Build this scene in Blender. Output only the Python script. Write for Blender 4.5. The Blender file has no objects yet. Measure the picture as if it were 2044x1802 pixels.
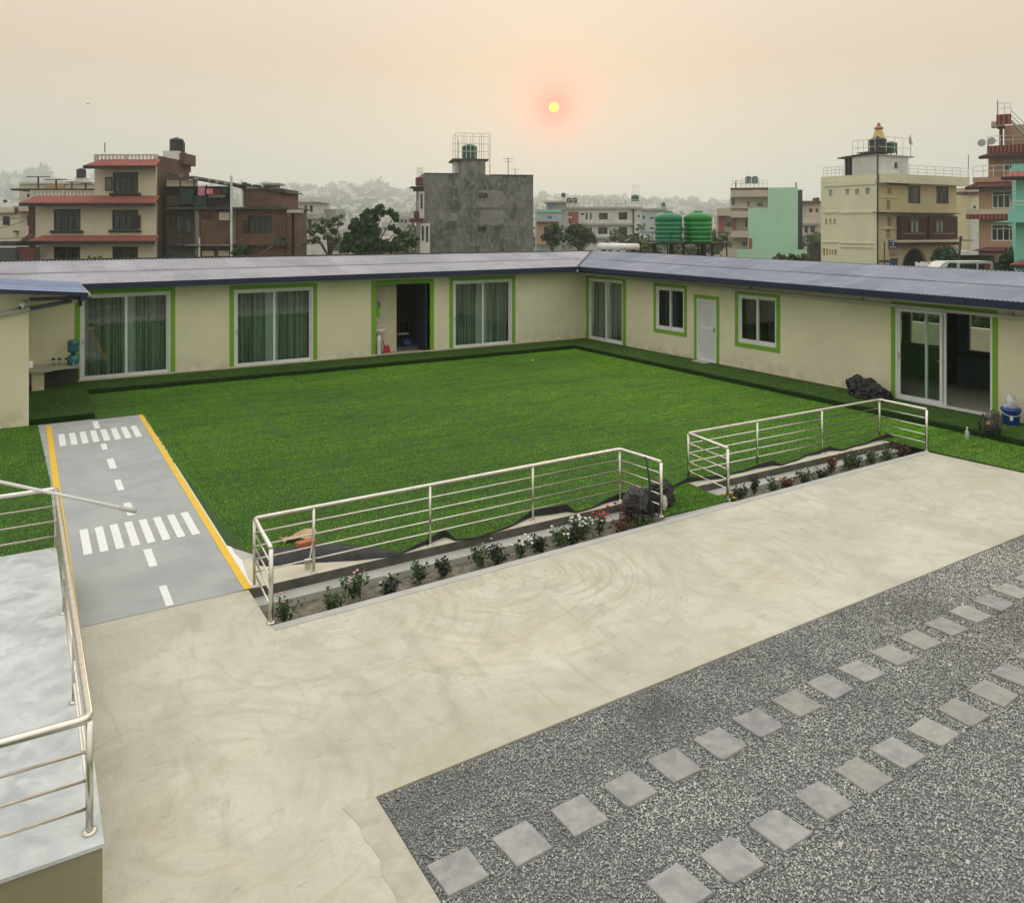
import bpy, bmesh, math, random
import numpy as np
from mathutils import Vector, Matrix, noise
R_=math.radians
# ------------------------------------------------------------------ camera, sky, sun, exposure
scn=bpy.context.scene
COL=scn.collection
H=4.35; YAW=R_(58.93); FPX=1606.0
FW=np.array([math.cos(YAW),math.sin(YAW),0.]); RT=np.array([math.sin(YAW),-math.cos(YAW),0.])
cam=bpy.data.cameras.new('camera'); co=bpy.data.objects.new('camera',cam); COL.objects.link(co)
co.location=(0,0,H); co.rotation_euler=(R_(90),0,YAW-R_(90))
cam.sensor_width=36; cam.lens=FPX/2044*36; cam.shift_y=-443/2044; cam.clip_start=.05; cam.clip_end=20000
scn.camera=co
SUN_EL=R_(8.6); sund=FW*FPX+RT*84; SUN_AZ=math.atan2(sund[1],sund[0])
SUND=Vector((math.cos(SUN_EL)*math.cos(SUN_AZ),math.cos(SUN_EL)*math.sin(SUN_AZ),math.sin(SUN_EL)))
w=bpy.data.worlds.new('World'); scn.world=w; w.use_nodes=True
nt=w.node_tree; nt.nodes.clear(); N=nt.nodes.new; L=nt.links.new
def wmath(op,a,b=None,c=None,clamp=False):
    n=N('ShaderNodeMath'); n.operation=op; n.use_clamp=clamp
    for i,v in enumerate((a,b,c)):
        if v is None: continue
        if isinstance(v,(int,float)): n.inputs[i].default_value=v
        else: L(v,n.inputs[i])
    return n.outputs[0]
tc=N('ShaderNodeTexCoord'); nrm=N('ShaderNodeVectorMath'); nrm.operation='NORMALIZE'; L(tc.outputs['Generated'],nrm.inputs[0])
sep=N('ShaderNodeSeparateXYZ'); L(nrm.outputs[0],sep.inputs[0])
el=wmath('MAXIMUM',sep.outputs['Z'],0.0)
ramp=N('ShaderNodeValToRGB'); L(el,ramp.inputs[0]); cr=ramp.color_ramp
cr.elements[0].position=0; cr.elements[0].color=(.80,.77,.66,1)
cr.elements[1].position=1; cr.elements[1].color=(1.62,1.62,1.56,1)
for p,c in ((.09,(.73,.68,.555)),(.20,(.77,.605,.44)),(.30,(.84,.70,.57)),(.55,(1.2,1.14,1.05))):
    e=cr.elements.new(p); e.color=(*c,1)
dot=N('ShaderNodeVectorMath'); dot.operation='DOT_PRODUCT'; L(nrm.outputs[0],dot.inputs[0]); dot.inputs[1].default_value=SUND
d1=wmath('MAXIMUM',dot.outputs['Value'],0.0)
g1=wmath('MULTIPLY',wmath('POWER',d1,60.),.055)       # broad aureole
g2=wmath('MULTIPLY',wmath('ADD',wmath('MULTIPLY',wmath('POWER',d1,5000.),.8),wmath('MULTIPLY',wmath('POWER',d1,900.),.42)),1.0)      # tight aureole
disc=wmath('GREATER_THAN',dot.outputs['Value'],math.cos(.0056))
def addc(base,fac,col):
    m=N('ShaderNodeMix'); m.data_type='RGBA'; m.blend_type='ADD'; m.clamp_result=False
    L(fac,m.inputs['Factor']); m.clamp_factor=False; L(base,m.inputs[6]); m.inputs[7].default_value=(*col,1); return m.outputs[2]
def mixc(base,fac,col):
    m=N('ShaderNodeMix'); m.data_type='RGBA'; L(fac,m.inputs['Factor']); L(base,m.inputs[6]); m.inputs[7].default_value=(*col,1); return m.outputs[2]
c=addc(ramp.outputs[0],g1,(1.1,.22,.10)); c=mixc(c,g2,(1.6,.34,.24))
sky=N('ShaderNodeTexSky'); sky.sky_type='NISHITA'; sky.sun_disc=False; sky.sun_elevation=SUN_EL; sky.sun_rotation=R_(90)-SUN_AZ
sky.dust_density=6; sky.air_density=1.5
sm=N('ShaderNodeMix'); sm.data_type='RGBA'; sm.blend_type='ADD'; sm.inputs['Factor'].default_value=.003; L(c,sm.inputs[6]); L(sky.outputs[0],sm.inputs[7]); sm.clamp_result=False
mx=N('ShaderNodeMix'); mx.data_type='RGBA'; L(disc,mx.inputs['Factor']); L(sm.outputs[2],mx.inputs[6]); mx.inputs[7].default_value=(3.,2.5,-.4,1); 
bg=N('ShaderNodeBackground'); L(mx.outputs[2],bg.inputs[0]); bg.inputs[1].default_value=1.0
wo=N('ShaderNodeOutputWorld'); L(bg.outputs[0],wo.inputs[0])
sl=bpy.data.lights.new('sun','SUN'); sl.energy=.55; sl.angle=R_(12); sl.color=(1,.72,.48)
so=bpy.data.objects.new('sun',sl); COL.objects.link(so); so.rotation_euler=(-SUND).to_track_quat('-Z','Y').to_euler(); so.location=(0,0,40)
scn.view_settings.view_transform='Standard'; scn.view_settings.look='None'; scn.view_settings.gamma=1; scn.view_settings.use_curve_mapping=False
scn.view_settings.exposure=0.0
scn.render.engine='CYCLES'; scn.cycles.use_denoising=True; scn.cycles.max_bounces=8; scn.cycles.transparent_max_bounces=16; scn.cycles.volume_bounces=1
scn.cycles.sample_clamp_indirect=6

# ------------------------------------------------------------------ helpers
def lin(r,g,b):
    f=lambda v:(v/255/12.92) if v/255<=.04045 else ((v/255+.055)/1.055)**2.4
    return (f(r),f(g),f(b))
MATS={}
def mat(name,c1,c2=None,scale=3.,rough=.8,bump=0.,bscale=40.,metal=0.,stretch=(1,1,1),detail=4.,c3=None,s3=20.,spec=None,lo=.35,hi=.65,f3=.5,rot=0.,dist=0.0):
    """procedural material: c1/c2 mixed by a low noise, c3 mixed on top by a finer one, noise bump"""
    m=bpy.data.materials.new(name); m.use_nodes=True; t=m.node_tree; b=t.nodes['Principled BSDF']
    g=t.nodes.new('ShaderNodeNewGeometry'); mp=t.nodes.new('ShaderNodeMapping'); mp.inputs['Scale'].default_value=stretch; mp.inputs['Rotation'].default_value=(0,0,rot)
    t.links.new(g.outputs['Position'],mp.inputs[0])
    def noi(sc,det=detail):
        n=t.nodes.new('ShaderNodeTexNoise'); n.inputs['Scale'].default_value=sc; n.inputs['Detail'].default_value=det; n.inputs['Distortion'].default_value=dist
        t.links.new(mp.outputs[0],n.inputs['Vector']); return n.outputs['Fac']
    def mr(f,a,bb):
        n=t.nodes.new('ShaderNodeMapRange'); n.inputs[1].default_value=a; n.inputs[2].default_value=bb; t.links.new(f,n.inputs[0]); return n.outputs[0]
    def mix(f,a,bb):
        n=t.nodes.new('ShaderNodeMix'); n.data_type='RGBA'
        t.links.new(f,n.inputs[0]) if not isinstance(f,float) else setattr(n.inputs[0],'default_value',f)
        for i,v in ((6,a),(7,bb)):
            if isinstance(v,tuple): n.inputs[i].default_value=(*v,1)
            else: t.links.new(v,n.inputs[i])
        return n.outputs[2]
    if c2 is None: c2=tuple(v*.86 for v in c1)
    col=mix(mr(noi(scale),lo,hi),c1,c2)
    if c3 is not None:
        mm=t.nodes.new('ShaderNodeMath'); mm.operation='MULTIPLY'; t.links.new(mr(noi(s3,3),.45,.7),mm.inputs[0]); mm.inputs[1].default_value=f3
        col=mix(mm.outputs[0],col,c3)
    t.links.new(col,b.inputs['Base Color']); b.inputs['Roughness'].default_value=rough; b.inputs['Metallic'].default_value=metal
    if spec is not None: b.inputs['Specular IOR Level'].default_value=spec
    if bump:
        bn=t.nodes.new('ShaderNodeBump'); bn.inputs['Strength'].default_value=bump; bn.inputs['Distance'].default_value=.02
        t.links.new(noi(bscale,4),bn.inputs['Height']); t.links.new(bn.outputs[0],b.inputs['Normal'])
    m['_']=1; MATS[name]=m; return m
class MB:
    def __init__(s): s.v=[]; s.f=[]
    def add(s,vs,fs):
        n=len(s.v); s.v+= [tuple(map(float,q)) for q in vs]; s.f+=[tuple(n+i for i in f) for f in fs]; return s
    def box(s,x0,x1,y0,y1,z0,z1,fr=None):
        if x0>x1: x0,x1=x1,x0
        if y0>y1: y0,y1=y1,y0
        if z0>z1: z0,z1=z1,z0
        vs=[(x,y,z) for z in (z0,z1) for x,y in ((x0,y0),(x1,y0),(x1,y1),(x0,y1))]
        if fr: vs=[fr.w(*q) for q in vs]
        return s.add(vs,[(3,2,1,0),(4,5,6,7),(0,1,5,4),(1,2,6,5),(2,3,7,6),(3,0,4,7)])
    def prism(s,pts,z0,z1,fr=None):          # pts ccw in xy
        n=len(pts); vs=[(x,y,z) for z in (z0,z1) for x,y in pts]
        if fr: vs=[fr.w(*q) for q in vs]
        return s.add(vs,[tuple(range(n-1,-1,-1)),tuple(range(n,2*n))]+[(i,(i+1)%n,n+(i+1)%n,n+i) for i in range(n)])
    def hull(s,top,bot):                      # two matching loops
        n=len(top); return s.add(list(bot)+list(top),[tuple(range(n-1,-1,-1)),tuple(range(n,2*n))]+[(i,(i+1)%n,n+(i+1)%n,n+i) for i in range(n)])
    def tube(s,pts,r,n=8,r2=None,cap=True):
        pts=[Vector(p) for p in pts]; m=len(pts); rings=[]
        prev=None
        for i,p in enumerate(pts):
            d=(pts[min(i+1,m-1)]-pts[max(i-1,0)]).normalized()
            a=Vector((0,0,1)) if abs(d.z)<.9 else Vector((1,0,0))
            if prev is not None: a=prev
            x=d.cross(a); x.normalize(); y=x.cross(d); prev=y
            # mitre
            k=1.
            if 0<i<m-1:
                c=(pts[i]-pts[i-1]).normalized().dot(d); k=1/max(c,.5)
            rr=r if r2 is None else r+(r2-r)*i/(m-1)
            rings.append([p+(x*math.cos(2*math.pi*j/n)+y*math.sin(2*math.pi*j/n))*rr*(k if False else 1) for j in range(n)])
        vs=[q for rg in rings for q in rg]; fs=[]
        for i in range(m-1):
            for j in range(n): fs.append((i*n+j,i*n+(j+1)%n,(i+1)*n+(j+1)%n,(i+1)*n+j))
        if cap: fs+= [tuple(range(n-1,-1,-1)),tuple((m-1)*n+j for j in range(n))]
        return s.add(vs,fs)
    def lathe(s,prof,c=(0,0,0),n=20):
        vs=[];fs=[];m=len(prof)
        for r,z in prof:
            for j in range(n): a=2*math.pi*j/n; vs.append((c[0]+r*math.cos(a),c[1]+r*math.sin(a),c[2]+z))
        for i in range(m-1):
            for j in range(n): fs.append((i*n+j,i*n+(j+1)%n,(i+1)*n+(j+1)%n,(i+1)*n+j))
        fs+= [tuple(range(n-1,-1,-1)),tuple((m-1)*n+j for j in range(n))]
        return s.add(vs,fs)
    def build(s,name,m,parent=None,smooth=False,local=False,**kw):
        me=bpy.data.meshes.new(name); me.from_pydata(s.v,[],s.f); me.update()
        return link(name,me,m,parent,smooth,local,**kw)
def link(name,me,m,parent=None,smooth=False,local=False,**kw):
    if m is not None: me.materials.append(m)
    if smooth: me.polygons.foreach_set('use_smooth',[True]*len(me.polygons))
    o=bpy.data.objects.new(name,me); COL.objects.link(o)
    if parent is not None:
        o.parent=parent
        if not local:
            p=parent; t=Vector((0,0,0))
            while p is not None: t+=p.location; p=p.parent
            o.location=-t
    for k,v in kw.items(): o[k]=v
    return o
def thing(name,label,cat,loc=(0,0,0),group=None,rz=0):
    o=bpy.data.objects.new(name,None); COL.objects.link(o); o.location=loc; o.rotation_euler=(0,0,rz); o.empty_display_size=.2
    o['label']=label; o['category']=cat
    if group: o['group']=group
    return o
def tag(o,label,cat,group=None):
    o['label']=label; o['category']=cat
    if group: o['group']=group
    return o
def copytree(src,loc,label,rz=None,scale=None):
    r=src.copy(); COL.objects.link(r); r.location=loc; r['label']=label
    if rz is not None: r.rotation_euler=(0,0,rz)
    if scale is not None: r.scale=(scale,)*3
    for ch in src.children:
        c_=ch.copy(); COL.objects.link(c_); c_.parent=r
        for g_ in ch.children:
            d_=g_.copy(); COL.objects.link(d_); d_.parent=c_
    return r
def nmesh(name,V,Fq,k=3,colors=None):
    """fast mesh from numpy: V (n,3), Fq (m,k)"""
    me=bpy.data.meshes.new(name); n=len(V); m=len(Fq)
    me.vertices.add(n); me.vertices.foreach_set('co',np.asarray(V,dtype=np.float32).ravel())
    me.loops.add(m*k); me.loops.foreach_set('vertex_index',np.asarray(Fq,dtype=np.int32).ravel())
    me.polygons.add(m); me.polygons.foreach_set('loop_start',np.arange(0,m*k,k,dtype=np.int32))
    if colors is not None:
        a=me.color_attributes.new('tone','FLOAT_COLOR','POINT'); cc=np.ones((n,4),dtype=np.float32); cc[:,:3]=colors; a.data.foreach_set('color',cc.ravel())
    me.update(calc_edges=True); return me
def attrmat(name,rough=.85,spec=.3,mul=None):
    m=bpy.data.materials.new(name); m.use_nodes=True; t=m.node_tree; b=t.nodes['Principled BSDF']
    a=t.nodes.new('ShaderNodeVertexColor'); a.layer_name='tone'; t.links.new(a.outputs[0],b.inputs['Base Color']); b.inputs['Roughness'].default_value=rough; b.inputs['Specular IOR Level'].default_value=spec
    return m
class Fr:
    """upright frame: u along a facade, v away from the courtyard viewer, z up"""
    def __init__(s,o,u): s.o=np.array([o[0],o[1],0.]); s.u=np.array([u[0],u[1],0.])/math.hypot(u[0],u[1]); s.n=np.array([-s.u[1],s.u[0],0.])
    @classmethod
    def px(c_,xa,Da,xb,Db):
        A=FW*Da+RT*((xa-1022)/FPX*Da); B=FW*Db+RT*((xb-1022)/FPX*Db); f=c_(A,B-A); f.len=float(np.linalg.norm(B-A)); return f
    def w(s,u,v,z): q=s.o+s.u*u+s.n*v; return (q[0],q[1],z)
    def hit(s,x,y,v=0.):
        d=FW*FPX+RT*(x-1022); o=s.o+s.n*v; t=(o@s.n)/(d@s.n); p=d*t; return float((p-o)@s.u),H-(y-458)*t
    def U(s,x,v=0.): return s.hit(x,458,v)[0]
    def Z(s,x,y,v=0.): return s.hit(x,y,v)[1]
def wallmesh(mb,fr,u0,u1,z0,z1,v0,v1,ops):
    us=sorted({u0,u1}|{min(max(q,u0),u1) for o in ops for q in o[:2]})
    for a,b in zip(us[:-1],us[1:]):
        if b-a<1e-4: continue
        m=(a+b)/2; cuts=sorted((o[2],o[3]) for o in ops if o[0]<m<o[1]); z=z0
        for c0,c1 in cuts:
            if c0>z+1e-4: mb.box(a,b,v0,v1,z,c0,fr)
            z=max(z,c1)
        if z<z1-1e-4: mb.box(a,b,v0,v1,z,z1,fr)
    return mb
# ------------------------------------------------------------------ materials
cream=mat('cream_wall_paint',(.735,.715,.52),(.68,.66,.475),scale=.8,rough=.85,bump=.25,bscale=55,c3=(.60,.575,.42),s3=2.2,f3=.35)
def splash(m):
    t=m.node_tree; b=t.nodes['Principled BSDF']; src=b.inputs['Base Color'].links[0].from_socket; g=t.nodes.new('ShaderNodeNewGeometry'); sp=t.nodes.new('ShaderNodeSeparateXYZ'); t.links.new(g.outputs['Position'],sp.inputs[0])
    r1=t.nodes.new('ShaderNodeMapRange'); r1.inputs[1].default_value=.62; r1.inputs[2].default_value=.12; t.links.new(sp.outputs[2],r1.inputs[0])
    n=t.nodes.new('ShaderNodeTexNoise'); n.inputs['Scale'].default_value=3.5; n.inputs['Detail'].default_value=9; t.links.new(g.outputs['Position'],n.inputs['Vector']); r2=t.nodes.new('ShaderNodeMapRange'); r2.inputs[1].default_value=.42; r2.inputs[2].default_value=.66; r2.inputs[4].default_value=.55; t.links.new(n.outputs['Fac'],r2.inputs[0])
    mm=t.nodes.new('ShaderNodeMath'); mm.operation='MULTIPLY'; t.links.new(r1.outputs[0],mm.inputs[0]); t.links.new(r2.outputs[0],mm.inputs[1]); mx_=t.nodes.new('ShaderNodeMix'); mx_.data_type='RGBA'; t.links.new(mm.outputs[0],mx_.inputs[0]); t.links.new(src,mx_.inputs[6]); mx_.inputs[7].default_value=(.40,.36,.25,1); t.links.new(mx_.outputs[2],b.inputs['Base Color'])
splash(cream)
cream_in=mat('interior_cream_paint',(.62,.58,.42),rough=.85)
lime=mat('lime_green_trim',(.18,.39,.018),(.155,.35,.018),scale=2,rough=.6)
upvc=mat('white_frame_plastic',(.70,.73,.72),(.66,.69,.68),scale=3,rough=.35)
upvc_door=mat('white_door_panel',(.62,.66,.66),rough=.4)
navy=mat('navy_fascia_metal',(.006,.014,.045),(.008,.018,.055),scale=2,rough=.45)
darkm=mat('black_painted_steel',(.012,.012,.013),rough=.5)
dark_in=mat('dark_room_gap_tone',(.07,.078,.075),rough=.9)
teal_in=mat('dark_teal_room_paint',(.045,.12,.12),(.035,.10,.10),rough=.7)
floor_in=mat('room_floor_vinyl',(.40,.36,.30),(.34,.31,.26),scale=12,rough=.55)
steel=mat('brushed_stainless_steel',(.72,.70,.64),(.64,.61,.54),scale=9,rough=.27,metal=1.)
pvc=mat('grey_white_drain_pipe',(.55,.55,.50),(.48,.48,.44),scale=3,rough=.5)
pvc_d=mat('grey_drain_pipe',(.10,.12,.14),rough=.5)
white=mat('white_enamel',(.78,.78,.76),rough=.35)
black_p=mat('black_plastic_sheet',(.008,.009,.011),(.014,.014,.017),scale=6,rough=.42,bump=.5,bscale=14)
turf_back=mat('black_turf_backing',(.013,.014,.016),(.03,.032,.035),scale=7,rough=.75,bump=.3,bscale=60)
yellow=mat('yellow_road_paint',(.80,.50,.02),(.72,.44,.02),scale=7,rough=.7,c3=(.50,.42,.25),s3=60,f3=.25)
whitep=mat('white_road_paint',(.80,.80,.78),(.73,.74,.73),scale=9,rough=.7,c3=(.60,.61,.61),s3=50,f3=.3)
roadm=mat('grey_painted_path',(.385,.40,.395),(.32,.335,.335),scale=1.3,rough=.85,bump=.2,bscale=90,c3=(.30,.30,.28),s3=5,f3=.25,detail=9,dist=1.)
soil=mat('dry_garden_soil',(.23,.20,.15),(.08,.075,.055),scale=9,rough=.95,bump=1.,bscale=35,c3=(.36,.33,.25),s3=40,f3=.5)
curbm=mat('grey_cement_edge',(.46,.455,.41),(.40,.40,.37),scale=3,rough=.85,bump=.2,bscale=70)
facem=mat('dark_cement_face',(.115,.11,.095),(.07,.068,.06),scale=4,rough=.9,bump=.3,bscale=40)
slabw=mat('whitewashed_terrace_cement',(.58,.605,.61),(.41,.435,.445),scale=1.8,rough=.85,bump=.35,bscale=45,c3=(.68,.70,.70),s3=4,f3=.65,dist=1.1,detail=10)
olive=mat('shaded_cream_paint',(.285,.27,.17),(.265,.25,.16),scale=2,rough=.85,bump=.2,bscale=90)  # cream paint with its shade mixed into the colour
stonem=mat('grey_paving_stone',(.305,.308,.305),(.245,.248,.246),scale=5,rough=.8,bump=.4,bscale=45,c3=(.40,.395,.375),s3=11,f3=.6,lo=.42,hi=.58)
stoneb=mat('buff_grey_paving_stone',(.36,.355,.32),(.29,.288,.27),scale=6,rough=.8,bump=.4,bscale=45,c3=(.24,.24,.23),s3=18,f3=.5)
def glass(name,tint=(.75,.85,.80),ior=1.5,extra=.04):
    m=bpy.data.materials.new(name); m.use_nodes=True; t=m.node_tree; t.nodes.clear()
    o=t.nodes.new('ShaderNodeOutputMaterial'); mxs=t.nodes.new('ShaderNodeMixShader'); tr=t.nodes.new('ShaderNodeBsdfTransparent'); tr.inputs[0].default_value=(*tint,1)
    gl=t.nodes.new('ShaderNodeBsdfGlossy'); gl.inputs['Roughness'].default_value=.02; g=t.nodes.new('ShaderNodeNewGeometry'); dt=t.nodes.new('ShaderNodeVectorMath'); dt.operation='DOT_PRODUCT'; t.links.new(g.outputs['Normal'],dt.inputs[0]); t.links.new(g.outputs['Incoming'],dt.inputs[1])
    def mth(op,a,b=0.):
        n=t.nodes.new('ShaderNodeMath'); n.operation=op
        for i,v in enumerate((a,b)):
            if isinstance(v,(int,float)): n.inputs[i].default_value=v
            else: t.links.new(v,n.inputs[i])
        return n
    ad=mth('ADD',mth('MULTIPLY',mth('POWER',mth('SUBTRACT',1.,mth('ABSOLUTE',dt.outputs['Value']).outputs[0]).outputs[0],5.).outputs[0],.95).outputs[0],.03+extra)
    t.links.new(ad.outputs[0],mxs.inputs[0]); t.links.new(tr.outputs[0],mxs.inputs[1]); t.links.new(gl.outputs[0],mxs.inputs[2]); t.links.new(mxs.outputs[0],o.inputs[0]); return m
glassm=glass('window_glass',(.88,.94,.91),1.45,.02)
bglass=glass('far_window_glass',(.6,.64,.64),1.5,.01)
# corrugated sheet: painted blue steel
def roofmat(name,a,b,c):
    return mat(name,a,b,scale=.7,rough=.5,spec=.6,c3=c,s3=2.5,f3=.4,bump=.08,bscale=25)
roofL=roofmat('weathered_lilac_roof_sheet',(.31,.305,.34),(.235,.232,.275),(.40,.39,.42))
roofR=roofmat('pale_blue_roof_sheet',(.195,.215,.28),(.145,.16,.23),(.29,.305,.365))
roofS=roofmat('blue_roof_sheet',(.17,.215,.35),(.13,.17,.30),(.25,.29,.42))
# concrete apron with swept trowel arcs
def apronmat():
    m=mat('troweled_cement_apron',(.61,.585,.485),(.48,.468,.39),scale=.5,rough=.85,bump=.35,bscale=30,c3=(.38,.37,.29),s3=2.2,f3=.45,dist=1.,detail=12,lo=.3,hi=.7)
    t=m.node_tree; b=t.nodes['Principled BSDF']; src=b.inputs['Base Color'].links[0].from_socket
    g=t.nodes.new('ShaderNodeNewGeometry')
    def arcs(cx,cy,rmax,prev,col,amt,freq,sx=1.,sy=1.):
        mp=t.nodes.new('ShaderNodeMapping'); mp.inputs['Location'].default_value=(-cx*sx,-cy*sy,0); mp.inputs['Scale'].default_value=(sx,sy,1); t.links.new(g.outputs['Position'],mp.inputs[0])
        ln=t.nodes.new('ShaderNodeVectorMath'); ln.operation='LENGTH'; t.links.new(mp.outputs[0],ln.inputs[0])
        # radius-banded noise = sweeping strokes
        sp=t.nodes.new('ShaderNodeSeparateXYZ'); t.links.new(mp.outputs[0],sp.inputs[0])
        at=t.nodes.new('ShaderNodeMath'); at.operation='ARCTAN2'; t.links.new(sp.outputs[1],at.inputs[0]); t.links.new(sp.outputs[0],at.inputs[1])
        cb=t.nodes.new('ShaderNodeCombineXYZ'); mm=t.nodes.new('ShaderNodeMath'); mm.operation='MULTIPLY'; mm.inputs[1].default_value=freq; t.links.new(ln.outputs['Value'],mm.inputs[0])
        t.links.new(mm.outputs[0],cb.inputs[0]); t.links.new(at.outputs[0],cb.inputs[1]); cb.inputs[2].default_value=cx
        n=t.nodes.new('ShaderNodeTexNoise'); n.inputs['Scale'].default_value=1.; n.inputs['Detail'].default_value=5; n.inputs['Distortion'].default_value=.4; t.links.new(cb.outputs[0],n.inputs['Vector'])
        r1=t.nodes.new('ShaderNodeMapRange'); r1.inputs[1].default_value=.53; r1.inputs[2].default_value=.63; t.links.new(n.outputs['Fac'],r1.inputs[0])
        r2=t.nodes.new('ShaderNodeMapRange'); r2.inputs[1].default_value=rmax; r2.inputs[2].default_value=rmax*.6; t.links.new(ln.outputs['Value'],r2.inputs[0])
        r3=t.nodes.new('ShaderNodeMath'); r3.operation='MULTIPLY'; t.links.new(r1.outputs[0],r3.inputs[0]); t.links.new(r2.outputs[0],r3.inputs[1])
        nb=t.nodes.new('ShaderNodeTexNoise'); nb.inputs['Scale'].default_value=.9; nb.inputs['Detail'].default_value=3; t.links.new(mp.outputs[0],nb.inputs['Vector'])
        rb=t.nodes.new('ShaderNodeMapRange'); rb.inputs[1].default_value=.36; rb.inputs[2].default_value=.50; rb.inputs[4].default_value=amt*1.25; t.links.new(nb.outputs['Fac'],rb.inputs[0])
        r4=t.nodes.new('ShaderNodeMath'); r4.operation='MULTIPLY'; t.links.new(rb.outputs[0],r4.inputs[1]); t.links.new(r3.outputs[0],r4.inputs[0])
        mxn=t.nodes.new('ShaderNodeMix'); mxn.data_type='RGBA'; t.links.new(r4.outputs[0],mxn.inputs[0]); t.links.new(prev,mxn.inputs[6]); mxn.inputs[7].default_value=(*col,1); return mxn.outputs[2]
    def blot(prev):
        for sc,stx,lo,hi,col,amt in ((9.,(1,.18,1),.58,.72,(.30,.285,.22),.32),(1.1,(.7,1,1),.50,.70,(.46,.405,.27),.5),(.7,(1,1,1),.50,.66,(.35,.35,.275),.4),(34.,(.35,1,1),.58,.70,(.27,.255,.20),.5),(3.2,(.5,1,1),.56,.70,(.36,.355,.29),.45),(16.,(1,.25,1),.60,.70,(.70,.67,.55),.22),(6.,(1,.3,1),.55,.68,(.33,.32,.25),.38),(60.,(1,.4,1),.62,.72,(.34,.32,.25),.35)):
            mp=t.nodes.new('ShaderNodeMapping'); mp.inputs['Scale'].default_value=stx; mp.inputs['Rotation'].default_value=(0,0,.5*sc); t.links.new(g.outputs['Position'],mp.inputs[0])
            n=t.nodes.new('ShaderNodeTexNoise'); n.inputs['Scale'].default_value=sc*.6; n.inputs['Detail'].default_value=9; n.inputs['Roughness'].default_value=.65; n.inputs['Distortion'].default_value=1.; t.links.new(mp.outputs[0],n.inputs['Vector'])
            r1=t.nodes.new('ShaderNodeMapRange'); r1.inputs[1].default_value=lo; r1.inputs[2].default_value=hi; r1.inputs[4].default_value=amt; t.links.new(n.outputs['Fac'],r1.inputs[0])
            mxn=t.nodes.new('ShaderNodeMix'); mxn.data_type='RGBA'; t.links.new(r1.outputs[0],mxn.inputs[0]); t.links.new(prev,mxn.inputs[6]); mxn.inputs[7].default_value=(*col,1); prev=mxn.outputs[2]
        return prev
    c_=src
    c_=blot(c_)
    for q in ((5.6,8.6,2.0,.50,18.),(4.9,8.7,2.9,.42,12.),(3.0,8.8,2.6,.28,12.),(8.0,7.7,2.0,.30,12.),(11.5,8.6,2.4,.28,10.),(1.2,6.4,2.4,.25,10.),(3.6,5.2,2.3,.30,13.),(13.6,6.2,2.2,.22,9.)):
        c_=arcs(q[0],q[1],q[2],c_,(.40,.375,.27),q[3],q[4])
    # one curved barrow track
    mp=t.nodes.new('ShaderNodeMapping'); mp.inputs['Location'].default_value=(4,-8.3,0); mp.inputs['Scale'].default_value=(1,1,0); t.links.new(g.outputs['Position'],mp.inputs[0])
    nz=t.nodes.new('ShaderNodeTexNoise'); nz.inputs['Scale'].default_value=3.5; nz.inputs['Detail'].default_value=6; t.links.new(g.outputs['Position'],nz.inputs['Vector'])
    ln=t.nodes.new('ShaderNodeVectorMath'); ln.operation='LENGTH'; t.links.new(mp.outputs[0],ln.inputs[0])
    def mt(op,a,b_=0.,cl=False):
        n=t.nodes.new('ShaderNodeMath'); n.operation=op; n.use_clamp=cl
        for i,v in enumerate((a,b_)):
            if isinstance(v,(int,float)): n.inputs[i].default_value=v
            else: t.links.new(v,n.inputs[i])
        return n.outputs[0]
    dd=mt('ABSOLUTE',mt('SUBTRACT',ln.outputs['Value'],mt('ADD',7.47,mt('MULTIPLY',nz.outputs['Fac'],.12)))); w1=mt('SUBTRACT',1.,mt('DIVIDE',dd,.13),True)
    sp=t.nodes.new('ShaderNodeSeparateXYZ'); t.links.new(g.outputs['Position'],sp.inputs[0]); w2=mt('MULTIPLY',mt('MULTIPLY',mt('SUBTRACT',sp.outputs[1],5.95),2.,True),mt('MULTIPLY',mt('SUBTRACT',8.9,sp.outputs[1]),1.2,True))
    w3=mt('MULTIPLY',mt('MULTIPLY',w1,w2),mt('MULTIPLY',mt('SUBTRACT',nz.outputs['Fac'],.25),1.5,True)); mxn=t.nodes.new('ShaderNodeMix'); mxn.data_type='RGBA'; t.links.new(w3,mxn.inputs[0]); t.links.new(c_,mxn.inputs[6]); mxn.inputs[7].default_value=(.34,.30,.225,1); c_=mxn.outputs[2]
    t.links.new(c_,b.inputs['Base Color']); return m
apronm=apronmat()
turfm=mat('turf_base',(.030,.075,.010),(.022,.055,.008),scale=.6,rough=.9,bump=.8,bscale=60,c3=(.05,.12,.015),s3=30)

def turfmat():
    m=bpy.data.materials.new('turf_fibre'); m.use_nodes=True; t=m.node_tree; b=t.nodes['Principled BSDF']
    a=t.nodes.new('ShaderNodeVertexColor'); a.layer_name='tone'; t.links.new(a.outputs[0],b.inputs['Base Color']); b.inputs['Roughness'].default_value=.55; b.inputs['Specular IOR Level'].default_value=.35
    return m
fibrem=turfmat()
# ------------------------------------------------------------------ ground and paving
GY=lambda x,y0: y0+.024*(x-2.3)
APE=lambda x: 8.93+.033*(x-2.3)          # apron edge at flower bed
BKE=lambda x: 9.98+.010*(x-2.3)          # outer edge of post strip
def struct(mb,name,m,**k):
    o=mb.build(name,m,**k); o['kind']='structure'; return o
gm=mat('dusty_town_ground',(.16,.15,.11),(.10,.11,.06),scale=.03,rough=.95,c3=(.06,.09,.04),s3=.3,f3=.6)
g=MB(); g.add([(-3000,-3000,-.62),(3000,-3000,-.62),(3000,3000,-.62),(-3000,3000,-.62)],[(0,1,2,3)]); struct(g,'ground',gm)
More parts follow.
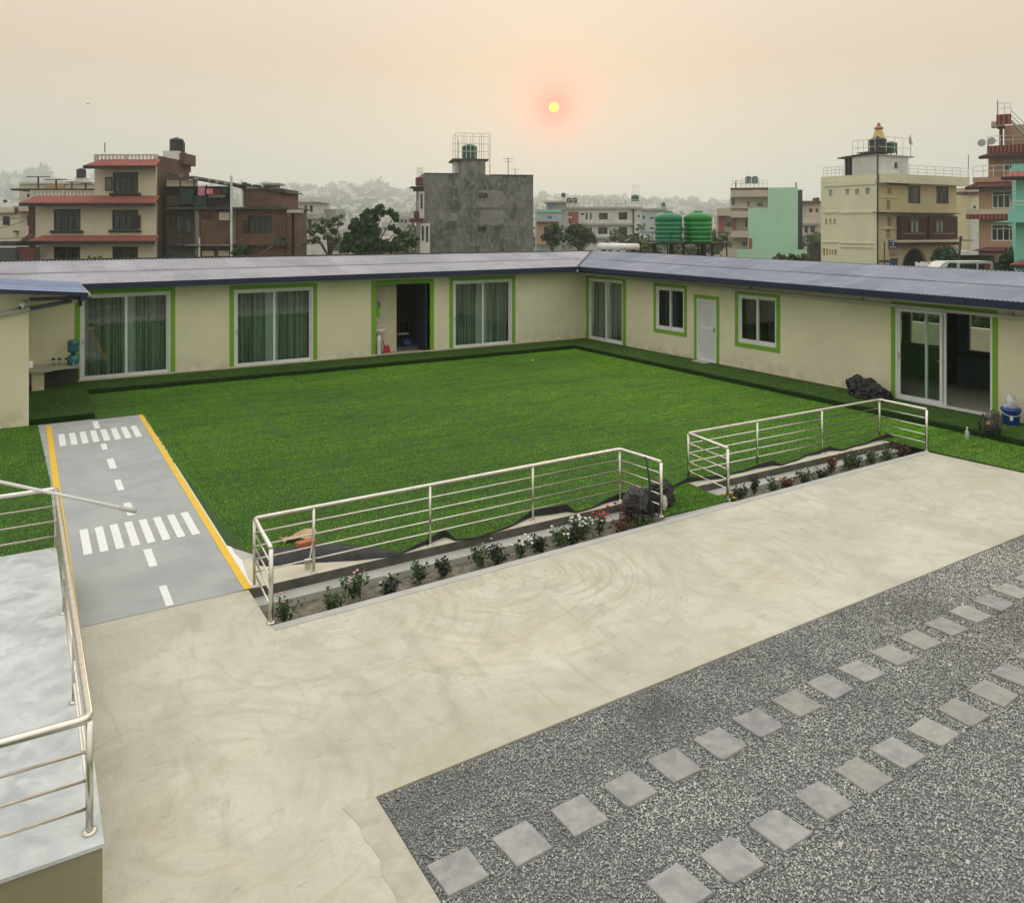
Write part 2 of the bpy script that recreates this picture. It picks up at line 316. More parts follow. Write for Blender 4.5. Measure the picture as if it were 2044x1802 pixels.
# sub-base of the yard (solid below lawn and path)
mb=MB(); mb.box(-6,18.4,10.2,27.0,-.6,-.012); struct(mb,'yard_base',curbm)
# apron sheet: cement slab with thickness
mb=MB(); pts=[(.38,1.0),(2.30,1.0),(2.29,5.83),(12.2,6.07),(15.5,6.15),(15.3,7.0),(15.08,APE(15.08)),(9.68,APE(9.68)),(8.22,APE(8.22)),(2.29,APE(2.29)),(2.29,9.97),(.38,10.06)]
mb.prism(pts,-.25,0); struct(mb,'cement_apron',apronm)
# smoother grey margin band along the bed and along the gravel
mb=MB()
def band(y0f,y1f,xa,xb,n,z0,z1,jit=.0,seed=1):
    rg=random.Random(seed); top=[];bot=[]
    xs=[xa+(xb-xa)*i/n for i in range(n+1)]
    a=[(x,y0f(x)) for x in xs]; b=[(x,y1f(x)+rg.uniform(-jit,jit)) for x in xs]
    vs=[(x,y,z) for z in (z0,z1) for (x,y) in a+b[::-1]]; m=len(a)+len(b)
    mb.add(vs,[tuple(range(m-1,-1,-1)),tuple(range(m,2*m))]+[(i,(i+1)%m,m+(i+1)%m,m+i) for i in range(m)])
band(lambda x:APE(x)-.13,lambda x:APE(x)-.004,2.3,14.98,60,.0,.006)
struct(mb,'bed_margin',curbm)
edge_sand=mat('sandy_cement_margin',(.60,.56,.45),(.52,.485,.385),scale=2,rough=.9,bump=.2,bscale=60)
sidem=mat('worn_cement_strip',(.50,.475,.39),(.40,.385,.32),scale=3,rough=.9,bump=.3,bscale=50,c3=(.30,.28,.22),s3=9,f3=.4)
mb=MB(); ys=np.linspace(5.84,1,40); ed=[(2.06+.02*math.sin(y*5)+.018*math.sin(y*17),float(y),.003) for y in ys]; mb.add([(2.286,5.82,.003)]+ed+[(2.296,1,.003)],[tuple(range(42))]); struct(mb,'gravel_side_margin',sidem)
# painted path
mb=MB(); mb.add([(.16,9.96,.004),(2.33,9.98,.004),(2.30,20.68,.004),(.16,20.60,.004)],[(0,1,2,3)]); struct(mb,'painted_path',roadm)
mb=MB(); mb.add([(.0,11.0,.0),(2.6,9.98,.0),(2.6,21,.0),(.0,21,.0)],[(0,1,2,3)]); struct(mb,'path_base',curbm)
mb=MB(); mb.add([(2.315,9.99,.0085),(2.335,9.99,.0085),(2.40,12.5,.0085),(2.36,14.5,.0085),(2.335,17.4,.0085),(2.315,17.4,.0085)],[(0,1,2,3,4,5)])
rg=random.Random(5); pl=[(2.326,10.0),(2.326,18.5)]; pr=[(2.40+.02*math.sin(y*3)+.018*math.sin(y*7.7)-.0075*abs(y-13)*1.1,y) for y in np.linspace(18.5,10.0,30)]
mb=MB(); mb.add([(x,y,.0085) for x,y in pl[:1]+pr[::-1]+pl[1:]],[tuple(range(32))]); struct(mb,'spilled_white_paint',whitep)
mb=MB(); mb.add([(2.24,9.98,.009),(2.335,9.98,.009),(2.325,20.66,.009),(2.225,20.66,.009)],[(0,1,2,3)]); struct(mb,'yellow_edge_line',yellow)
mb=MB(); mb.add([(.40,10.0,.009),(.50,10.0,.009),(.455,20.58,.009),(.355,20.58,.009)],[(0,1,2,3)]); struct(mb,'yellow_edge_line',yellow)
# dashes and crossing bars, each one sheet
dash=[(1.255,1.37,19.70,20.47),(1.27,1.365,17.74,18.24),(1.285,1.40,16.26,16.99),(1.29,1.39,14.84,15.50),(1.305,1.41,13.46,14.11),(1.345,1.445,11.27,11.92),(1.37,1.455,10.0,10.60)]
for a,b,c0,c1 in dash:
    mb=MB(); mb.box(a,b,c0,c1,.006,.0095); struct(mb,'lane_dash',whitep)
for i in range(8):
    a=.56+i*(1.95-.56)/7
    mb=MB(); mb.box(a,a+.115,18.47,19.56,.006,.0095); struct(mb,'crossing_bar',whitep)
    a=.645+i*(2.01-.645)/7
    mb=MB(); mb.box(a,a+.105,12.14,13.18,.006,.0095); struct(mb,'crossing_bar',whitep)
# lawn ground with a wavy front edge, bits of it lifted
EX=[2.6,3.24,3.71,4.28,4.67,5.06,5.12,5.4,5.85,6.2,6.59,7.12,7.2,7.51,8.19,8.61,9.28,9.7,9.97,10.45,10.64,10.96,11.75,11.9,12.8,13.5,13.7,14.57,15.3,15.5]
EY=[10.98,10.86,10.62,9.98,10.12,10.22,10.02,9.97,10.02,10.15,10.27,10.16,10.05,10.10,10.22,10.15,10.15,10.28,10.24,10.13,10.20,10.22,10.22,10.12,10.28,10.30,10.20,10.26,10.31,10.21]
EZ=[.02,.03,.03,.01,.05,.11,.015,.01,.01,.03,.10,.11,.015,.01,.09,.06,.04,.09,.06,.05,.02,.03,.09,.01,.03,.08,.02,.03,.10,.01]
XS=np.unique(np.concatenate([np.linspace(2.6,15.5,150),EX]))
ey=np.interp(XS,EX,EY)+.012*np.sin(XS*9); ez=np.interp(XS,EX,EZ)
def lawn_z(X,Y):
    e=np.interp(X,EX,EY)+.012*np.sin(X*9); z=np.interp(X,EX,EZ); t=np.clip(1-(Y-e)/.45,0,1); return z*t*t+.012
def lawn_left(Y): return np.interp(Y,[10.4,11,16,20.5],[2.56,2.53,2.33,2.31])
T=[0,.03,.08,.15,.25,.35,.5]
V=[];Fq=[]
for i,x in enumerate(XS):
    for t_ in T: V.append((x,ey[i]+t_,float(lawn_z(x,ey[i]+t_))))
n=len(T)
for i in range(len(XS)-1):
    for j in range(n-1): Fq.append((i*n+j,(i+1)*n+j,(i+1)*n+j+1,i*n+j+1))
mb=MB(); mb.add(V,Fq)
k=len(V); VB=[]; FB=[]
# remaining flat part up to the platforms
m0=len(mb.v); back=[(x,ey[i]+.5,float(lawn_z(x,ey[i]+.5))) for i,x in enumerate(XS)]
far=[(x,24.0,.012) for x in XS]; mb.v+= [tuple(map(float,q)) for q in back+far]
for i in range(len(XS)-1): mb.f.append((m0+i,m0+i+1,m0+len(XS)+i+1,m0+len(XS)+i))
mb.add([(15.5,1.0,.012),(17.2,1.0,.012),(17.2,24,.012),(15.5,24,.012)],[(0,1,2,3)])
mb.add([(15.14,APE(15.1),.012),(15.3,7.0,.012),(15.5,6.2,.012),(15.5,10.70,.012),(15.14,10.70,.012)],[(0,1,2,3,4)])
mb.add([(15.5,1.,.012),(15.5,6.2,.012),(14.6,3.,.012)],[(2,0,1)])
mb.add([(2.35,11.5,.012),(2.61,11.0,.012),(2.61,24,.012),(2.35,24,.012)],[(0,1,2,3)])
mb.add([(1.3,20.68,.012),(2.36,20.68,.012),(2.36,24,.012),(1.3,24,.012)],[(0,1,2,3)])
struct(mb,'lawn',turfm)
mb=MB(); mb.add([(-7,11.3,.012),(.33,11.3,.012),(.34,16,.012),(.2,20.75,.012),(-7,20.75,.012)],[(0,1,2,3,4)]); struct(mb,'side_lawn',turfm)
# black sheet under the raised turf edge: backing plus stand-in for the shadowed gap
mb=MB(); V=[];F=[]
for i,x in enumerate(XS):
    z=float(lawn_z(x,ey[i])); V+=[(x,ey[i]-.004,z),(x,ey[i]-.014,z*.55),(x,ey[i]+.0,.003)]
for i in range(len(XS)-1):
    for j in range(2): F.append((i*3+j,i*3+j+1,(i+1)*3+j+1,(i+1)*3+j))
mb.add(V,F); struct(mb,'turf_backing_gap_shade',turf_back,smooth=True)
# folded-back flap at the left end, black underside up
V=[];F=[]; NX=26; NS=12
for i in range(NX):
    t_=i/(NX-1); x=2.58+t_*1.72; yb=float(np.interp(x,[2.58,2.85,3.42,4.0,4.3],[11.05,11.02,10.90,10.42,9.98])); yf=float(np.interp(x,[2.58,2.69,3.24,3.71,4.3],[10.6,10.50,10.31,10.10,9.94]))
    hh=.09*math.sin(math.pi*min(1,max(0,t_*.9+.1)))+.012
    for j in range(NS):
        s=j/(NS-1); y=yb+(yf-yb)*s; z=.014+hh*(math.sin(math.pi*min(1,s*1.0))**.6)*(.45+.55*s)
        if j==NS-1: z=.004
        V.append((x+.01*math.sin(j),y,z+.006*math.sin(x*9+j)))
for i in range(NX-1):
    for j in range(NS-1): F.append((i*NS+j,i*NS+j+1,(i+1)*NS+j+1,(i+1)*NS+j))
mb=MB(); mb.add(V,F); struct(mb,'folded_turf_flap',turf_back,smooth=True)
# flower bed: post strip, ledge, soil
mb=MB(); band(lambda x:BKE(x),lambda x:10.9,2.3,8.2,30,-.11,.002); band(lambda x:BKE(x),lambda x:10.9,9.72,15.12,30,-.11,.002); struct(mb,'post_strip',edge_sand)
mb=MB(); band(lambda x:BKE(x)-.006,lambda x:BKE(x)-.002,2.3,8.2,30,-.2,-.001); band(lambda x:BKE(x)-.006,lambda x:BKE(x)-.002,9.72,15.12,30,-.2,-.001); struct(mb,'strip_face',facem)  # thin dark sheet over the front face of the post strip
mb=MB(); band(lambda x:BKE(x)-.25,lambda x:BKE(x)-.008,2.3,8.2,30,-.3,-.118); band(lambda x:BKE(x)-.25,lambda x:BKE(x)-.008,9.72,15.12,30,-.3,-.118); struct(mb,'bed_ledge',curbm)
V=[];F=[]; nx=150; ny=8
for i in range(nx):
    x=2.2+(15.1-2.2)*i/(nx-1)
    for j in range(ny):
        y=8.9+.9*j/(ny-1)+.02*(x-2.3); V.append((x,y,-.205+.03*noise.noise(Vector((x*5,y*5,0)))+.015*noise.noise(Vector((x*17,y*17,3)))))
for i in range(nx-1):
    for j in range(ny-1): F.append((i*ny+j,(i+1)*ny+j,(i+1)*ny+j+1,i*ny+j+1))
mb=MB(); mb.add(V,F); struct(mb,'bed_soil',soil)
# grass mat bridging the gap between the two railings
mb=MB(); V=[];F=[]; nx=16; ny=12
for i in range(nx):
    for j in range(ny):
        s=i/(nx-1); t_=j/(ny-1); x0=8.24+.30*t_*1.0; x1=9.64+.0*t_; y=9.22+(10.2-9.22)*t_+.03*s
        x=x0+(x1-x0)*s; V.append((x,y,.018+.012*math.sin(x*5)*math.sin(y*6)+(.0 if j else -.014)))
for i in range(nx-1):
    for j in range(ny-1): F.append((i*ny+j,(i+1)*ny+j,(i+1)*ny+j+1,i*ny+j+1))
mb.add(V,F); mo=mb.build('entrance_mat',turfm); tag(mo,'green turf mat bridging the flower bed between the two railings','mat')
mb=MB(); mb.prism([(8.24,9.17),(9.66,9.2),(9.66,10.1),(8.24,10.1)],-.3,-.01); struct(mb,'bed_crossing',curbm)
# raised platforms (turf covered)
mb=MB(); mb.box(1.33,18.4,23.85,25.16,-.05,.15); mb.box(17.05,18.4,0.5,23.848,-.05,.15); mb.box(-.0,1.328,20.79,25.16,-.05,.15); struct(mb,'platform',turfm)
# gravel bed
mb=MB(); mb.add([(2.31,0.3,-.016),(16,0.3,-.016),(16,6.16,-.016),(2.3,5.82,-.016)],[(0,1,2,3)])
gravm=mat('gravel_bed_base',(.16,.165,.17),(.08,.085,.10),scale=45,rough=.95,bump=1.,bscale=60,detail=2,c3=(.33,.32,.28),s3=90,f3=.6); struct(mb,'gravel_bed',gravm)
# terrace slab at left
mb=MB(); mb.box(-7,.42,5.72,11.36,.425,.45); ts=struct(mb,'terrace_slab',slabw)
mb=MB(); mb.box(-7,.41,5.735,11.345,-.6,.424); struct(mb,'terrace_side_wall',olive)
# ------------------------------------------------------------------ turf fibres
def fibres(rects,seed,h=.024,w_=.013,zf=None,tone=1.,mask=None):
    r=np.random.default_rng(seed); P=[]
    for (x0,x1,y0,y1,dens) in rects:
        n=int((x1-x0)*(y1-y0)*dens); P.append(np.stack([r.uniform(x0,x1,n),r.uniform(y0,y1,n)],1))
    P=np.concatenate(P); 
    if mask is not None: P=P[mask(P)]
    n=len(P); z=zf(P)
    # streaky tone along x, patches, seams between the rolls
    def nz(a,b,s):
        rr=np.random.default_rng(s); g=rr.uniform(-1,1,(256,256)); u=(P[:,0]*a)%255; v=(P[:,1]*b)%255; i=u.astype(int); j=v.astype(int); fu=u-i; fv=v-j
        return g[i,j]*(1-fu)*(1-fv)+g[i+1,j]*fu*(1-fv)+g[i,j+1]*(1-fu)*fv+g[i+1,j+1]*fu*fv
    q=.5+.30*nz(1.6,12,1)+.16*nz(4,33,2)+.28*nz(.3,.9,3)+.12*nz(9,9,4)+r.normal(0,.07,n)
    q=np.clip(q,0,1)[:,None]
    dark=np.array([.065,.225,.007]); mid=np.array([.170,.42,.009]); lite=np.array([.27,.56,.012])
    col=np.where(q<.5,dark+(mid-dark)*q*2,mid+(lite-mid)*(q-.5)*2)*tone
    a=r.uniform(0,2*np.pi,n); hh=h*r.uniform(.6,1.25,n); ww=w_*r.uniform(.6,1.3,n)
    dx=np.cos(a)*ww/2; dy=np.sin(a)*ww/2
    lx=.9*hh*r.uniform(.2,1.,n)+r.normal(0,.3,n)*hh; ly=-.5*hh*r.uniform(0,1.,n)+r.normal(0,.5,n)*hh
    V=np.empty((n,3,3)); V[:,0]=np.stack([P[:,0]-dx,P[:,1]-dy,z],1); V[:,1]=np.stack([P[:,0]+dx,P[:,1]+dy,z],1); V[:,2]=np.stack([P[:,0]+lx,P[:,1]+ly,z+hh],1)
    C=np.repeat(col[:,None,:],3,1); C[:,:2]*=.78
    return V.reshape(-1,3),C.reshape(-1,3)
def lawnmask(P):
    x,y=P[:,0],P[:,1]; e=np.interp(x,EX,EY)+.012*np.sin(x*9)
    ok=(y>e+.005)|(x>15.5); ok&=(x>lawn_left(y))|(y>20.68)
    fl=np.interp(x,[2.58,2.85,3.42,4.0,4.3],[11.05,11.02,10.90,10.42,9.98]); ok&=(x>4.3)|(y>fl)
    for s in (4.6,6.62,8.65,10.66,12.7,14.7): ok&=np.abs(x-s-.01*np.sin(y*2))>.022
    ok&=np.abs(y-17.3-.02*np.sin(x))>.018
    return ok
pos=[];colr=[]
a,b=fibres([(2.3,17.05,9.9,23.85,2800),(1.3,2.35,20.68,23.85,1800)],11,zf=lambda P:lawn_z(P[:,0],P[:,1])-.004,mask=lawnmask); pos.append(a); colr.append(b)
def m2(P): return ~((P[:,0]<np.interp(P[:,1],[1,6.2,7,9.1],[14.6,15.5,15.3,15.14])))
a,b=fibres([(14.9,17.05,2.0,10.6,2300)],12,zf=lambda P:P[:,0]*0+.01,mask=m2); pos.append(a); colr.append(b)
a,b=fibres([(1.33,17.05,23.85,25.14,1900),(17.05,18.4,3,25.14,1900),(0.03,1.33,20.79,25.14,1700)],13,zf=lambda P:P[:,0]*0+.148,tone=.42); pos.append(a); colr.append(b)  # platform turf toned down, eave shade carried in its colour
def m3(P): return P[:,0]<np.interp(P[:,1],[11,16,20.7],[.33,.34,.2])+.01*np.sin(P[:,1]*14)
a,b=fibres([(-3.2,.36,11.34,20.72,2000)],14,zf=lambda P:P[:,0]*0+.01,mask=m3); pos.append(a); colr.append(b)
def m4(P): return P[:,0]>8.24+.30*(P[:,1]-9.22)
a,b=fibres([(8.24,9.64,9.22,10.2,3600)],15,zf=lambda P:P[:,0]*0+.018+.012*np.sin(P[:,0]*5)*np.sin(P[:,1]*6),mask=m4); mpos,mcol=a,b
# platform faces (fibres standing off the front, shade mixed into their colour)
def facef(n,seed,fx):
    r=np.random.default_rng(seed); q=r.uniform(0,1,n); zz=r.uniform(.0,.152,n); P,nrmv=fx(q); 
    V=np.empty((n,3,3)); hh=.03*r.uniform(.5,1.2,n); ww=.014
    t_=np.array([-nrmv[1],nrmv[0]]); base=np.concatenate([P,zz[:,None]],1)
    V[:,0]=base; V[:,1]=base; V[:,0,:2]-=t_*ww/2; V[:,1,:2]+=t_*ww/2; V[:,2]=base; V[:,2,:2]+=nrmv*hh[:,None]+r.normal(0,.012,(n,2)); V[:,2,2]-=.02*r.uniform(0,1,n)
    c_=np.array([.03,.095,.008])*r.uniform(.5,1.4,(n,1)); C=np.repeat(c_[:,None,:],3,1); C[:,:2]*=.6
    return V.reshape(-1,3),C.reshape(-1,3)
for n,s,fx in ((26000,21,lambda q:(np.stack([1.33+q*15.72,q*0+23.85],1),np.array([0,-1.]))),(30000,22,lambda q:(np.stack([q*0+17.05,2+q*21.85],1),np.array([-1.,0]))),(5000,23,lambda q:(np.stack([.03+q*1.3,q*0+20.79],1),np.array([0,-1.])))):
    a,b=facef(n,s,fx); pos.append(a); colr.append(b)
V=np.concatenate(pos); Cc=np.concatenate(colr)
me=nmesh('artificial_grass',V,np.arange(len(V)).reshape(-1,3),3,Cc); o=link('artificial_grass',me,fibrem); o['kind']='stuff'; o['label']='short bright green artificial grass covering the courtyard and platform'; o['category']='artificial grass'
me=nmesh('mat_fibre',mpos,np.arange(len(mpos)).reshape(-1,3),3,mcol); o=link('mat_fibre',me,fibrem,mo); o['kind']='stuff'
# ------------------------------------------------------------------ gravel
r=np.random.default_rng(5)
n0=470000; P=np.stack([r.uniform(2.3,16.5,n0),r.uniform(.3,6.2,n0)],1)
fwd=P@FW[:2]; lat=P@RT[:2]
ok=(fwd>4.7)&(lat<fwd*.70+2.6)&(P[:,1]<5.81+.024*(P[:,0]-2.3))&(P[:,0]>2.31)
ok&=r.uniform(0,1,n0)<np.clip(1.6-fwd*.075,.45,1)
P=P[ok]; n=len(P); S=r.uniform(.0045,.0098,n)*np.where(r.uniform(0,1,n)>.985,1.8,1.)*np.clip(.75+fwd[ok]*.045,1,1.6)
octv=np.array([(1,0,0),(-.9,.15,0),(.1,1,0),(0,-1,.1),(0,.1,.8),(0,0,-.8)])
V=octv[None]*r.uniform(.6,1.3,(n,1,3)); a=r.uniform(0,6.28,n); ca,sa=np.cos(a)[:,None],np.sin(a)[:,None]
X=V[:,:,0]*ca-V[:,:,1]*sa; Y=V[:,:,0]*sa+V[:,:,1]*ca; b=r.normal(0,.5,n)[:,None]; Zz=V[:,:,2]*np.cos(b)+X*np.sin(b)
V=np.stack([X*S[:,None]+P[:,0:1],Y*S[:,None]+P[:,1:2],Zz*S[:,None]-.013+r.uniform(0,.010,(n,1))],2)
of=np.array([(0,2,4),(2,1,4),(1,3,4),(3,0,4)]); Fq=(of[None]+6*np.arange(n)[:,None,None]).reshape(-1,3)
q=np.clip(r.normal(.5,.28,n),0,1)[:,None]; warm=np.clip((P[:,0:1]-7)/6,0,1)*.5
c_=np.array([.115,.122,.133])+(np.array([.54,.54,.49])-np.array([.115,.122,.133]))*q**1.0; c_=c_*(1-warm)+c_*np.array([1.1,1.02,.85])*warm
def pn(P,s,seed):
    rr=np.random.default_rng(seed); g=rr.uniform(-1,1,(64,64)); u=(P[:,0]*s)%63; v=(P[:,1]*s)%63; i=u.astype(int); j=v.astype(int); fu=u-i; fv=v-j
    return g[i,j]*(1-fu)*(1-fv)+g[i+1,j]*fu*(1-fv)+g[i,j+1]*(1-fu)*fv+g[i+1,j+1]*fu*fv
c_*=(.97+.26*pn(P,.9,3)+.20*pn(P,3,4)+.12*pn(P,7,6))[:,None]
me=nmesh('gravel',V.reshape(-1,3),Fq,3,np.repeat(np.clip(c_,.02,1)[:,None,:],6,1).reshape(-1,3)); o=link('gravel',me,attrmat('gravel_stone',.8,.3)); o['kind']='stuff'; o['label']='loose grey crushed gravel around the stepping stones'; o['category']='gravel'
# ------------------------------------------------------------------ stepping stones
row1=[(2.50,4.86,14),(3.0,4.85,12),(3.51,4.86,8),(4.01,4.88,7),(4.5,4.91,8),(5.02,4.92,10),(5.52,4.95,8),(6.05,4.97,6),(6.55,5.0,6),(7.04,5.01,5),(7.58,5.03,7),(8.1,5.07,4),(8.62,5.09,5),(9.13,5.12,6),(9.65,5.14,4),(10.15,5.18,3),(10.66,5.2,4)]
row2=[(3.68,3.98,-2),(4.16,3.97,-4),(4.67,3.99,-2),(5.2,4.03,0),(5.71,4.05,1),(6.2,4.07,2),(6.72,4.09,0),(7.22,4.11,2),(7.76,4.13,2),(8.25,4.19,3),(8.77,4.22,3)]
ORD=['nearest','second','third','fourth','fifth','sixth','seventh','eighth','ninth','tenth','eleventh','twelfth','thirteenth','fourteenth','fifteenth','sixteenth','farthest']
rg=random.Random(8)
def stone(x,y,rot,label,m,grp):
    b=MB(); h=.155; k=8; pts=[]
    for sx,sy in ((-1,-1),(1,-1),(1,1),(-1,1)):
        cut=rg.choice([0,0,0,0,0,0,.025])
        p=(sx*(h+rg.uniform(-.008,.008)),sy*(h+rg.uniform(-.008,.008)))
        if cut:
            d=1 if sx*sy>0 else -1
            A=(p[0],p[1]-sy*cut); B=(p[0]-sx*cut,p[1]); pts+= [B,A] if sx*sy<0 and False else ([A,B] if sx*sy>0 else [B,A])
        else: pts.append(p)
    # subdivide edges for a hand-cut outline
    out=[]
    for i in range(len(pts)):
        a_=pts[i]; b_=pts[(i+1)%len(pts)]; L_=math.hypot(b_[0]-a_[0],b_[1]-a_[1]); nn=3 if L_>.15 else 1
        for j in range(nn):
            t_=j/nn; out.append((a_[0]+(b_[0]-a_[0])*t_+rg.uniform(-.003,.003),a_[1]+(b_[1]-a_[1])*t_+rg.uniform(-.003,.003)))
    # ensure ccw
    ar=sum(out[i][0]*out[(i+1)%len(out)][1]-out[(i+1)%len(out)][0]*out[i][1] for i in range(len(out)))
    if ar<0: out=out[::-1]
    c0=[(p[0],p[1],-.035) for p in out]; c1=[(p[0],p[1],.004) for p in out]; c2=[(p[0]*.975,p[1]*.975,.008) for p in out]
    n_=len(out); vs=c0+c1+c2; fs=[tuple(range(n_-1,-1,-1)),tuple(range(2*n_,3*n_))]+[(k2*n_+i,k2*n_+(i+1)%n_,(k2+1)*n_+(i+1)%n_,(k2+1)*n_+i) for k2 in (0,1) for i in range(n_)]
    b.add(vs,fs); o=b.build('stepping_stone',m); o.location=(x,y,.005+rg.uniform(-.003,.003)); o.rotation_euler=(R_(rg.uniform(-.8,.8)),R_(rg.uniform(-.8,.8)),R_(-rot*.3+rg.uniform(-3,3)))
    tag(o,label,'stepping stone',grp); return o
buff1={7,10,11,13,15}; buff2={4,6,7,8}
for i,(x,y,rt) in enumerate(row1):
    w_='buff mottled' if i in buff1 else 'smooth grey'
    stone(x,y,-4 if i else -6,f'{w_} stepping stone, {ORD[i]} from bottom edge in the long row beside the cement apron',stoneb if i in buff1 else stonem,'stepping stones in the row beside the cement apron')
ORD2=ORD[:10]+['farthest']
for i,(x,y,rt) in enumerate(row2):
    w_='buff mottled' if i in buff2 else 'smooth grey'
    stone(x,y,-6,f'{w_} stepping stone, {ORD2[i]} from bottom edge in the outer row away from the apron',stoneb if i in buff2 else stonem,'stepping stones in the outer row')
# ------------------------------------------------------------------ classroom wings
XE,YE=17.8,24.7
def zoffL(x): return 2.87+.09*(min(max(x,0),17.8))/17.8
def zoffR(y): return 2.96-.12*(24.7-min(y,24.7))/15.8
def rnd_tint(m,amt=.12):
    t=m.node_tree; b=t.nodes['Principled BSDF']; src=b.inputs['Base Color'].links[0].from_socket
    oi=t.nodes.new('ShaderNodeObjectInfo'); mr=t.nodes.new('ShaderNodeMapRange'); mr.inputs[3].default_value=1-amt; mr.inputs[4].default_value=1+amt; t.links.new(oi.outputs['Random'],mr.inputs[0])
    hs=t.nodes.new('ShaderNodeHueSaturation'); t.links.new(mr.outputs[0],hs.inputs['Value']); t.links.new(src,hs.inputs['Color']); t.links.new(hs.outputs[0],b.inputs['Base Color'])
for m_ in (roofL,roofR,roofS): rnd_tint(m_,.13)
rnd_tint(stonem,.10); rnd_tint(stoneb,.10)
def sheet(parent,m,axis,a0,a1,s0,s1,zf,lowclip=None,amp=.011,per=.105,lift=0.,name='roof_sheet'):
    """corrugated sheet: waves across 'a', slope along 's'; axis 'x': a=x,s=y"""
    n=max(4,int((a1-a0)/per*6)); V=[];F=[]
    for i in range(n+1):
        a=a0+(a1-a0)*i/n; q0,q1=s0,s1
        if lowclip is not None: q0=max(s0,lowclip(a)) 
        if q0>=q1: q0=q1
        for s_ in (q0,q1):
            z=zf(a,s_)+amp*math.sin(2*math.pi*a/per)+lift
            V.append((a,s_,z) if axis=='x' else (s_,a,z))
    for i in range(n):
        f=(2*i,2*i+2,2*i+3,2*i+1); F.append(f if axis=='x' else f[::-1])
    mb=MB(); mb.add(V,F); return mb.build(name,m,parent,smooth=True)
LW=thing('classroom_wing','long low cream classroom wing with lilac corrugated roof behind the lawn','school building',(9,26.8,.15))
RW=thing('classroom_wing','low cream classroom wing with pale blue roof along the right of the lawn','school building',(20,14,.15))
rg=random.Random(3)
zl=lambda a,s_: zoffL(a)+(s_-YE)*(3.45-zoffL(a)-.03)/2.6
zr=lambda a,s_: zoffR(a)+(s_-XE)*((3.42-.10*(24.7-min(a,24.7))/15)-zoffR(a))/2.6
a=-3.2
while a<20.2:
    a1=min(a+.86,20.4)
    sheet(LW,roofL,'x',a,a1,YE-.04,YE+1.28,zl,lambda q:YE+(q-XE)-.0,lift=.0)
    sheet(LW,roofL,'x',a,a1,YE+1.2,YE+2.6,zl,lambda q:YE+(q-XE),lift=.012+rg.uniform(0,.004))
    a=a1
b_=1.2
while b_<27.1:
    b1=min(b_+.86,27.2)
    sheet(RW,roofR,'y',b_,b1,XE-.04,XE+1.28,zr,lambda q:XE+(q-YE),lift=.0)
    sheet(RW,roofR,'y',b_,b1,XE+1.2,XE+2.6,zr,lambda q:XE+(q-YE),lift=.012+rg.uniform(0,.004))
    b_=b1
# ridge caps, valley, rear slopes
def capseg(p,q,w_,h,mbb): mbb.tube([p,q],w_,6)
mb=MB(); 
for i in range(60):
    x=-3.2+i*(20.4+3.2)/60; mb.box(x,x+.385,27.27,27.40,zl(x,27.3)-.02,zl(x,27.3)+.045+.006*(i%2))
mb.build('ridge_cap',darkm,LW)
mb=MB()
for i in range(60):
    y=1.2+i*(27.3-1.2)/60; mb.box(20.39,20.43,y,y+.43,zr(y,20.4)-.02,zr(y,20.4)+.025)
mb.build('ridge_cap',navy,RW)
mb=MB(); mb.tube([(XE,YE,zl(XE,YE)+.02),(20.4,27.3,3.46)],.035,6); mb.build('valley_flashing',darkm,LW)
mb=MB(); mb.add([(-3.2,27.35,3.44),(20.4,27.35,3.44),(22.6,29.8,2.9),(-3.2,29.8,2.9)],[(0,1,2,3)]); mb.build('rear_roof_slope',roofL,LW)
mb=MB(); mb.add([(20.42,1.2,3.3),(22.8,1.2,2.8),(22.8,29.8,2.9),(20.42,27.3,3.42)],[(0,1,2,3)]); mb.build('rear_roof_slope',roofR,RW)
# fascia boards
mb=MB(); mb.hull([(-3.2,YE-.06,zoffL(0)-.015),(XE+.02,YE-.06,zoffL(17.8)-.015),(XE+.02,YE-.03,zoffL(17.8)-.015),(-3.2,YE-.03,zoffL(0)-.015)],[(-3.2,YE-.06,zoffL(0)-.17),(XE+.02,YE-.06,zoffL(17.8)-.19),(XE+.02,YE-.03,zoffL(17.8)-.19),(-3.2,YE-.03,zoffL(0)-.17)]); mb.build('fascia_board',navy,LW)
for i in range(9):
    ya=24.70-i*2.44; yb=ya-2.434; z0,z1=zoffR(ya),zoffR(yb)
    mb=MB(); top=[(XE-.06,yb,z1-.012),(XE-.03,yb,z1-.012),(XE-.03,ya,z0-.012),(XE-.06,ya,z0-.012)]; mb.hull(top,[(p[0],p[1],p[2]-.165) for p in top]); mb.build('fascia_board',navy,RW)
soff=mat('soffit_board',(.30,.29,.22),rough=.8)
mb=MB(); mb.box(-.0,17.9,YE-.02,25.2,2.735,2.75); mb.build('soffit',soff,LW)
mb=MB(); mb.box(XE-.02,18.5,1.2,25.2,2.70,2.715); mb.build('soffit',soff,RW)
FL=Fr((0,25.2),(1,0)); FR=Fr((18.5,25.2),(0,-1))
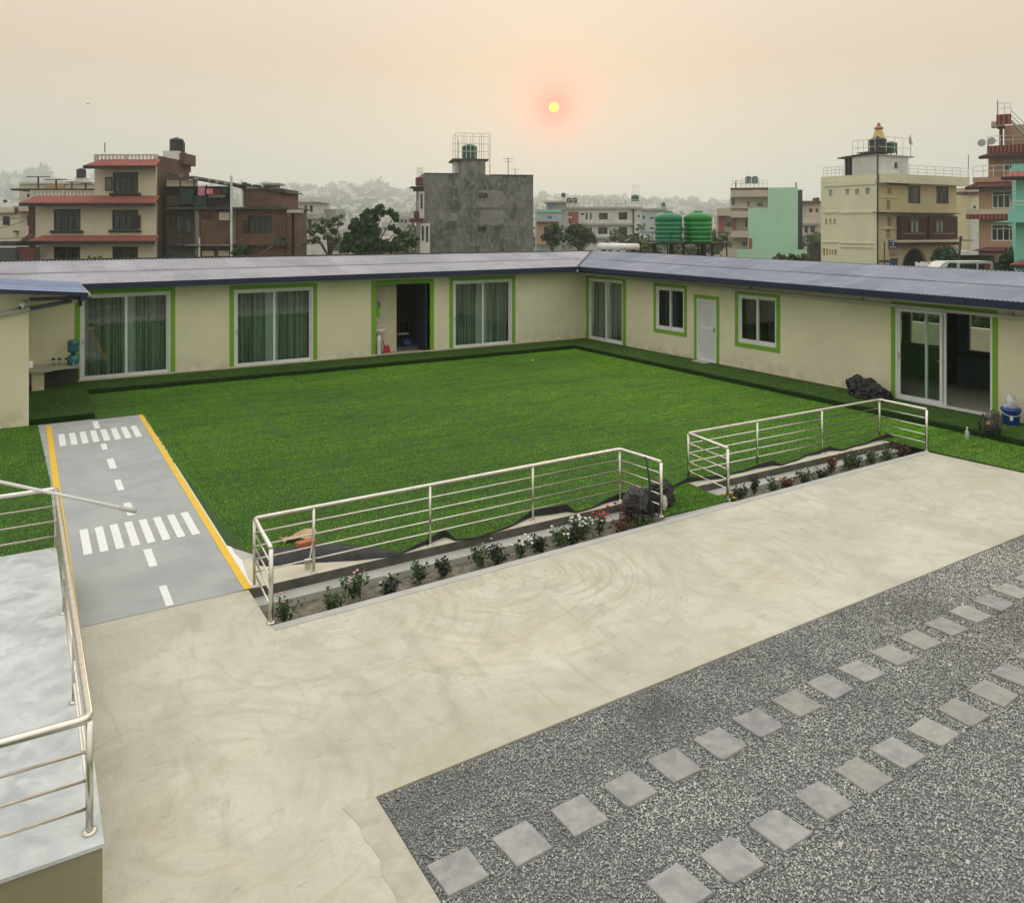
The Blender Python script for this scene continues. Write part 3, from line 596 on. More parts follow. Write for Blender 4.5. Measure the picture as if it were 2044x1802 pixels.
# openings  (u0,u1,z0,z1)
OL=[(1.25,3.57,.15,2.55),(5.36,7.79,.15,2.52),(9.90,11.88,.15,2.50),(12.77,15.18,.15,2.54)]
OR=[(.24,2.28,.15,2.48),(4.09,5.47,.95,2.40),(6.05,6.91,.15,2.13),(7.82,9.27,.93,2.38),(12.98,15.33,.15,2.44)]
mb=MB(); wallmesh(mb,FL,-7,18.5,.15,2.95,0,.14,OL); mb.build('wall',cream,LW)
mb=MB(); wallmesh(mb,FR,.0,23.5,.15,2.95,.0,.14,OR); mb.build('wall',cream,RW)
mb=MB(); mb.box(.0,18.49,25.18,25.20,.15,.20); mb.build('skirting',cream_in,LW)
mb=MB(); mb.box(-7,22,28.6,28.75,-.5,2.9); mb.build('rear_wall',cream,LW)
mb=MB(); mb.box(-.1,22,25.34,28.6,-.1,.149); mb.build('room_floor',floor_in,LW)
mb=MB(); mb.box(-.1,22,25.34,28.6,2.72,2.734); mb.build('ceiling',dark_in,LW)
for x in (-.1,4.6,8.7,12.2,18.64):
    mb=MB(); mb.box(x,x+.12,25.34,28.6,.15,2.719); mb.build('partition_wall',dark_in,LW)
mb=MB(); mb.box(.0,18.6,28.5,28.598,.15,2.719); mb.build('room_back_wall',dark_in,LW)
# right wing rooms; big room has rear windows
fb=Fr((21.8,25.2),(0,-1))
RO=[(10.8,11.06,1.05,2.3),(11.2,12.2,1.05,2.3),(12.9,14.0,1.05,2.3)]
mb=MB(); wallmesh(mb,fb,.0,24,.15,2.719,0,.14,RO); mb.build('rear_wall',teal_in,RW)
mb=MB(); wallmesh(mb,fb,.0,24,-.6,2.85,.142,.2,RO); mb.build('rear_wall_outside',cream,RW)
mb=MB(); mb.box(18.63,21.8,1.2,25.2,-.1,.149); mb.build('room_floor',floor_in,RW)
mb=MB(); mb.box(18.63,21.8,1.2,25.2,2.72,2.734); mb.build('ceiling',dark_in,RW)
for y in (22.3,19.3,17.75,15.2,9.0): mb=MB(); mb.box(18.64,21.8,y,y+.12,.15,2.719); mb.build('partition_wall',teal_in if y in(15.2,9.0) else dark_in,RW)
for u0,u1,z0,z1 in RO:
    mb=MB(); 
    for q in ((u0,u0+.05,z0,z1),(u1-.05,u1,z0,z1),(u0+.05,u1-.05,z0,z0+.05),(u0+.05,u1-.05,z1-.05,z1)): mb.box(q[0],q[1],-.02,.06,q[2],q[3],fb)
    f_=mb.build('rear_window',MATS['grey_drain_pipe'],RW)
    mb=MB(); mb.box(u0+.05,u1-.05,.02,.026,z0+.05,z1-.05,fb); mb.build('pane',glassm,f_)
mb=MB(); mb.box(10.0,15.6,-.06,-.005,.95,1.02,fb); mb.build('window_ledge',darkm,RW)
mb=MB(); mb.box(12.42,12.62,-.25,-.002,.15,2.7,fb); mb.build('room_column',darkm,RW)
# curtains
curt=mat('green_striped_curtain',(.03,.048,.040),(.19,.225,.185),scale=13,rough=.9,stretch=(1,1,.01),detail=3,c3=(.34,.38,.31),s3=26,f3=.5,lo=.4,hi=.6)
curtd=mat('dark_blue_curtain',(.012,.022,.03),(.03,.045,.055),scale=13,rough=.9,stretch=(1,1,.01),detail=3)
sheer=mat('pale_sheer_curtain',(.65,.70,.68),(.5,.56,.55),scale=20,rough=.9,stretch=(1,1,.01))
def curtain(parent,fr,u0,u1,z0,z1,v,m,seed=0,per=.13,amp=.035,flare=0):
    n=int((u1-u0)/per*8); V=[];F=[]
    for i in range(n+1):
        u=u0+(u1-u0)*i/n; ph=2*math.pi*u/per+1.2*math.sin(u*5+seed)
        for k in range(5):
            z=z1+(z0-z1)*k/4; vv=v+amp*math.sin(ph+.25*k)*(.6+.12*k)+.01*math.sin(u*23)
            uu=u+(u-(u0+u1)/2)*flare*k/4
            V.append(fr.w(uu,vv,z))
    for i in range(n):
        for k in range(4): F.append((i*5+k,i*5+k+1,(i+1)*5+k+1,(i+1)*5+k))
    mb=MB(); mb.add(V,F); return mb.build('curtain',m,parent,smooth=True)
def ring(mb,fr,u0,u1,z0,z1,v0,v1,w_,wb=None):
    wb=wb or w_
    mb.box(u0,u0+w_,v0,v1,z0,z1,fr); mb.box(u1-w_,u1,v0,v1,z0,z1,fr); mb.box(u0+w_,u1-w_,v0,v1,z1-w_,z1,fr); mb.box(u0+w_,u1-w_,v0,v1,z0,z0+wb,fr)
def sliding(parent,fr,o,name='sliding_door',curt_=None,bottom=False,tw=.115,open_=False,trim=True,mid=.5,tl=True):
    u0,u1,z0,z1=o; mb=MB(); ring(mb,fr,u0,u1,z0,z1,-.006,.10,.05); root=mb.build(name,upvc,parent)
    um=u0+(u1-u0)*mid
    for k,(a,b,v) in enumerate(((u0+.052,um+.03,.015),(um-.03 if not open_ else um-.42,u1-.052 if not open_ else um+.10,.058))):
        mb=MB(); ring(mb,fr,a,b,z0+.052,z1-.052,v,v+.035,.062 if k==0 or open_ else .055,.075); mb.build('sash',upvc,root)
        mb=MB(); mb.box(a+.06,b-.06,v+.014,v+.020,z0+.12,z1-.11,fr); mb.build('pane',glassm,root)
    if name!='window':
        mb=MB(); mb.box(u0+.07,u0+.10,-.03,.012,z0+1.0,z0+1.16,fr); mb.build('handle',pvc,root)
    if open_:
        mb=MB(); mb.box(um+.04,um+.07,.02,.055,z0+1.05,z0+1.09,fr); mb.box(um-.10,um+.04,.02,.035,z0+1.06,z0+1.08,fr); mb.build('handle',steel,root)
    if trim:
        mb=MB(); zb=z0-(tw if bottom else 0)
        if tl: mb.box(u0-tw,u0-.002,-.014,-.002,zb,z1+tw,fr)
        mb.box(u1+.002,u1+tw,-.014,-.002,zb,z1+tw,fr); mb.box(u0-.002,u1+.002,-.014,-.002,z1+.002,z1+tw,fr)
        if bottom: mb.box(u0-.002,u1+.002,-.014,-.002,zb,z0-.002,fr)
        mb.build('green_trim',lime,root)
    for c_ in (curt_ or []):
        curtain(root,fr,u0+(u1-u0)*c_[0],u0+(u1-u0)*c_[1],z0+.04,z1-.1,c_[2],c_[3],seed=u0,per=c_[4] if len(c_)>4 else .13,flare=.0)
    return root
sliding(LW,FL,OL[0],curt_=[(.03,.47,.2,curt),(.61,.97,.2,curt),(.44,.66,.28,sheer,.06)],tw=.13)
sliding(LW,FL,OL[1],curt_=[(.02,.40,.2,curt),(.57,.97,.2,curt),(.38,.6,.28,sheer,.06)],tw=.13)
sliding(LW,FL,OL[3],curt_=[(.02,.42,.2,curt),(.62,.97,.2,curt),(.38,.64,.28,sheer,.06)],tw=.14)
sliding(RW,FR,OR[0],curt_=[(.02,.44,.2,curt),(.56,.98,.2,curt),(.42,.58,.28,sheer,.06)],tw=.19)
sliding(RW,FR,OR[1],name='window',curt_=[(.02,.45,.25,curtd),(.72,.98,.25,curtd)],bottom=True,tw=.125)
sliding(RW,FR,OR[3],name='window',curt_=[(.02,.3,.3,curtd),(.6,.98,.3,curtd)],bottom=True,tw=.13)
sliding(RW,FR,OR[4],open_=True,mid=.49,tw=.115)
# white panelled door
u0,u1,z0,z1=OR[2]; mb=MB(); ring(mb,FR,u0,u1,z0,z1,-.01,.09,.055,.012); dr=mb.build('panel_door',upvc,RW)
for q,(a,b) in enumerate(((z0+.02,z0+1.02),(z0+1.09,z1-.06))):
    mb=MB(); mb.box(u0+.10,u1-.10,.035,.05,a+.03,b-.03,FR); mb.build('door_panel',upvc_door,dr)
mb=MB(); ring(mb,FR,u0+.056,u1-.056,z0+.014,z1-.056,.02,.06,.045); mb.box(u0+.1,u1-.1,.022,.058,z0+1.0,z0+1.075,FR); mb.box(u0+.06,u1-.06,.04,.048,z0+.05,z1-.07,FR); mb.build('door_leaf_frame',upvc,dr)
mb=MB(); mb.box(u1-.10,u1-.075,-.03,.018,z0+.95,z0+1.1,FR); mb.build('handle',steel,dr)
mb=MB(); tw=.12; mb.box(u0-tw,u0-.002,-.014,-.002,z0,z1+tw,FR); mb.box(u1+.002,u1+tw,-.014,-.002,z0,z1+tw,FR); mb.box(u0-.002,u1+.002,-.014,-.002,z1+.002,z1+tw,FR); mb.build('green_trim',lime,dr)
mb=MB(); mb.box(u0+.1,u1-.15,-.35,-.02,z0+.0,z0+.022,FR); mb.build('door_step',curbm,dr)
# open doorway with washroom alcove
u0,u1,z0,z1=OL[2]; mb=MB(); tw=.15
mb.box(u0-tw,u0,-.014,.142,z0,z1+tw,FL); mb.box(u1,u1+tw,-.014,.142,z0,z1+tw,FL); mb.box(u0,u1,-.014,.142,z1,z1+tw,FL); dw=mb.build('open_doorway',lime,LW)
mb=MB(); mb.box(8.82,10.89,25.78,25.9,.15,2.5); mb.box(10.78,10.89,25.9,28.5,.15,2.5); mb.build('washroom_wall',cream_in,LW)
mb=MB(); mb.box(9.9,11.88,25.18,25.36,.14,.165); mb.build('door_sill',white,LW)
mb=MB(); mb.box(11.74,11.78,25.25,26.0,.17,2.45); mb.build('open_door_leaf',mat('dark_door_leaf',(.02,.03,.04),rough=.5),LW)
mb=MB(); mb.box(10.9,12.2,25.9,27.4,.15,.24); mb.build('floor_edge',dark_in,LW)
# washroom things
mir=mat('mirror_glass',(.75,.8,.78),rough=.02,metal=1.)
mb=MB(); mb.box(9.86,10.28,25.755,25.778,1.37,1.90); o=mb.build('mirror',mir); tag(o,'square frameless mirror on the washroom wall above the sink','mirror')
s_=thing('pedestal_sink','white pedestal sink under the mirror in the open doorway','sink',(10.13,25.55,.15))
mb=MB(); mb.lathe([(.05,.62),(.16,.70),(.24,.78),(.26,.84),(.24,.845),(.17,.80),(.06,.77)],n=20); mb.v=[(x,y*.8,z) for x,y,z in mb.v]; mb.build('basin',white,s_,True,True)
mb=MB(); mb.lathe([(.11,0),(.09,.05),(.075,.3),(.09,.64)],n=14); mb.build('pedestal',white,s_,True,True)
mb=MB(); mb.tube([(-.02,.12,.82),(-.02,.12,1.02),(-.02,.08,1.06),(-.02,0,1.04)],.018,8); mb.build('tap',steel,s_,True,True)
red=mat('red_plastic',(.45,.02,.05),rough=.4); blue=mat('blue_plastic',(.012,.06,.28),(.01,.05,.24),rough=.35); ltplas=mat('cloudy_plastic_bag',(.55,.58,.6),rough=.3)
mb=MB(); mb.hull([(-.13,0,.0),(.13,0,0),(.13,.05,0),(-.13,.05,0)],[(-.09,0,.22),(.06,0,.26),(.06,.03,.26),(-.09,.03,.22)]); mb.tube([(-.08,.02,.2),(-.13,.05,.42)],.018,6); o=mb.build('dustpan',red); o.location=(10.48,25.62,.16); tag(o,'red plastic dustpan leaning on the washroom wall beside the sink','dustpan')
def blob(name,c,rad,seed,amp,m,parent=None,sub=4,flat=-.55,freq=2.2,fold=1.,local=False,box=1.):
    bm=bmesh.new(); bmesh.ops.create_icosphere(bm,subdivisions=sub,radius=1)
    for v in bm.verts:
        p=v.co.copy(); q=p*freq+Vector((seed*7.3,seed*3.1,0))
        d=noise.noise(q)*amp+ (1-abs(noise.noise(q*1.7)))**3*amp*fold*.8+noise.noise(q*4)*amp*.25
        p*=1+d-amp*.4
        if box!=1.: p=Vector([math.copysign(abs(k_)**box,k_) for k_ in p])
        if p.z<flat: p.z=flat+(p.z-flat)*.08
        v.co=Vector((p.x*rad[0],p.y*rad[1],(p.z-flat)*rad[2]))
    me=bpy.data.meshes.new(name); bm.to_mesh(me); bm.free()
    o=link(name,me,m,parent,True,True); o.location=Vector(c); 
    if parent is not None and not local: o.location-=parent.location
    return o
o=blob('bin_bag',(9.98,25.6,.15),(.14,.12,.26),4,.25,black_p); tag(o,'small black bin bag on the floor behind the sink pedestal','bag')
def pail(loc,r_,h_,m,label,nm='bucket',top=True):
    t=thing(nm,label,'bucket',loc); mb=MB(); mb.lathe([(r_*.78,0),(r_*.8,.01),(r_*.97,h_*.8),(r_*1.06,h_*.84),(r_*1.06,h_*.9),(r_,h_)],n=22); mb.build('pail_body',m,t,True,True)
    mb=MB(); mb.tube([(r_*1.05*math.cos(a_),-.02-r_*.4*math.sin(a_)*0-abs(math.sin(a_))*r_*.9,h_*.86-abs(math.sin(a_))*h_*.28) for a_ in np.linspace(0,math.pi,12)],.006,6); mb.build('handle',white,t,True,True); return t
pail((11.5,26.3,.15),.13,.33,blue,'blue plastic bucket inside the dark open doorway')
t=thing('utility_rack','small dark rack behind the blue bucket in the open doorway','rack',(11.5,26.75,.15)); mb=MB()
for x in (-.2,.2):
    for y in (-.14,.14): mb.box(x-.015,x+.015,y-.015,y+.015,0,.95)
mb.build('rack_frame',darkm,t,local=True); 
for z in (.45,.93): mb=MB(); mb.box(-.22,.22,-.16,.16,z,z+.03); mb.build('shelf',mat('dark_red_shelf',(.09,.012,.012),rough=.5) if z>.9 else white,t,local=True)
# gutter drain along right wing
mb=MB(); mb.tube([(17.72,24.62,2.80),(17.80,24.9,2.70),(18.3,25.05,2.66),(18.40,24.9,2.635),(18.40,14,2.49),(18.40,1.5,2.33)],.045,10); mb.build('drain_pipe',pvc,RW,True)
for y in (24.2,20.5,16.8,13.1,9.4): mb=MB(); mb.box(18.34,18.5,y,y+.03,2.42+(y-9.4)*.0132,2.50+(y-9.4)*.0132+.04); mb.build('pipe_clip',pvc,RW)
# ------------------------------------------------------------------ store room at left
SB=thing('store_building','cream building corner at far left with blue corrugated roof','building',(-3,22.5,0))
mb=MB(); mb.box(-7,.03,20.75,20.9,0,2.93); mb.box(-.1,.03,20.9,25.19,.0,2.93); mb.build('wall',cream,SB)
zs=lambda a,s_: 2.94+(1.16-s_)*.085
for i in range(5):
    sheet(SB,roofS,'y',20.08+i*.84,20.08+(i+1)*.84,-3.2,1.17,zs,lift=.003*i)
mb=MB(); mb.hull([(-3.2,20.07,3.30),(1.16,20.07,2.925),(1.16,20.09,2.925),(-3.2,20.09,3.30)],[(-3.2,20.07,3.24),(1.16,20.07,2.865),(1.16,20.09,2.865),(-3.2,20.09,3.24)]); mb.build('gable_trim',navy,SB)
mb=MB(); mb.box(1.12,1.20,20.10,24.3,2.83,2.925); mb.build('gutter',pvc,SB)
mb=MB(); mb.box(1.0,1.22,20.02,20.2,2.79,2.86); mb.build('gutter_bracket',navy,SB)
mb=MB(); mb.box(.04,1.1,20.2,20.26,2.80,2.88); mb.box(.04,1.1,22.4,22.46,2.80,2.88); mb.box(1.02,1.08,20.2,24.2,2.76,2.86); mb.box(.98,1.06,20.55,20.62,2.62,2.8); mb.build('roof_beam',darkm,SB)
mb=MB(); mb.tube([(-3,20.66,2.10),(.05,20.66,2.605)],.058,12); mb.build('drain_pipe',pvc,SB,True)
mb=MB(); mb.tube([(.052,20.66,2.605),(.90,20.66,2.745)],.05,12); mb.build('grey_drain_pipe',pvc_d,SB,True)
mb=MB(); mb.tube([(.86,20.66,2.74),(1.02,20.66,2.766)],.06,12); mb.tube([(.97,20.66,2.76),(.97,20.66,2.83)],.05,10); mb.build('pipe_elbow',pvc,SB,True)
def cctv(loc,d,label):
    t=thing('security_camera',label,'camera',loc); d=Vector(d).normalized(); mb=MB(); mb.tube([(0,0,0),d*.22],.045,12); mb.tube([(0,0,.035),d*.24+Vector((0,0,.045))],.035,8); mb.build('camera_body',white,t,True,True)
    mb=MB(); mb.tube([d*.221,d*.226],.038,12); mb.build('lens',darkm,t,False,True); mb=MB(); mb.tube([(0,0,0),-d*.08+Vector((0,.05,-.05))],.018,8); mb.tube([-d*.08+Vector((0,.05,-.05)),-d*.08+Vector((0,.07,-.05))],.05,10); mb.build('bracket',white,t,False,True)
cctv((-.02,20.58,2.76),(-.5,-.7,-.45),'white security camera on the corner of the cream wall above the drain pipe')
cctv((.60,20.5,2.90),(.8,-.45,-.15),'white security camera hanging under the blue roof left of the curtained door')
mb=MB(); mb.box(.02,.11,20.8,20.9,1.28,1.42); mb.build('switch_box',white,SB)
# counter in the alcove
ct=thing('stone_counter','low cement counter with curved front in the alcove beside the store building','counter',(.6,24.6,.15))
cp=[(.04,25.18),(.04,24.12),(.2,24.08),(.42,24.12),(.62,24.34),(.85,24.42),(1.22,24.42),(1.24,25.18)]
mb=MB(); mb.prism([(x,y) for x,y in cp],.64,.70); mb.build('counter_top',mat('pale_stone_top',(.42,.39,.31),rough=.6),ct)
mb=MB(); mb.box(.10,.38,24.3,24.55,.15,.64); mb.build('counter_leg',cream,ct)
mb=MB(); mb.box(.4,1.2,25.0,25.17,.15,.64); mb.build('under_counter_shade',dark_in,ct)  # dark panel added to stand for the shaded space under the counter
aqua=mat('blue_water_bottle_plastic',(.02,.15,.22),(.015,.11,.17),scale=8,rough=.15,spec=.7)
wd=thing('water_dispenser','blue water bottle upturned on a blue pot dispenser on the alcove counter','water dispenser',(1.06,24.70,.70))
mb=MB(); mb.lathe([(.10,0),(.13,.03),(.145,.12),(.13,.24),(.06,.29)],n=20); mb.build('pot',aqua,wd,True,True)
mb=MB(); mb.lathe([(.04,.27),(.06,.32),(.135,.36),(.14,.40),(.13,.43),(.14,.46),(.13,.50),(.14,.53),(.14,.62),(.12,.66),(.05,.68)],n=20); mb.build('bottle',aqua,wd,True,True)
mb=MB(); mb.tube([(0,-.13,.06),(0,-.19,.06),(0,-.19,.03)],.014,6); mb.build('tap',white,wd,True,True)
for i,(x,y) in enumerate(((.60,24.85),(.74,24.80),(.90,24.72))):
    t=thing('glass_jar',['leftmost','middle','rightmost'][i]+' of the small clear jars with dark lids on the alcove counter','jar',(x,y,.70),'jars on the alcove counter')
    mb=MB(); mb.lathe([(.045,0),(.05,.01),(.05,.13),(.04,.15)],n=12); mb.build('jar_body',glassm,t,True,True)
    mb=MB(); mb.lathe([(.045,.15),(.045,.18),(.02,.20)],n=12); mb.build('lid',darkm,t,True,True)
# ------------------------------------------------------------------ stainless railings
def railing(label,pts,posts,h,nb,rt=.026,z=0.,fr=(.79,.59,.40,.21),base=(0,0)):
    t=thing('steel_railing',label,'railing',(pts[0][0],pts[0][1],z))
    P3=[Vector((x,y,z+h)) for x,y in pts]
    # rounded corners
    path=[]
    for i,p in enumerate(P3):
        if 0<i<len(P3)-1:
            a_=(P3[i-1]-p).normalized(); b_=(P3[i+1]-p).normalized()
            for k in range(5):
                q=k/4; r0=p+a_*.06; r1=p+b_*.06; path.append(r0.lerp(p,q).lerp(p.lerp(r1,q),q))
        else: path.append(p)
    mb=MB(); mb.tube(path,rt,10); mb.build('top_rail',steel,t,True)
    for i in range(len(pts)-1):
        for f_ in fr[:nb]:
            mb=MB(); mb.tube([(pts[i][0],pts[i][1],z+h*f_),(pts[i+1][0],pts[i+1][1],z+h*f_)],.0105,8); mb.build('bar',steel,t,True)
    for x,y,r_ in posts:
        mb=MB(); mb.tube([(x,y,z),(x,y,z+h-.015)],r_,10); mb.lathe([(r_+.022,0),(r_+.022,.012),(r_+.004,.02)],(x,y,z),12); mb.build('post',steel,t,True)
    return t
railing('left steel railing with four bars guarding the long flower bed in front of the lawn',[(2.31,9.0),(2.37,10.02),(8.14,10.16),(8.23,9.28)],[(2.31,9.0,.026),(2.37,10.02,.019),(3.11,10.03,.019),(4.75,10.07,.019),(6.46,10.12,.019),(8.14,10.16,.019),(8.23,9.28,.026)],.83,4)
railing('right steel railing with four bars guarding the shorter flower bed near the big glass door',[(9.66,9.30),(9.78,10.33),(15.10,10.33),(15.08,9.30)],[(9.66,9.30,.026),(9.78,10.33,.019),(11.45,10.30,.019),(13.25,10.30,.019),(15.10,10.33,.019),(15.08,9.30,.026)],.83,4)
railing('steel railing with three bars around the whitewashed terrace in the left foreground',[(-6,5.90),(.345,5.87),(.30,11.28),(-6,11.30)],[(.345,5.87,.024),(.33,7.55,.016),(.32,9.35,.016),(.30,11.28,.024),(-1.6,5.88,.016),(-1.6,11.29,.016)],.735,3,rt=.029,z=.45,fr=(.72,.47,.22))
# white pole reaching in from the left
def VP(x,y,D): return Vector(tuple(FW*D+RT*((x-1022)/FPX*D))+ (0,))+Vector((0,0,H-(y-458)/FPX*D)) if False else Vector(((FW*D+RT*((x-1022)/FPX*D))[0],(FW*D+RT*((x-1022)/FPX*D))[1],H-(y-458)/FPX*D))
pole=thing('pole_arm','long white metal pole slanting in over the terrace railing in the left foreground','pole',(-2.0,8.0,.45))
A=VP(-380,880,6.4); B=VP(262,1018,5.9)
mb=MB(); mb.tube([A,B],.0125,10); mb.build('arm',white,pole,True)
mb=MB(); d=(B-A).normalized(); mb.tube([B-d*.09,B+d*.035],.019,10); mb.build('end_socket',pvc,pole,True)
mb=MB(); mb.tube([(A.x,A.y,.45),(A.x,A.y,A.z+.1)],.035,10); mb.build('mast',white,pole,True)
# ------------------------------------------------------------------ bags, bucket and the like
rag=mat('worn_dark_cloth',(.018,.018,.02),(.035,.034,.032),scale=9,rough=.85,bump=.4,bscale=30)
t=thing('bin_bags','heap of shiny black plastic sheeting slumped by the wall left of the big glass door','bags',(18.0,12.75,.15))
blob('bag_lump',(18.12,12.95,.15),(.25,.28,.28),1,.34,black_p,t,5,freq=1.3,fold=1.3); blob('bag_lump',(18.0,12.52,.15),(.30,.40,.21),2,.36,black_p,t,5,freq=1.2,fold=1.3); blob('bag_lump',(18.1,12.72,.30),(.20,.26,.16),3,.4,black_p,t,5,freq=1.3,fold=1.3)
brown=mat('brown_black_backpack_cloth',(.10,.085,.06),(.03,.027,.022),scale=9,rough=.8,bump=.3,c3=(.30,.24,.16),s3=6,f3=.5,lo=.45,hi=.55)
t=thing('backpack','brown and black backpack sitting on the edge of the turf platform below the glass door','backpack',(17.12,9.12,.15))
blob('pack_body',(17.12,9.12,.15),(.12,.16,.23),5,.10,brown,t,4,flat=-.8,box=.6,fold=.3); blob('pocket',(16.99,9.12,.18),(.07,.13,.13),6,.12,rag,t,3)
mb=MB(); mb.tube([(17.10,9.02,.50),(17.08,8.98,.60),(17.08,9.12,.62),(17.10,9.18,.50)],.012,6); mb.build('carry_handle',rag,t,True)
mb=MB(); mb.tube([(17.0,8.97,.52),(16.92,8.93,.35),(16.98,8.92,.19)],.022,6); mb.tube([(17.0,9.25,.52),(16.92,9.30,.35),(16.98,9.30,.19)],.022,6); mb.build('strap',rag,t,True)
mb=MB(); mb.box(16.93,16.945,9.08,9.16,.34,.40); mb.build('patch',mat('orange_patch',(.5,.25,.10)),t)
t=pail((18.15,9.30,.15),.19,.36,blue,'blue plastic bucket with a clear bag inside, beside the big glass door')
blob('bag_in_bucket',(18.15,9.30,.47),(.13,.12,.2),7,.4,ltplas,t,3); mb=MB(); mb.box(-.06,.0,-.186,-.18,.12,.22); mb.build('pail_label',white,t,local=True); t.rotation_euler=(0,0,R_(-50))
t=thing('plastic_bottle','small clear drinking bottle standing on the lawn beside the backpack','bottle',(16.62,9.38,.02)); mb=MB(); mb.lathe([(.035,0),(.04,.01),(.04,.16),(.015,.2),(.015,.23)],n=12); mb.build('bottle_body',mat('clear_bottle_plastic',(.45,.55,.52),rough=.15),t,True,True); mb=MB(); mb.lathe([(.018,.23),(.018,.25),(.01,.252)],n=10); mb.build('cap',white,t,True,True)
grey_cl=mat('grey_brown_cloth',(.11,.10,.09),(.055,.05,.05),scale=10,rough=.9,bump=.4,bscale=25); pinkw=mat('pale_pink_cloth',(.45,.36,.34),(.62,.60,.60),scale=8,rough=.9)
greyd=mat('grey_canvas_cloth',(.10,.10,.10),(.05,.05,.052),scale=7,rough=.85,bump=.4,bscale=25)
t=thing('luggage_bag','grey and brown stuffed bag leaning behind the end post of the left railing','bag',(8.08,9.62,0))
for k_,(x,y,z,a_,b_,c_,m_) in enumerate(((7.98,9.66,0,.15,.15,.17,greyd),(8.10,9.60,0,.16,.15,.20,grey_cl),(8.03,9.62,.22,.13,.12,.10,grey_cl),(8.16,9.50,0,.12,.10,.12,rag),(7.92,9.56,.05,.10,.09,.11,rag))): blob('bag_lump',(x,y,z),(a_,b_,c_),20+k_,.38,m_,t,4,flat=-.7,freq=2.6,fold=1.)
t=thing('duffel_bag','black round stuffed bag with pale cloth hanging out on the turf mat','bag',(8.55,9.55,.02))
for k_,(x,y,z,a_,b_,c_,m_) in enumerate(((8.58,9.64,.02,.19,.17,.18,rag),(8.42,9.56,.02,.14,.13,.16,rag),(8.52,9.62,.24,.15,.13,.09,black_p),(8.66,9.70,.2,.11,.1,.10,rag),(8.42,9.44,.02,.055,.05,.13,pinkw),(8.34,9.44,.02,.05,.05,.09,grey_cl),(8.32,9.52,.02,.10,.10,.12,rag))): blob('bag_lump',(x,y,z),(a_,b_,c_),40+k_,.38,m_,t,4,flat=-.7,freq=2.6,fold=1.)
t=thing('umbrella','closed dark umbrella standing upright beside the stuffed bags','umbrella',(8.10,9.40,0)); mb=MB(); mb.tube([(8.12,9.40,.02),(8.11,9.40,.5),(8.06,9.42,.84)],.026,8,.012); mb.build('canopy',mat('dark_green_nylon',(.015,.05,.04),rough=.6),t,True); mb=MB(); mb.tube([(8.06,9.42,.84),(8.04,9.43,.9)],.009,6); mb.build('tip',darkm,t)
card=mat('torn_cardboard',(.52,.38,.23),(.44,.31,.18),scale=8,rough=.9)
V=[];F=[]
for i in range(9):
    for j in range(4):
        V.append((-.25+.0625*i,-.09+.06*j+(.03*math.sin(i*1.9) if j==0 else 0),.03+.03*math.sin(i*.8+j)+.02*(j%2)))
for i in range(8):
    for j in range(3): F.append((i*4+j,(i+1)*4+j,(i+1)*4+j+1,i*4+j+1))
mb=MB(); mb.add(V,F); mb.add([(x,y,z-.012) for x,y,z in V],[f[::-1] for f in F]); o=mb.build('cardboard_piece',card); o.location=(3.25,11.18,.03); o.rotation_euler=(0,0,R_(8)); tag(o,'torn piece of brown cardboard lying on the lawn corner behind the left railing','cardboard')
brm=mat('orange_brick',(.42,.16,.07),(.36,.13,.06),scale=20,rough=.9,bump=.4)
mb=MB(); mb.box(-.13,.13,-.06,.06,0,.07); o=mb.build('brick',brm); o.location=(3.22,10.72,.09); o.rotation_euler=(0,0,R_(6)); tag(o,'orange brick weighing down the folded black turf edge','brick')
wb=o.modifiers.new('b','BEVEL'); wb.width=.006
t=thing('garden_trowel','small white handled tool leaning on the second railing post of the left railing','tool',(3.2,10.3,.05)); mb=MB(); mb.tube([(3.10,10.22,.02),(3.22,10.34,.42)],.008,6); mb.build('handle',white,t); mb=MB(); mb.box(3.04,3.12,10.16,10.2,.02,.13); mb.build('blade',steel,t)
mb=MB(); mb.lathe([(.05,0),(.05,.008),(.02,.01)],n=10); o=mb.build('plate',white); o.location=(14.3,22.4,.03); tag(o,'tiny white disc lying on the lawn near the inner corner','disc')
# ------------------------------------------------------------------ bedding plants
leafm=mat('rose_leaf_green',(.035,.075,.022),(.06,.11,.03),scale=30,rough=.6); leafd=mat('dark_leaf',(.018,.03,.018),(.03,.04,.022),scale=30,rough=.6); leafr=mat('reddish_leaf',(.12,.03,.03),(.06,.04,.025),scale=30,rough=.6)
stemm=mat('plant_stem',(.07,.08,.03),rough=.8)
PET={'white':mat('white_petal',(.75,.75,.66),rough=.6),'pink':mat('pink_petal',(.65,.33,.33),rough=.6),'red':mat('red_petal',(.55,.05,.06),rough=.6),'yellow':mat('yellow_petal',(.70,.50,.02),rough=.6),'orange':mat('orange_petal',(.65,.25,.03),rough=.6),'cream':mat('cream_petal',(.68,.66,.35),rough=.6)}
def leaves(name,C,size,seed,m,parent,local=True,aspect=1.7):
    r=np.random.default_rng(seed); n=len(C); a=r.normal(size=(n,3)); a/=np.linalg.norm(a,axis=1)[:,None]; b=np.cross(a,r.normal(size=(n,3))); b/=np.linalg.norm(b,axis=1)[:,None]
    s=size*r.uniform(.6,1.3,(n,1)); a=a*s*aspect*.5; b=b*s*.5
    V=np.stack([C-a,C+b,C+a,C-b],1).reshape(-1,3); me=nmesh(name,V,np.arange(4*n).reshape(-1,4),4); return link(name,me,m,parent,False,local)
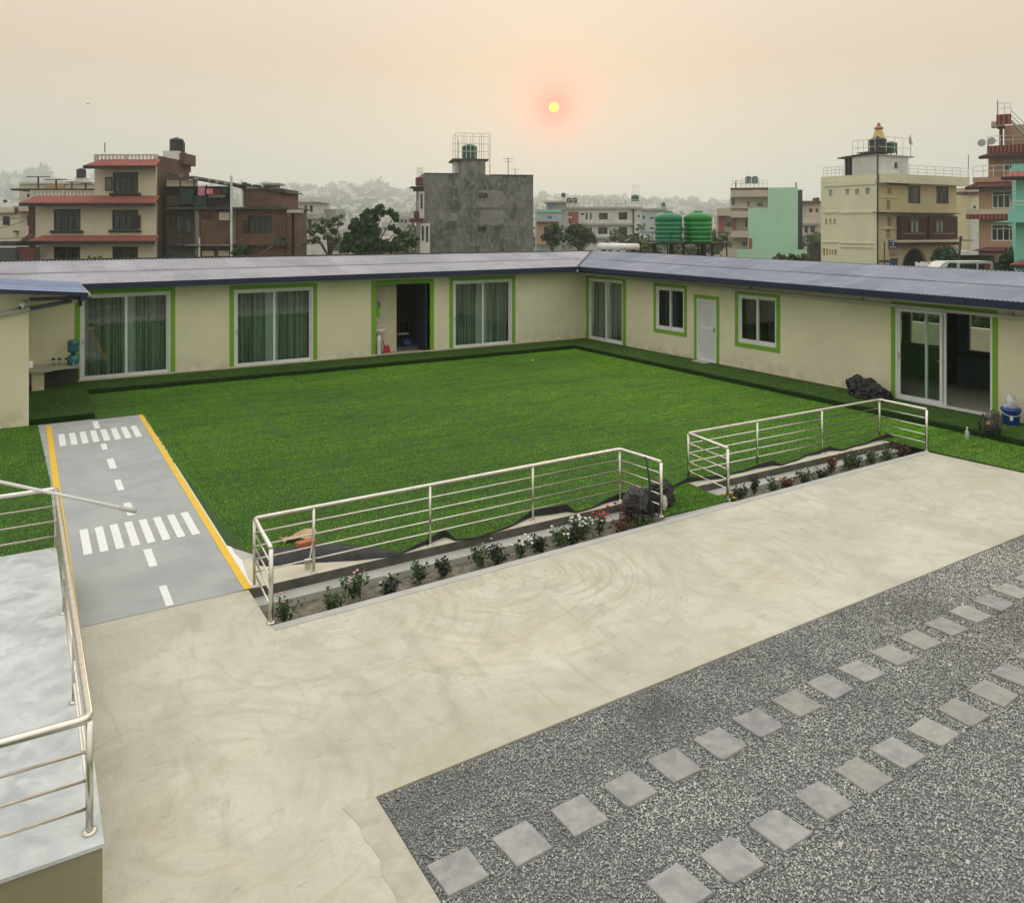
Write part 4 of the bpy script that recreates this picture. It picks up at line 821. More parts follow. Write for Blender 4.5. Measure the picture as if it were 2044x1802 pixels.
def plant(x,y,h,wd_,nl,m,fl,label,seed):
    r=np.random.default_rng(seed); h*=.68; wd_*=1.05; nl=int(nl*1.35); fl=[(a_,b_,c_*.7) for a_,b_,c_ in fl]; t=thing('flower_plant',label,'plant',(x+r.uniform(-.07,.07),y+r.uniform(-.09,.05),-.19),None)
    mb=MB(); tips=[]
    ns=5+int(wd_*12)
    for i in range(ns):
        a=r.uniform(0,6.28); rr=wd_*r.uniform(.3,.9)*.5; q=Vector((rr*math.cos(a),rr*math.sin(a),h*r.uniform(.6,1.))); mb.tube([(0,0,0),q*.5+Vector((0,0,.03)),q],.005,4); tips.append(q)
    mb.build('stem',stemm,t,False,True)
    C=[]
    for k in range(nl):
        q=tips[r.integers(len(tips))]; f_=r.uniform(.25,1.02); C.append(np.array(q)*f_+r.normal(0,wd_*.10,3))
    C=np.array(C); C[:,2]=np.clip(C[:,2],.02,None); leaves('foliage',C,.033,seed,m,t)
    for colr_,nf,sz in fl:
        for k in range(nf):
            q=tips[r.integers(len(tips))]; c=Vector(q)+Vector((r.normal(0,.05),r.normal(0,.05),.02+r.uniform(-.05,.04)))
            b_=blob('blossom',(0,0,0),(sz,sz,sz*.8),seed+k,.35,PET[colr_],t,2,local=True); b_.location=c
    return t
PL=[(2.50,9.25,.42,.30,150,leafm,[('pink',4,.022)],'tall leggy pink flowered plant, first in the bed by the left corner post'),
(3.05,9.32,.36,.28,170,leafm,[],'bushy plain green plant, second from the left end of the long bed'),
(3.47,9.45,.50,.34,200,leafm,[('pink',3,.028)],'tall green plant topped with a few pale pink roses, third from the left'),
(3.85,9.35,.30,.30,200,leafd,[('cream',3,.025)],'low dark plant with pale yellow buds near the left end'),
(4.27,9.45,.42,.28,170,leafm,[('pink',1,.018)],'upright green plant without open flowers right of the yellow budded one'),
(4.65,9.42,.36,.28,190,leafd,[('pink',3,.018)],'dark green plant with small faded pink tips in the long bed'),
(5.12,9.55,.45,.34,150,leafm,[('pink',1,.02),('white',2,.014)],'spindly green plant below the lifted turf corner'),
(5.45,9.48,.34,.36,230,leafd,[('cream',2,.02)],'round dark green shrub with tiny cream flowers beside the white roses'),
(5.80,9.47,.36,.26,110,leafm,[('white',14,.030)],'compact plant covered in white blossoms in the middle of the long bed'),
(6.16,9.48,.32,.30,200,leafd,[],'nearly black leaved plant right of the compact white one'),
(6.47,9.55,.42,.32,160,leafm,[('white',4,.032)],'green plant with loose white flowers just left of the big white cluster'),
(6.80,9.55,.34,.30,180,leafd,[('white',2,.02)],'dark leafy plant tucked between two white flowering plants'),
(7.05,9.60,.50,.42,220,leafm,[('white',22,.030)],'largest white flowering plant in the long bed'),
(7.33,9.62,.50,.26,130,leafm,[('red',9,.035),('white',2,.025)],'coral red flowering plant touching the big white one'),
(7.62,9.55,.26,.36,110,leafr,[('red',1,.02)],'low reddish brown plant right of the coral red flowers'),
(7.85,9.62,.52,.36,160,leafr,[('red',4,.014)],'tall plant with dark red leaves near the right end of the long bed'),
(8.02,9.40,.30,.30,170,leafm,[],'low green plant at the foot of the bags at the end of the long bed'),
(9.84,9.55,.22,.28,90,leafm,[('yellow',16,.032)],'yellow marigold plant by the first post of the right railing'),
(10.22,9.58,.30,.30,190,leafd,[('cream',1,.02)],'dark round plant right of the yellow marigold'),
(10.60,9.65,.45,.22,130,leafd,[('red',1,.018)],'thin dark upright plant in the shorter bed'),
(10.98,9.65,.36,.28,170,leafm,[('white',3,.018)],'green plant with specks of white left of the orange flower'),
(11.35,9.62,.28,.28,150,leafr,[('orange',3,.035)],'low reddish plant with an orange bloom'),
(11.85,9.68,.42,.34,190,leafm,[('yellow',2,.02)],'bushy green plant right of the orange bloom'),
(12.35,9.70,.30,.26,130,leafd,[],'small dark plant in the middle of the shorter bed'),
(12.80,9.75,.55,.30,150,leafr,[('pink',3,.022)],'tall bare reddish rose bush in the shorter bed'),
(13.25,9.75,.50,.34,170,leafm,[('pink',1,.02)],'leggy green rose bush right of the tall reddish one'),
(13.65,9.78,.26,.40,200,leafd,[],'low spreading dark plant near the right end of the shorter bed'),
(14.05,9.78,.36,.30,150,leafm,[('yellow',3,.018)],'green plant with tiny yellow flowers near the right end'),
(14.45,9.75,.42,.34,170,leafm,[('cream',2,.02)],'yellowish green plant second from the right end of the shorter bed'),
(14.80,9.70,.50,.28,160,leafr,[],'tall reddish plant, last at the right end of the shorter bed')]
for i,p in enumerate(PL): plant(*p,100+i)
# ------------------------------------------------------------------ town beyond the roofs
Zm=lambda ox,oy,s: (lambda zx,zy:((ox+zx/s)*.676,(oy+zy/s)*.676))
z1=Zm(0,380,2.271); z2=Zm(800,380,2.271); z3=Zm(1600,480,2.555); z4=Zm(2300,280,2.823); z5=Zm(0,480,6.007); za=Zm(480,500,4.645); zg=Zm(1180,380,4.867); zv=Zm(2600,660,4.82); zr6=Zm(2700,300,3.605)
def M(n,a,b=None,**k): k.setdefault('bump',.3); k.setdefault('bscale',12); k.setdefault('scale',.5); return mat(n,a,b,**k)
h_cream=M('old_cream_render',(.58,.54,.42),(.52,.48,.37),c3=(.44,.40,.31),s3=1.5,f3=.3)
h_brick=M('red_brown_brickwork',(.135,.068,.042),(.075,.042,.03),c3=(.20,.12,.085),s3=5,f3=.5)
h_brickd=M('sooty_brickwork',(.055,.038,.03),(.025,.022,.02),c3=(.10,.075,.055),s3=3,f3=.5)
h_conc=M('stained_grey_render',(.17,.175,.165),(.075,.08,.078),scale=.5,c3=(.27,.27,.245),s3=2.6,f3=.7,lo=.4,hi=.6,detail=8,dist=.8,stretch=(1,1,.6))
h_concd=M('dark_mossy_concrete',(.06,.06,.05),(.028,.03,.026),c3=(.11,.11,.09),s3=2,f3=.5)
h_tile=M('faded_red_roof_tile',(.30,.085,.065),(.24,.07,.055),c3=(.36,.15,.12),s3=4,f3=.5,stretch=(3,3,.6))
h_tiled=M('dark_red_trim',(.13,.035,.03),(.09,.03,.027)); h_wood=M('dark_brown_window_wood',(.022,.014,.012),rough=.6)
h_white=M('chalky_white_render',(.66,.66,.63),(.57,.57,.54),c3=(.34,.34,.31),s3=1.2,f3=.35)
h_yel=M('pale_lemon_render',(.70,.69,.50),(.64,.63,.455),c3=(.58,.58,.45),s3=1.2,f3=.4); h_yel2=M('yellow_ochre_render',(.62,.56,.34),(.56,.50,.30),c3=(.48,.44,.29),s3=1.5,f3=.3)
h_patch=M('lighter_weathered_plaster',(.235,.24,.215),(.15,.155,.14),scale=.7,c3=(.29,.29,.26),s3=1.6,f3=.6,detail=8,dist=.8)
h_mint=M('mint_green_render',(.42,.68,.49),(.39,.64,.46)); h_teal=M('turquoise_render',(.22,.55,.45),(.20,.50,.41)); h_brown=M('tan_brown_render',(.40,.265,.17),(.35,.23,.145))
h_beige=M('beige_render',(.52,.47,.37),(.46,.42,.33)); h_blue=M('pale_blue_render',(.36,.45,.48),(.31,.39,.42)); h_grey=M('light_grey_render',(.40,.40,.38),(.33,.33,.32),c3=(.25,.25,.24),s3=1.,f3=.4)
h_maroon=M('maroon_boarding',(.075,.022,.022),(.055,.018,.018)); h_redp=M('brick_red_panel',(.36,.10,.075),(.30,.085,.065)); h_dkgl=mat('dark_window_glass',(.03,.035,.04),rough=.12,spec=.6)
h_curt=mat('pale_window_curtain',(.40,.39,.34),(.20,.19,.17),scale=3,stretch=(3,3,.1)); h_gold=mat('golden_spire_paint',(.62,.46,.08),(.50,.36,.07),scale=2,rough=.45)
h_tankb=mat('black_tank_plastic',(.022,.028,.032),rough=.45); h_tankg=mat('green_tank_plastic',(.010,.20,.085),(.009,.17,.075),scale=2,rough=.35,c3=(.03,.26,.13),s3=6,f3=.3); h_tankd=mat('dark_green_tank_plastic',(.010,.10,.05),rough=.4); h_tankg2=mat('leaf_green_tank_plastic',(.012,.24,.04),(.010,.20,.035),scale=2,rough=.35)
galv=mat('galvanised_pipe',(.5,.5,.48),rough=.4,metal=.3); h_sign=mat('blue_sign_paint',(.03,.10,.22),rough=.5)
def B(name,label,cat,fr,x,y=520): 
    p=fr.w(*(fr.U(x),0,0)); return thing(name,label,cat,p,)
def bx(fr,par,name,m,a,b,v0=0.,v1=.25,bev=None,zt=None):
    """box from two picture corners on the plane v0 of a facade"""
    ua,za_=fr.hit(a[0],a[1],v0); ub,zb=fr.hit(b[0],b[1],v0); mb=MB(); mb.box(ua,ub,v0,v1,za_,zb,fr); return mb.build(name,m,par)
def facade(fr,par,m,xl,xr,ytop,wins,v=0.,t=.22,name='wall',zb=-.6,depth=None,sidem=None,frame=h_wood,cols=3,curtp=.5,seed=1,sill=False,pane=None,trans=True):
    """front wall with real openings, plus side and back walls and roof slab"""
    uL=fr.U(xl,v); uR=fr.U(xr,v); zt=fr.Z((xl+xr)/2,ytop,v); ops=[]; rg_=random.Random(seed)
    for w_ in wins:
        ua,zt_=fr.hit(w_[0],w_[1],v); ub,zb_=fr.hit(w_[2],w_[3],v); ops.append((ua,ub,zb_,zt_))
    mb=MB(); wallmesh(mb,fr,uL,uR,zb,zt,v,v+t,ops); f=mb.build(name,m,par)
    if depth:
        mb=MB(); mb.box(uL,uL+t,v+t,v+depth,zb,zt,fr); mb.box(uR-t,uR,v+t,v+depth,zb,zt,fr); mb.box(uL+t,uR-t,v+depth-t,v+depth,zb,zt,fr); mb.build('side_wall',sidem or m,par)
        mb=MB(); mb.box(uL+.02,uR-.02,v+t,v+depth-.02,zt-.5,zt-.32,fr); mb.build('roof_slab',h_grey,par)
    for k,(w_,o) in enumerate(zip(wins,ops)): window(fr,par,o,v,frame,w_[4] if len(w_)>4 else cols,w_[5] if len(w_)>5 else curtp,rg_,sill,pane=pane)
    return zt
def window(fr,par,o,v,frame,cols,curtp,rg_,sill,trans=.28,pane=None):
    u0,u1,z0,z1_=o; fw=min(.09,(u1-u0)*.08); mb=MB(); ring(mb,fr,u0,u1,z0,z1_,v+.05,v+.13,fw)
    if cols>1:
        zt=z1_-(z1_-z0)*trans if cols>2 else None
        for i in range(1,cols): u=u0+(u1-u0)*i/cols; mb.box(u-fw*.4,u+fw*.4,v+.055,v+.125,z0+fw,(zt or z1_-fw),fr)
        if zt: mb.box(u0+fw,u1-fw,v+.055,v+.125,zt,zt+fw*.8,fr); mb.box((u0+u1)/2-fw*.3,(u0+u1)/2+fw*.3,v+.055,v+.125,zt+fw*.8,z1_-fw,fr)
    w_=mb.build('window',frame,par); mb=MB(); mb.box(u0+fw,u1-fw,v+.09,v+.095,z0+fw,z1_-fw,fr); mb.build('pane',pane or bglass,w_)
    mb=MB(); mb.box(u0-.1,u1+.1,v+.9,v+.95,z0-.1,z1_+.1,fr); mb.build('dark_room',dark_in,w_)
    if curtp>0:
        for (a,b) in ((.03,.32),(.36,.64),(.68,.97)):
            if rg_.random()<curtp: curtain(w_,fr,u0+(u1-u0)*a,u0+(u1-u0)*b,z0+.03,z1_-(z1_-z0)*.2,v+.2,h_curt,seed=rg_.random()*9,per=.16,amp=.03)
    if sill: mb=MB(); mb.box(u0-.22,u1+.22,v-.14,v+.02,z0-.22,z0-.01,fr); mb.build('sill',frame,w_)
    return w_
def eave(fr,par,x0,x1,yt,yb,out,m=None,v=0.,left=True,right=False,name='tiled_eave',under=True):
    """sloping tiled canopy: top edge on the wall plane, lower edge standing out"""
    m=m or h_tile; uL=fr.U(x0,v-out); uR=fr.U(x1,v-out); zb=fr.Z((x0+x1)/2,yb,v-out); zt=fr.Z((x0+x1)/2,yt,v)
    n=max(3,int((uR-uL)/.5)); 
    a=fr.w(uL,v-out,zb); b=fr.w(uR,v-out,zb); c_=fr.w(uR-(out*.9 if right else 0),v,zt); d=fr.w(uL+(out*.9 if left else 0),v,zt)
    a2=(a[0],a[1],a[2]-.10); b2=(b[0],b[1],b[2]-.10); c2=(c_[0],c_[1],c_[2]-.14); d2=(d[0],d[1],d[2]-.14)
    mb=MB(); mb.hull([a,b,c_,d],[a2,b2,c2,d2])
    # tile rolls
    k=int((uR-uL)/.32)
    for i in range(1,k):
        u=uL+(uR-uL)*i/k; t0=min(1,(u-uL)/(out*.9)) if left else 1; vv=v-out+out*t0
        p=fr.w(u,v-out-.01,zb+.01); q=fr.w(u,vv,zb+(zt-zb)*t0+.012); mb.tube([p,q],.03,4,cap=False)
    o=mb.build(name,m,par); mb=MB(); mb.hull([a2,b2,b2,a2] if 0 else [fr.w(uL,v-out-.03,zb-.02),fr.w(uR,v-out-.03,zb-.02),fr.w(uR,v-out+.03,zb-.02),fr.w(uL,v-out+.03,zb-.02)],[fr.w(uL,v-out-.03,zb-.26),fr.w(uR,v-out-.03,zb-.26),fr.w(uR,v-out+.03,zb-.26),fr.w(uL,v-out+.03,zb-.26)]); mb.build('eave_board',h_wood,o)
    return o
def tank(fr,x0,x1,yt,yb,v,m,label,group=None,nm='water_tank',lid=True,n=20):
    u0,z0=fr.hit(x0,yb,v); u1,z1_=fr.hit(x1,yt,v); r_=(u1-u0)/2; p=fr.w((u0+u1)/2,v+r_,z0); h=z1_-z0; t=thing(nm,label,'water tank',p,group)
    pr=[(r_*.96,0),(r_,h*.02)]
    for k in range(5):
        a=.06+k*.14; pr+=[(r_,h*a),(r_*.955,h*(a+.015)),(r_*.955,h*(a+.035)),(r_,h*(a+.05))]
    pr+=[(r_,h*.80),(r_*.93,h*.86),(r_*.7,h*.92),(r_*.34,h*.95)]
    mb=MB(); mb.lathe(pr,n=n); mb.build('tank_body',m,t,True,True); mb=MB(); mb.lathe([(r_*.34,h*.945),(r_*.34,h*.98),(r_*.25,h),(r_*.05,h)],n=12); mb.build('lid',m,t,True,True); return t,p,r_,h
def rail(fr,par,x0,x1,yb,h,v,m=galv,posts=6,bars=(1,.55),name='roof_railing',r_=.028,v1=None):
    u0,z0=fr.hit(x0,yb,v); u1,z1_=fr.hit(x1,yb,v); mb=MB(); 
    for f_ in bars: mb.tube([fr.w(u0,v,z0+h*f_),fr.w(u1,v,z0+h*f_)],r_,5)
    for i in range(posts+1): u=u0+(u1-u0)*i/posts; mb.tube([fr.w(u,v,z0),fr.w(u,v,z0+h)],r_,5)
    return mb.build(name,m,par)
def mast(fr,x,yb,yt,v,label,arms=0,nm='rooftop_mast',r_=.04,m=None,flag=None):
    u,z0=fr.hit(x,yb,v); _,z1_=fr.hit(x,yt,v); t=thing(nm,label,'mast',fr.w(u,v,z0)); mb=MB(); mb.tube([fr.w(u,v,z0),fr.w(u,v,z1_)],r_,6)
    mb.build('pole',m or galv,t)
    if arms:
        mb=MB()
        for i in range(arms): zz=z1_-.1-.3*i; mb.tube([fr.w(u-.55+.1*i,v,zz),fr.w(u+.55-.1*i,v,zz)],.02,4)
        mb.build('arm',m or galv,t)
    return t
# ---- cream house with red tiled bands
f=Fr.px(60,62,312,62); A_=B('cream_house','three storey cream house with red tiled bands and dark wooden windows at the left','house',f,190)
P=z1; q=lambda *a:P(*a)
w1=[(*q(360,540),*q(540,682),4,1),(*q(752,545),*q(928,678),4,.7),(*q(360,792),*q(537,935),4,.8),(*q(752,792),*q(925,935),4,.8)]
x0=q(238,0)[0]; x1=q(1046,0)[0]
facade(f,A_,h_cream,x0,x1,q(0,497)[1],w1,0,depth=7,sidem=h_brick,sill=True,seed=3,cols=4)
x2=q(633,0)[0]; facade(f,A_,h_cream,x2,x1,q(0,252)[1],[(*q(757,292),*q(927,430),4,.8)],.0,depth=6.4,sidem=h_brick,sill=True,seed=5,zb=f.Z(200,q(0,497)[1])+.01)
eave(f,A_,*[q(128,0)[0],q(1036,0)[0]],q(0,450)[1],q(0,497)[1],.95,name='tiled_band'); eave(f,A_,q(182,0)[0],q(1034,0)[0],q(0,716)[1],q(0,752)[1],.85,name='tiled_band'); eave(f,A_,q(557,0)[0],q(1040,0)[0],q(0,207)[1],q(0,247)[1],.95,name='tiled_band')
# balusters and parapets
def balus(xa,xb,yt,yb,v):
    ua,zt=f.hit(xa,yt,v); ub,zb_=f.hit(xb,yb,v); mb=MB(); n=int((ub-ua)/.28)
    for i in range(n): u=ua+(ub-ua)*(i+.5)/n; mb.box(u-.07,u+.07,v,v+.12,zb_,zt-.10,f)
    mb.build('baluster_row',h_white,A_)['kind']='stuff'; mb=MB(); mb.box(ua,ub,v-.03,v+.16,zt-.10,zt,f); 
    for u in (ua,(ua+ub)/2,ub): mb.box(u-.13,u+.13,v-.04,v+.17,zb_-.1,zt+.001,f)
    mb.build('parapet_rail',h_beige,A_)
balus(*[q(642,0)[0],q(1044,0)[0]],q(0,172)[1],q(0,210)[1],.05); balus(q(215,0)[0],q(632,0)[0],q(0,415)[1],q(0,455)[1],.3)
mb=MB(); mb.box(f.U(x1)-.25,f.U(x1)-.02,.18,6.8,f.Z(x1,q(0,252)[1]),f.Z(x1,q(0,178)[1]),f); mb.build('brick_parapet',h_brick,A_)
# side porch columns, pergola slab
for yy0,yy1 in ((520,716),(752,935)):
    for xx,ww in ((205,26),(226,14)):
        bx(f,A_,'porch_column',h_tiled if ww>20 else h_concd,q(xx-ww/2,yy0),q(xx+ww/2,yy1),.9,1.2)
    bx(f,A_,'column_capital',h_wood,q(190,yy0-8),q(238,yy0+14),.8,1.3)
bx(f,A_,'pergola_slab',h_concd,q(70,402),q(632,414),1.2,4.6)
mb=MB(); mb.box(f.U(q(160,0)[0]),f.U(x0)-.01,1.4,6.9,-.6,f.Z(100,q(0,500)[1],1.4),f); mb.build('side_wing',h_beige,A_)
eave(f,A_,q(138,0)[0],q(235,0)[0],q(0,702)[1],q(0,745)[1],.5,v=.9,m=h_tiled,name='side_eave')
# open casements
for (xa,ya,xb,yb) in ((930,582,946,672),(716,326,757,418)): 
    ua,zt=f.hit(*q(xa,ya)); ub,zb_=f.hit(*q(xb,yb)); mb=MB()
    fs=Fr(f.w(ua if xa<800 else ub,0,0)[:2],f.u*(1 if xa<800 else -1)+f.n*(-.9)); 
    fs=Fr(f.w(ub,-.0,0)[:2],-f.u-f.n*.5) if xa<800 else Fr(f.w(ua,0,0)[:2],f.u-f.n*.9)
    L_=abs(ub-ua)*1.15; ring(mb,fs,0.02,L_,zb_,zt,-.03,.03,.08); wn=mb.build('open_casement',h_wood,A_); mb=MB(); mb.box(.1,L_-.08,-.005,.005,zb_+.08,zt-.08,fs); mb.build('pane',bglass,wn)
# tank tower
bx(f,A_,'tank_plinth',h_white,q(1092,150),q(1200,222),4.5,6.2); bx(f,A_,'stair_head',h_brick,q(1198,165),q(1240,240),4.6,6.9); bx(f,A_,'stair_head_top',h_brick,q(1212,90),q(1228,165),5,5.4)
tank(f,*[q(1120,0)[0],q(1212,0)[0]],q(0,55)[1],q(0,151)[1],4.6,h_tankb,'black ribbed water tank on the white plinth above the cream house')
mast(f,q(703,0)[0],q(0,160)[1],q(0,95)[1],.3,'short leaning prayer flag pole on the top parapet of the cream house',m=h_tiled)
for i,(xx,y0_,y1_) in enumerate(((257,402,326),(377,402,345),(482,402,362),(575,402,368))):
    t=thing('shade_post',['leftmost','second','third','fourth'][i]+' thin T shaped steel post on the pergola slab of the cream house','post',f.w(f.U(q(xx,0)[0],2.),2.,8),'T posts on the pergola slab'); u,zt=f.hit(*q(xx,y1_),2.); _,zb_=f.hit(*q(xx,y0_),2.)
    mb=MB(); mb.tube([f.w(u,2,zb_),f.w(u,2,zt)],.07,5); mb.box(u-(.9 if i<2 else .45),u+(.9 if i<2 else .45),1.9,2.1,zt,zt+.06,f); mb.build('post',h_concd,t)
# ---- brick annex
f2=Fr.px(330,62.6,571,62.6); An=B('brick_house','unfinished sooty brick house with sloping tin roof and hanging laundry','house',f2,450); P=za
q=P; slab1=q(0,525)[1]; slab2=q(0,1035)[1]
def pz(x,y): return q(x,y)
facade(f2,An,h_brickd,q(40,0)[0],q(445,0)[0],slab1+3,[(*q(170,640),*q(390,880),2,.4)],.45,depth=6,frame=h_wood)
facade(f2,An,h_brick,q(505,0)[0],q(925,0)[0],slab1+3,[(*q(562,628),*q(690,690),1,0)],.25,depth=6.2,frame=h_wood)
facade(f2,An,h_brick,q(1000,0)[0],q(1700,0)[0],slab1+3,[(*q(1175,640),*q(1495,880),4,.9)],.25,depth=6.2,frame=h_wood,seed=9)
bx(f2,An,'vent_hood',h_beige,q(775,590),q(915,700),.1,.24)
bx(f2,An,'shutter',h_wood,q(1100,700),q(1172,880),.15,.22)
for a_,b_,m_ in ((445,500,h_conc),(925,1000,h_conc)): bx(f2,An,'concrete_column',m_,q(a_,545),q(b_,1185),.05,.5)
bx(f2,An,'floor_slab',h_concd,q(36,520),q(1705,548),-.25,6.6); bx(f2,An,'floor_slab',h_concd,q(36,1028),q(1705,1048),-.2,6.6); bx(f2,An,'slab_lip',h_conc,q(305,1030),q(930,1050),-.5,-.22)
bx(f2,An,'lower_wall',h_concd,q(40,1050),q(1700,1500),.3,6); 
for a_,b_ in ((540,700),(765,910)): bx(f2,An,'garage_opening',h_beige,q(a_,1120),q(b_,1190),.2,.28)
for a_,b_ in ((1705,1770),(1808,1872)): bx(f2,An,'brick_pier',h_brick,q(a_,590),q(b_,1500),.1,1.); 
bx(f2,An,'pier_cap',h_beige,q(1700,555),q(1885,598),.0,1.1); bx(f2,An,'dark_gap',dark_in,q(1770,598),q(1808,1500),.5,.9)
# top storey: open under tin roof
bx(f2,An,'back_wall',h_concd,q(45,235),q(925,520),2.2,2.4); bx(f2,An,'knee_wall',h_brickd,q(48,360),q(250,500),.1,.3); bx(f2,An,'beam',h_beige,q(48,150),q(470,235),.15,.3); bx(f2,An,'knee_wall',h_brickd,q(620,400),q(925,515),.6,.8); bx(f2,An,'ledge',h_grey,q(620,345),q(855,388),.3,.6)
for xx in (45,240,430,600,920): bx(f2,An,'timber_post',h_wood,q(xx-6,150 if xx<500 else 215),q(xx+6,515),.1,.2)
def tinroof(xa,ya,xb,yb,v0,v1,drop):
    ua,zt=f2.hit(*q(xa,ya),v0); ub,zb_=f2.hit(*q(xb,yb),v0); mb=MB(); mb.hull([f2.w(ua,v0,zt),f2.w(ub,v0,zb_),f2.w(ub,v1,zb_+drop),f2.w(ua,v1,zt+drop)],[f2.w(ua,v0,zt-.08),f2.w(ub,v0,zb_-.08),f2.w(ub,v1,zb_+drop-.08),f2.w(ua,v1,zt+drop-.08)]); mb.build('tin_roof',h_concd,An)
    rg_=random.Random(int(xa)); mb=MB()
    for i in range(9): 
        t_=(i+.3+.4*rg_.random())/9; u=ua+(ub-ua)*t_; z_=zt+(zb_-zt)*t_; mb.box(u-.15,u+.18,v0+.1,v0+.4,z_,z_+.10+.08*rg_.random(),f2)
    mb.build('roof_weight',h_concd,An)['kind']='stuff'
tinroof(40,70,930,222,-.3,5.5,.25); tinroof(935,215,1110,262,-.2,5,.1); tinroof(1075,205,1680,312,-.2,5,.1)
bx(f2,An,'roof_room',h_brick,q(1108,262),q(1640,515),.05,4.8); bx(f2,An,'corner_post',h_white,q(1078,255),q(1104,500),-.05,.15); bx(f2,An,'roof_shelf',h_grey,q(1360,190),q(1610,215),1,2.5); bx(f2,An,'shelf_leg',h_blue,q(1380,215),q(1580,262),1.4,2)
mb=MB(); u,zt=f2.hit(*q(944,90),-.3); mb.tube([f2.w(u,-.3,-.6),f2.w(u,-.3,zt)],.09,8); mb.build('vent_pipe',h_white,An); mb=MB(); u,zt=f2.hit(*q(505,940),-.3); mb.tube([f2.w(u,-.3,-.6),f2.w(u,-.3,zt)],.07,8); mb.build('vent_pipe',h_white,An)
cl={'pink':mat('pink_patterned_cloth',(.45,.10,.22),(.55,.30,.38),scale=4),'coral':mat('coral_cloth',(.6,.16,.15),(.6,.35,.3),scale=3),'wine':mat('wine_red_cloth',(.12,.02,.03)),'green':mat('bottle_green_cloth',(.02,.08,.05)),'dteal':mat('dark_teal_cloth',(.015,.045,.045))}
for nm_,m_,(a_,b_,c_,d_),lb in (('laundry',cl['pink'],(485,230,580,360),'pink patterned cloth drying under the tin roof of the brick house'),('laundry',cl['coral'],(600,265,690,340),'coral pink cloth drying beside the patterned one on the brick house'),('laundry',cl['wine'],(705,270,800,350),'wine red cloth on the washing line of the brick house'),('laundry',cl['green'],(815,240,900,335),'bottle green cloth at the right end of the washing line'),('laundry',cl['dteal'],(240,265,420,480),'large dark teal sheet hanging in the open top floor of the brick house'),('laundry',cl['dteal'],(430,365,600,515),'dull teal sheet hanging low beneath the pink cloth')):
    ua,zt=f2.hit(*q(a_,b_),-.05); ub,zb_=f2.hit(*q(c_,d_),-.05); o=curtain(None,f2,ua,ub,zb_,zt,-.05,m_,seed=a_,per=.4,amp=.05); o.name=nm_; tag(o,lb,'laundry')
# ---- cream houses at the far left
f3=Fr.px(0,78,190,78); P=z5; q=P; C_=B('beige_house','beige flat roofed house half hidden behind the cream house','house',f3,60)
facade(f3,C_,h_beige,q(340,0)[0],q(1670,0)[0],q(0,372)[1],[(*q(482,560),*q(522,620),1,0),(*q(482,940),*q(525,1120),1,0)],0,depth=8)
bx(f3,C_,'roof_cornice',h_white,q(335,340),q(1675,378),-.15,.25); bx(f3,C_,'brown_parapet_panel',h_brown,q(800,362),q(1140,470),-.12,-.01); bx(f3,C_,'ledge',h_tiled,q(260,866),q(500,884),-.7,-.01)
tank(f3,*[q(1318,0)[0],q(1480,0)[0]],q(0,95)[1],q(0,270)[1],2,h_tankb,'square shouldered black water tank on the beige house roof'); bx(f3,C_,'tank_stand',h_white,q(1330,272),q(1520,352),2.2,3.2)
f4=Fr.px(0,95,60,95); D_=B('pale_house','pale cream house with one dark window at the far left edge','house',f4,20)
facade(f4,D_,h_cream,-40,q(345,0)[0],q(0,790)[1],[(*q(50,958),*q(176,1115),2,0)],0,depth=8); bx(f4,D_,'ledge',h_tiled,(-40,q(0,892)[1]),q(260,905),-.4,-.01); bx(f4,D_,'ledge_post',h_tiled,q(255,790),q(285,905),-.4,-.01)
bx(f4,D_,'ac_hood',h_concd,q(228,1208),q(335,1240),-.6,-.01)
tank(f4,*[q(38,0)[0],q(103,0)[0]],q(0,660)[1],q(0,712)[1],4,h_tankb,'small dark tank on the roof of the pale house')
f5=Fr.px(0,58,60,58); E_=B('netted_shed','low shed under dark netting at the left edge behind the long roof','shed',f5,20)
bx(f5,E_,'net_wall',h_dkgl,(-60,q(0,1400)[1]),q(285,1480),0,3); bx(f5,E_,'shed_frame',h_white,(-60,q(0,1490)[1]),q(275,1512),-.1,.0); bx(f5,E_,'net_wall',dark_in,(-60,q(0,1513)[1]),q(270,1900),-.05,3)
bx(f5,E_,'gate_panel',h_tiled,q(355,1520),q(600,1900),-.2,.1)
# ---- grey rendered building
fg=Fr.px(849,78,1064,80); G_=B('grey_building','tall bare grey rendered building with stained blank wall left of centre','building',fg,960); P=zg; q=P
mb=MB(); zt0=fg.Z(*q(350,645)); zt1=fg.Z(*q(1920,675)); u0=fg.U(q(330,0)[0]); u1=fg.U(q(1920,0)[0])
mb.hull([fg.w(u0,0,zt0),fg.w(u1,0,zt1),fg.w(u1,9,zt1),fg.w(u0,9,zt0)],[fg.w(u0,0,-.6),fg.w(u1,0,-.6),fg.w(u1,9,-.6),fg.w(u0,9,-.6)]); mb.build('wall',h_conc,G_)
bx(fg,G_,'stair_tower',h_conc,q(870,430),q(1232,660),.0,3.4); bx(fg,G_,'tower_slab',h_concd,q(765,428),q(1280,462),-.05,3.8) ; bx(fg,G_,'parapet_cap',h_concd,q(355,636),q(835,652),-.06,.2); bx(fg,G_,'parapet_cap',h_concd,q(1300,658),q(1925,682),-.06,.2)
bx(fg,G_,'tower_side',h_white,q(800,465),q(870,640),.6,3.2)
for yy in (1135,1395): bx(fg,G_,'floor_line',h_conc,q(480,yy),q(1915,yy+18),-.035,-.003)

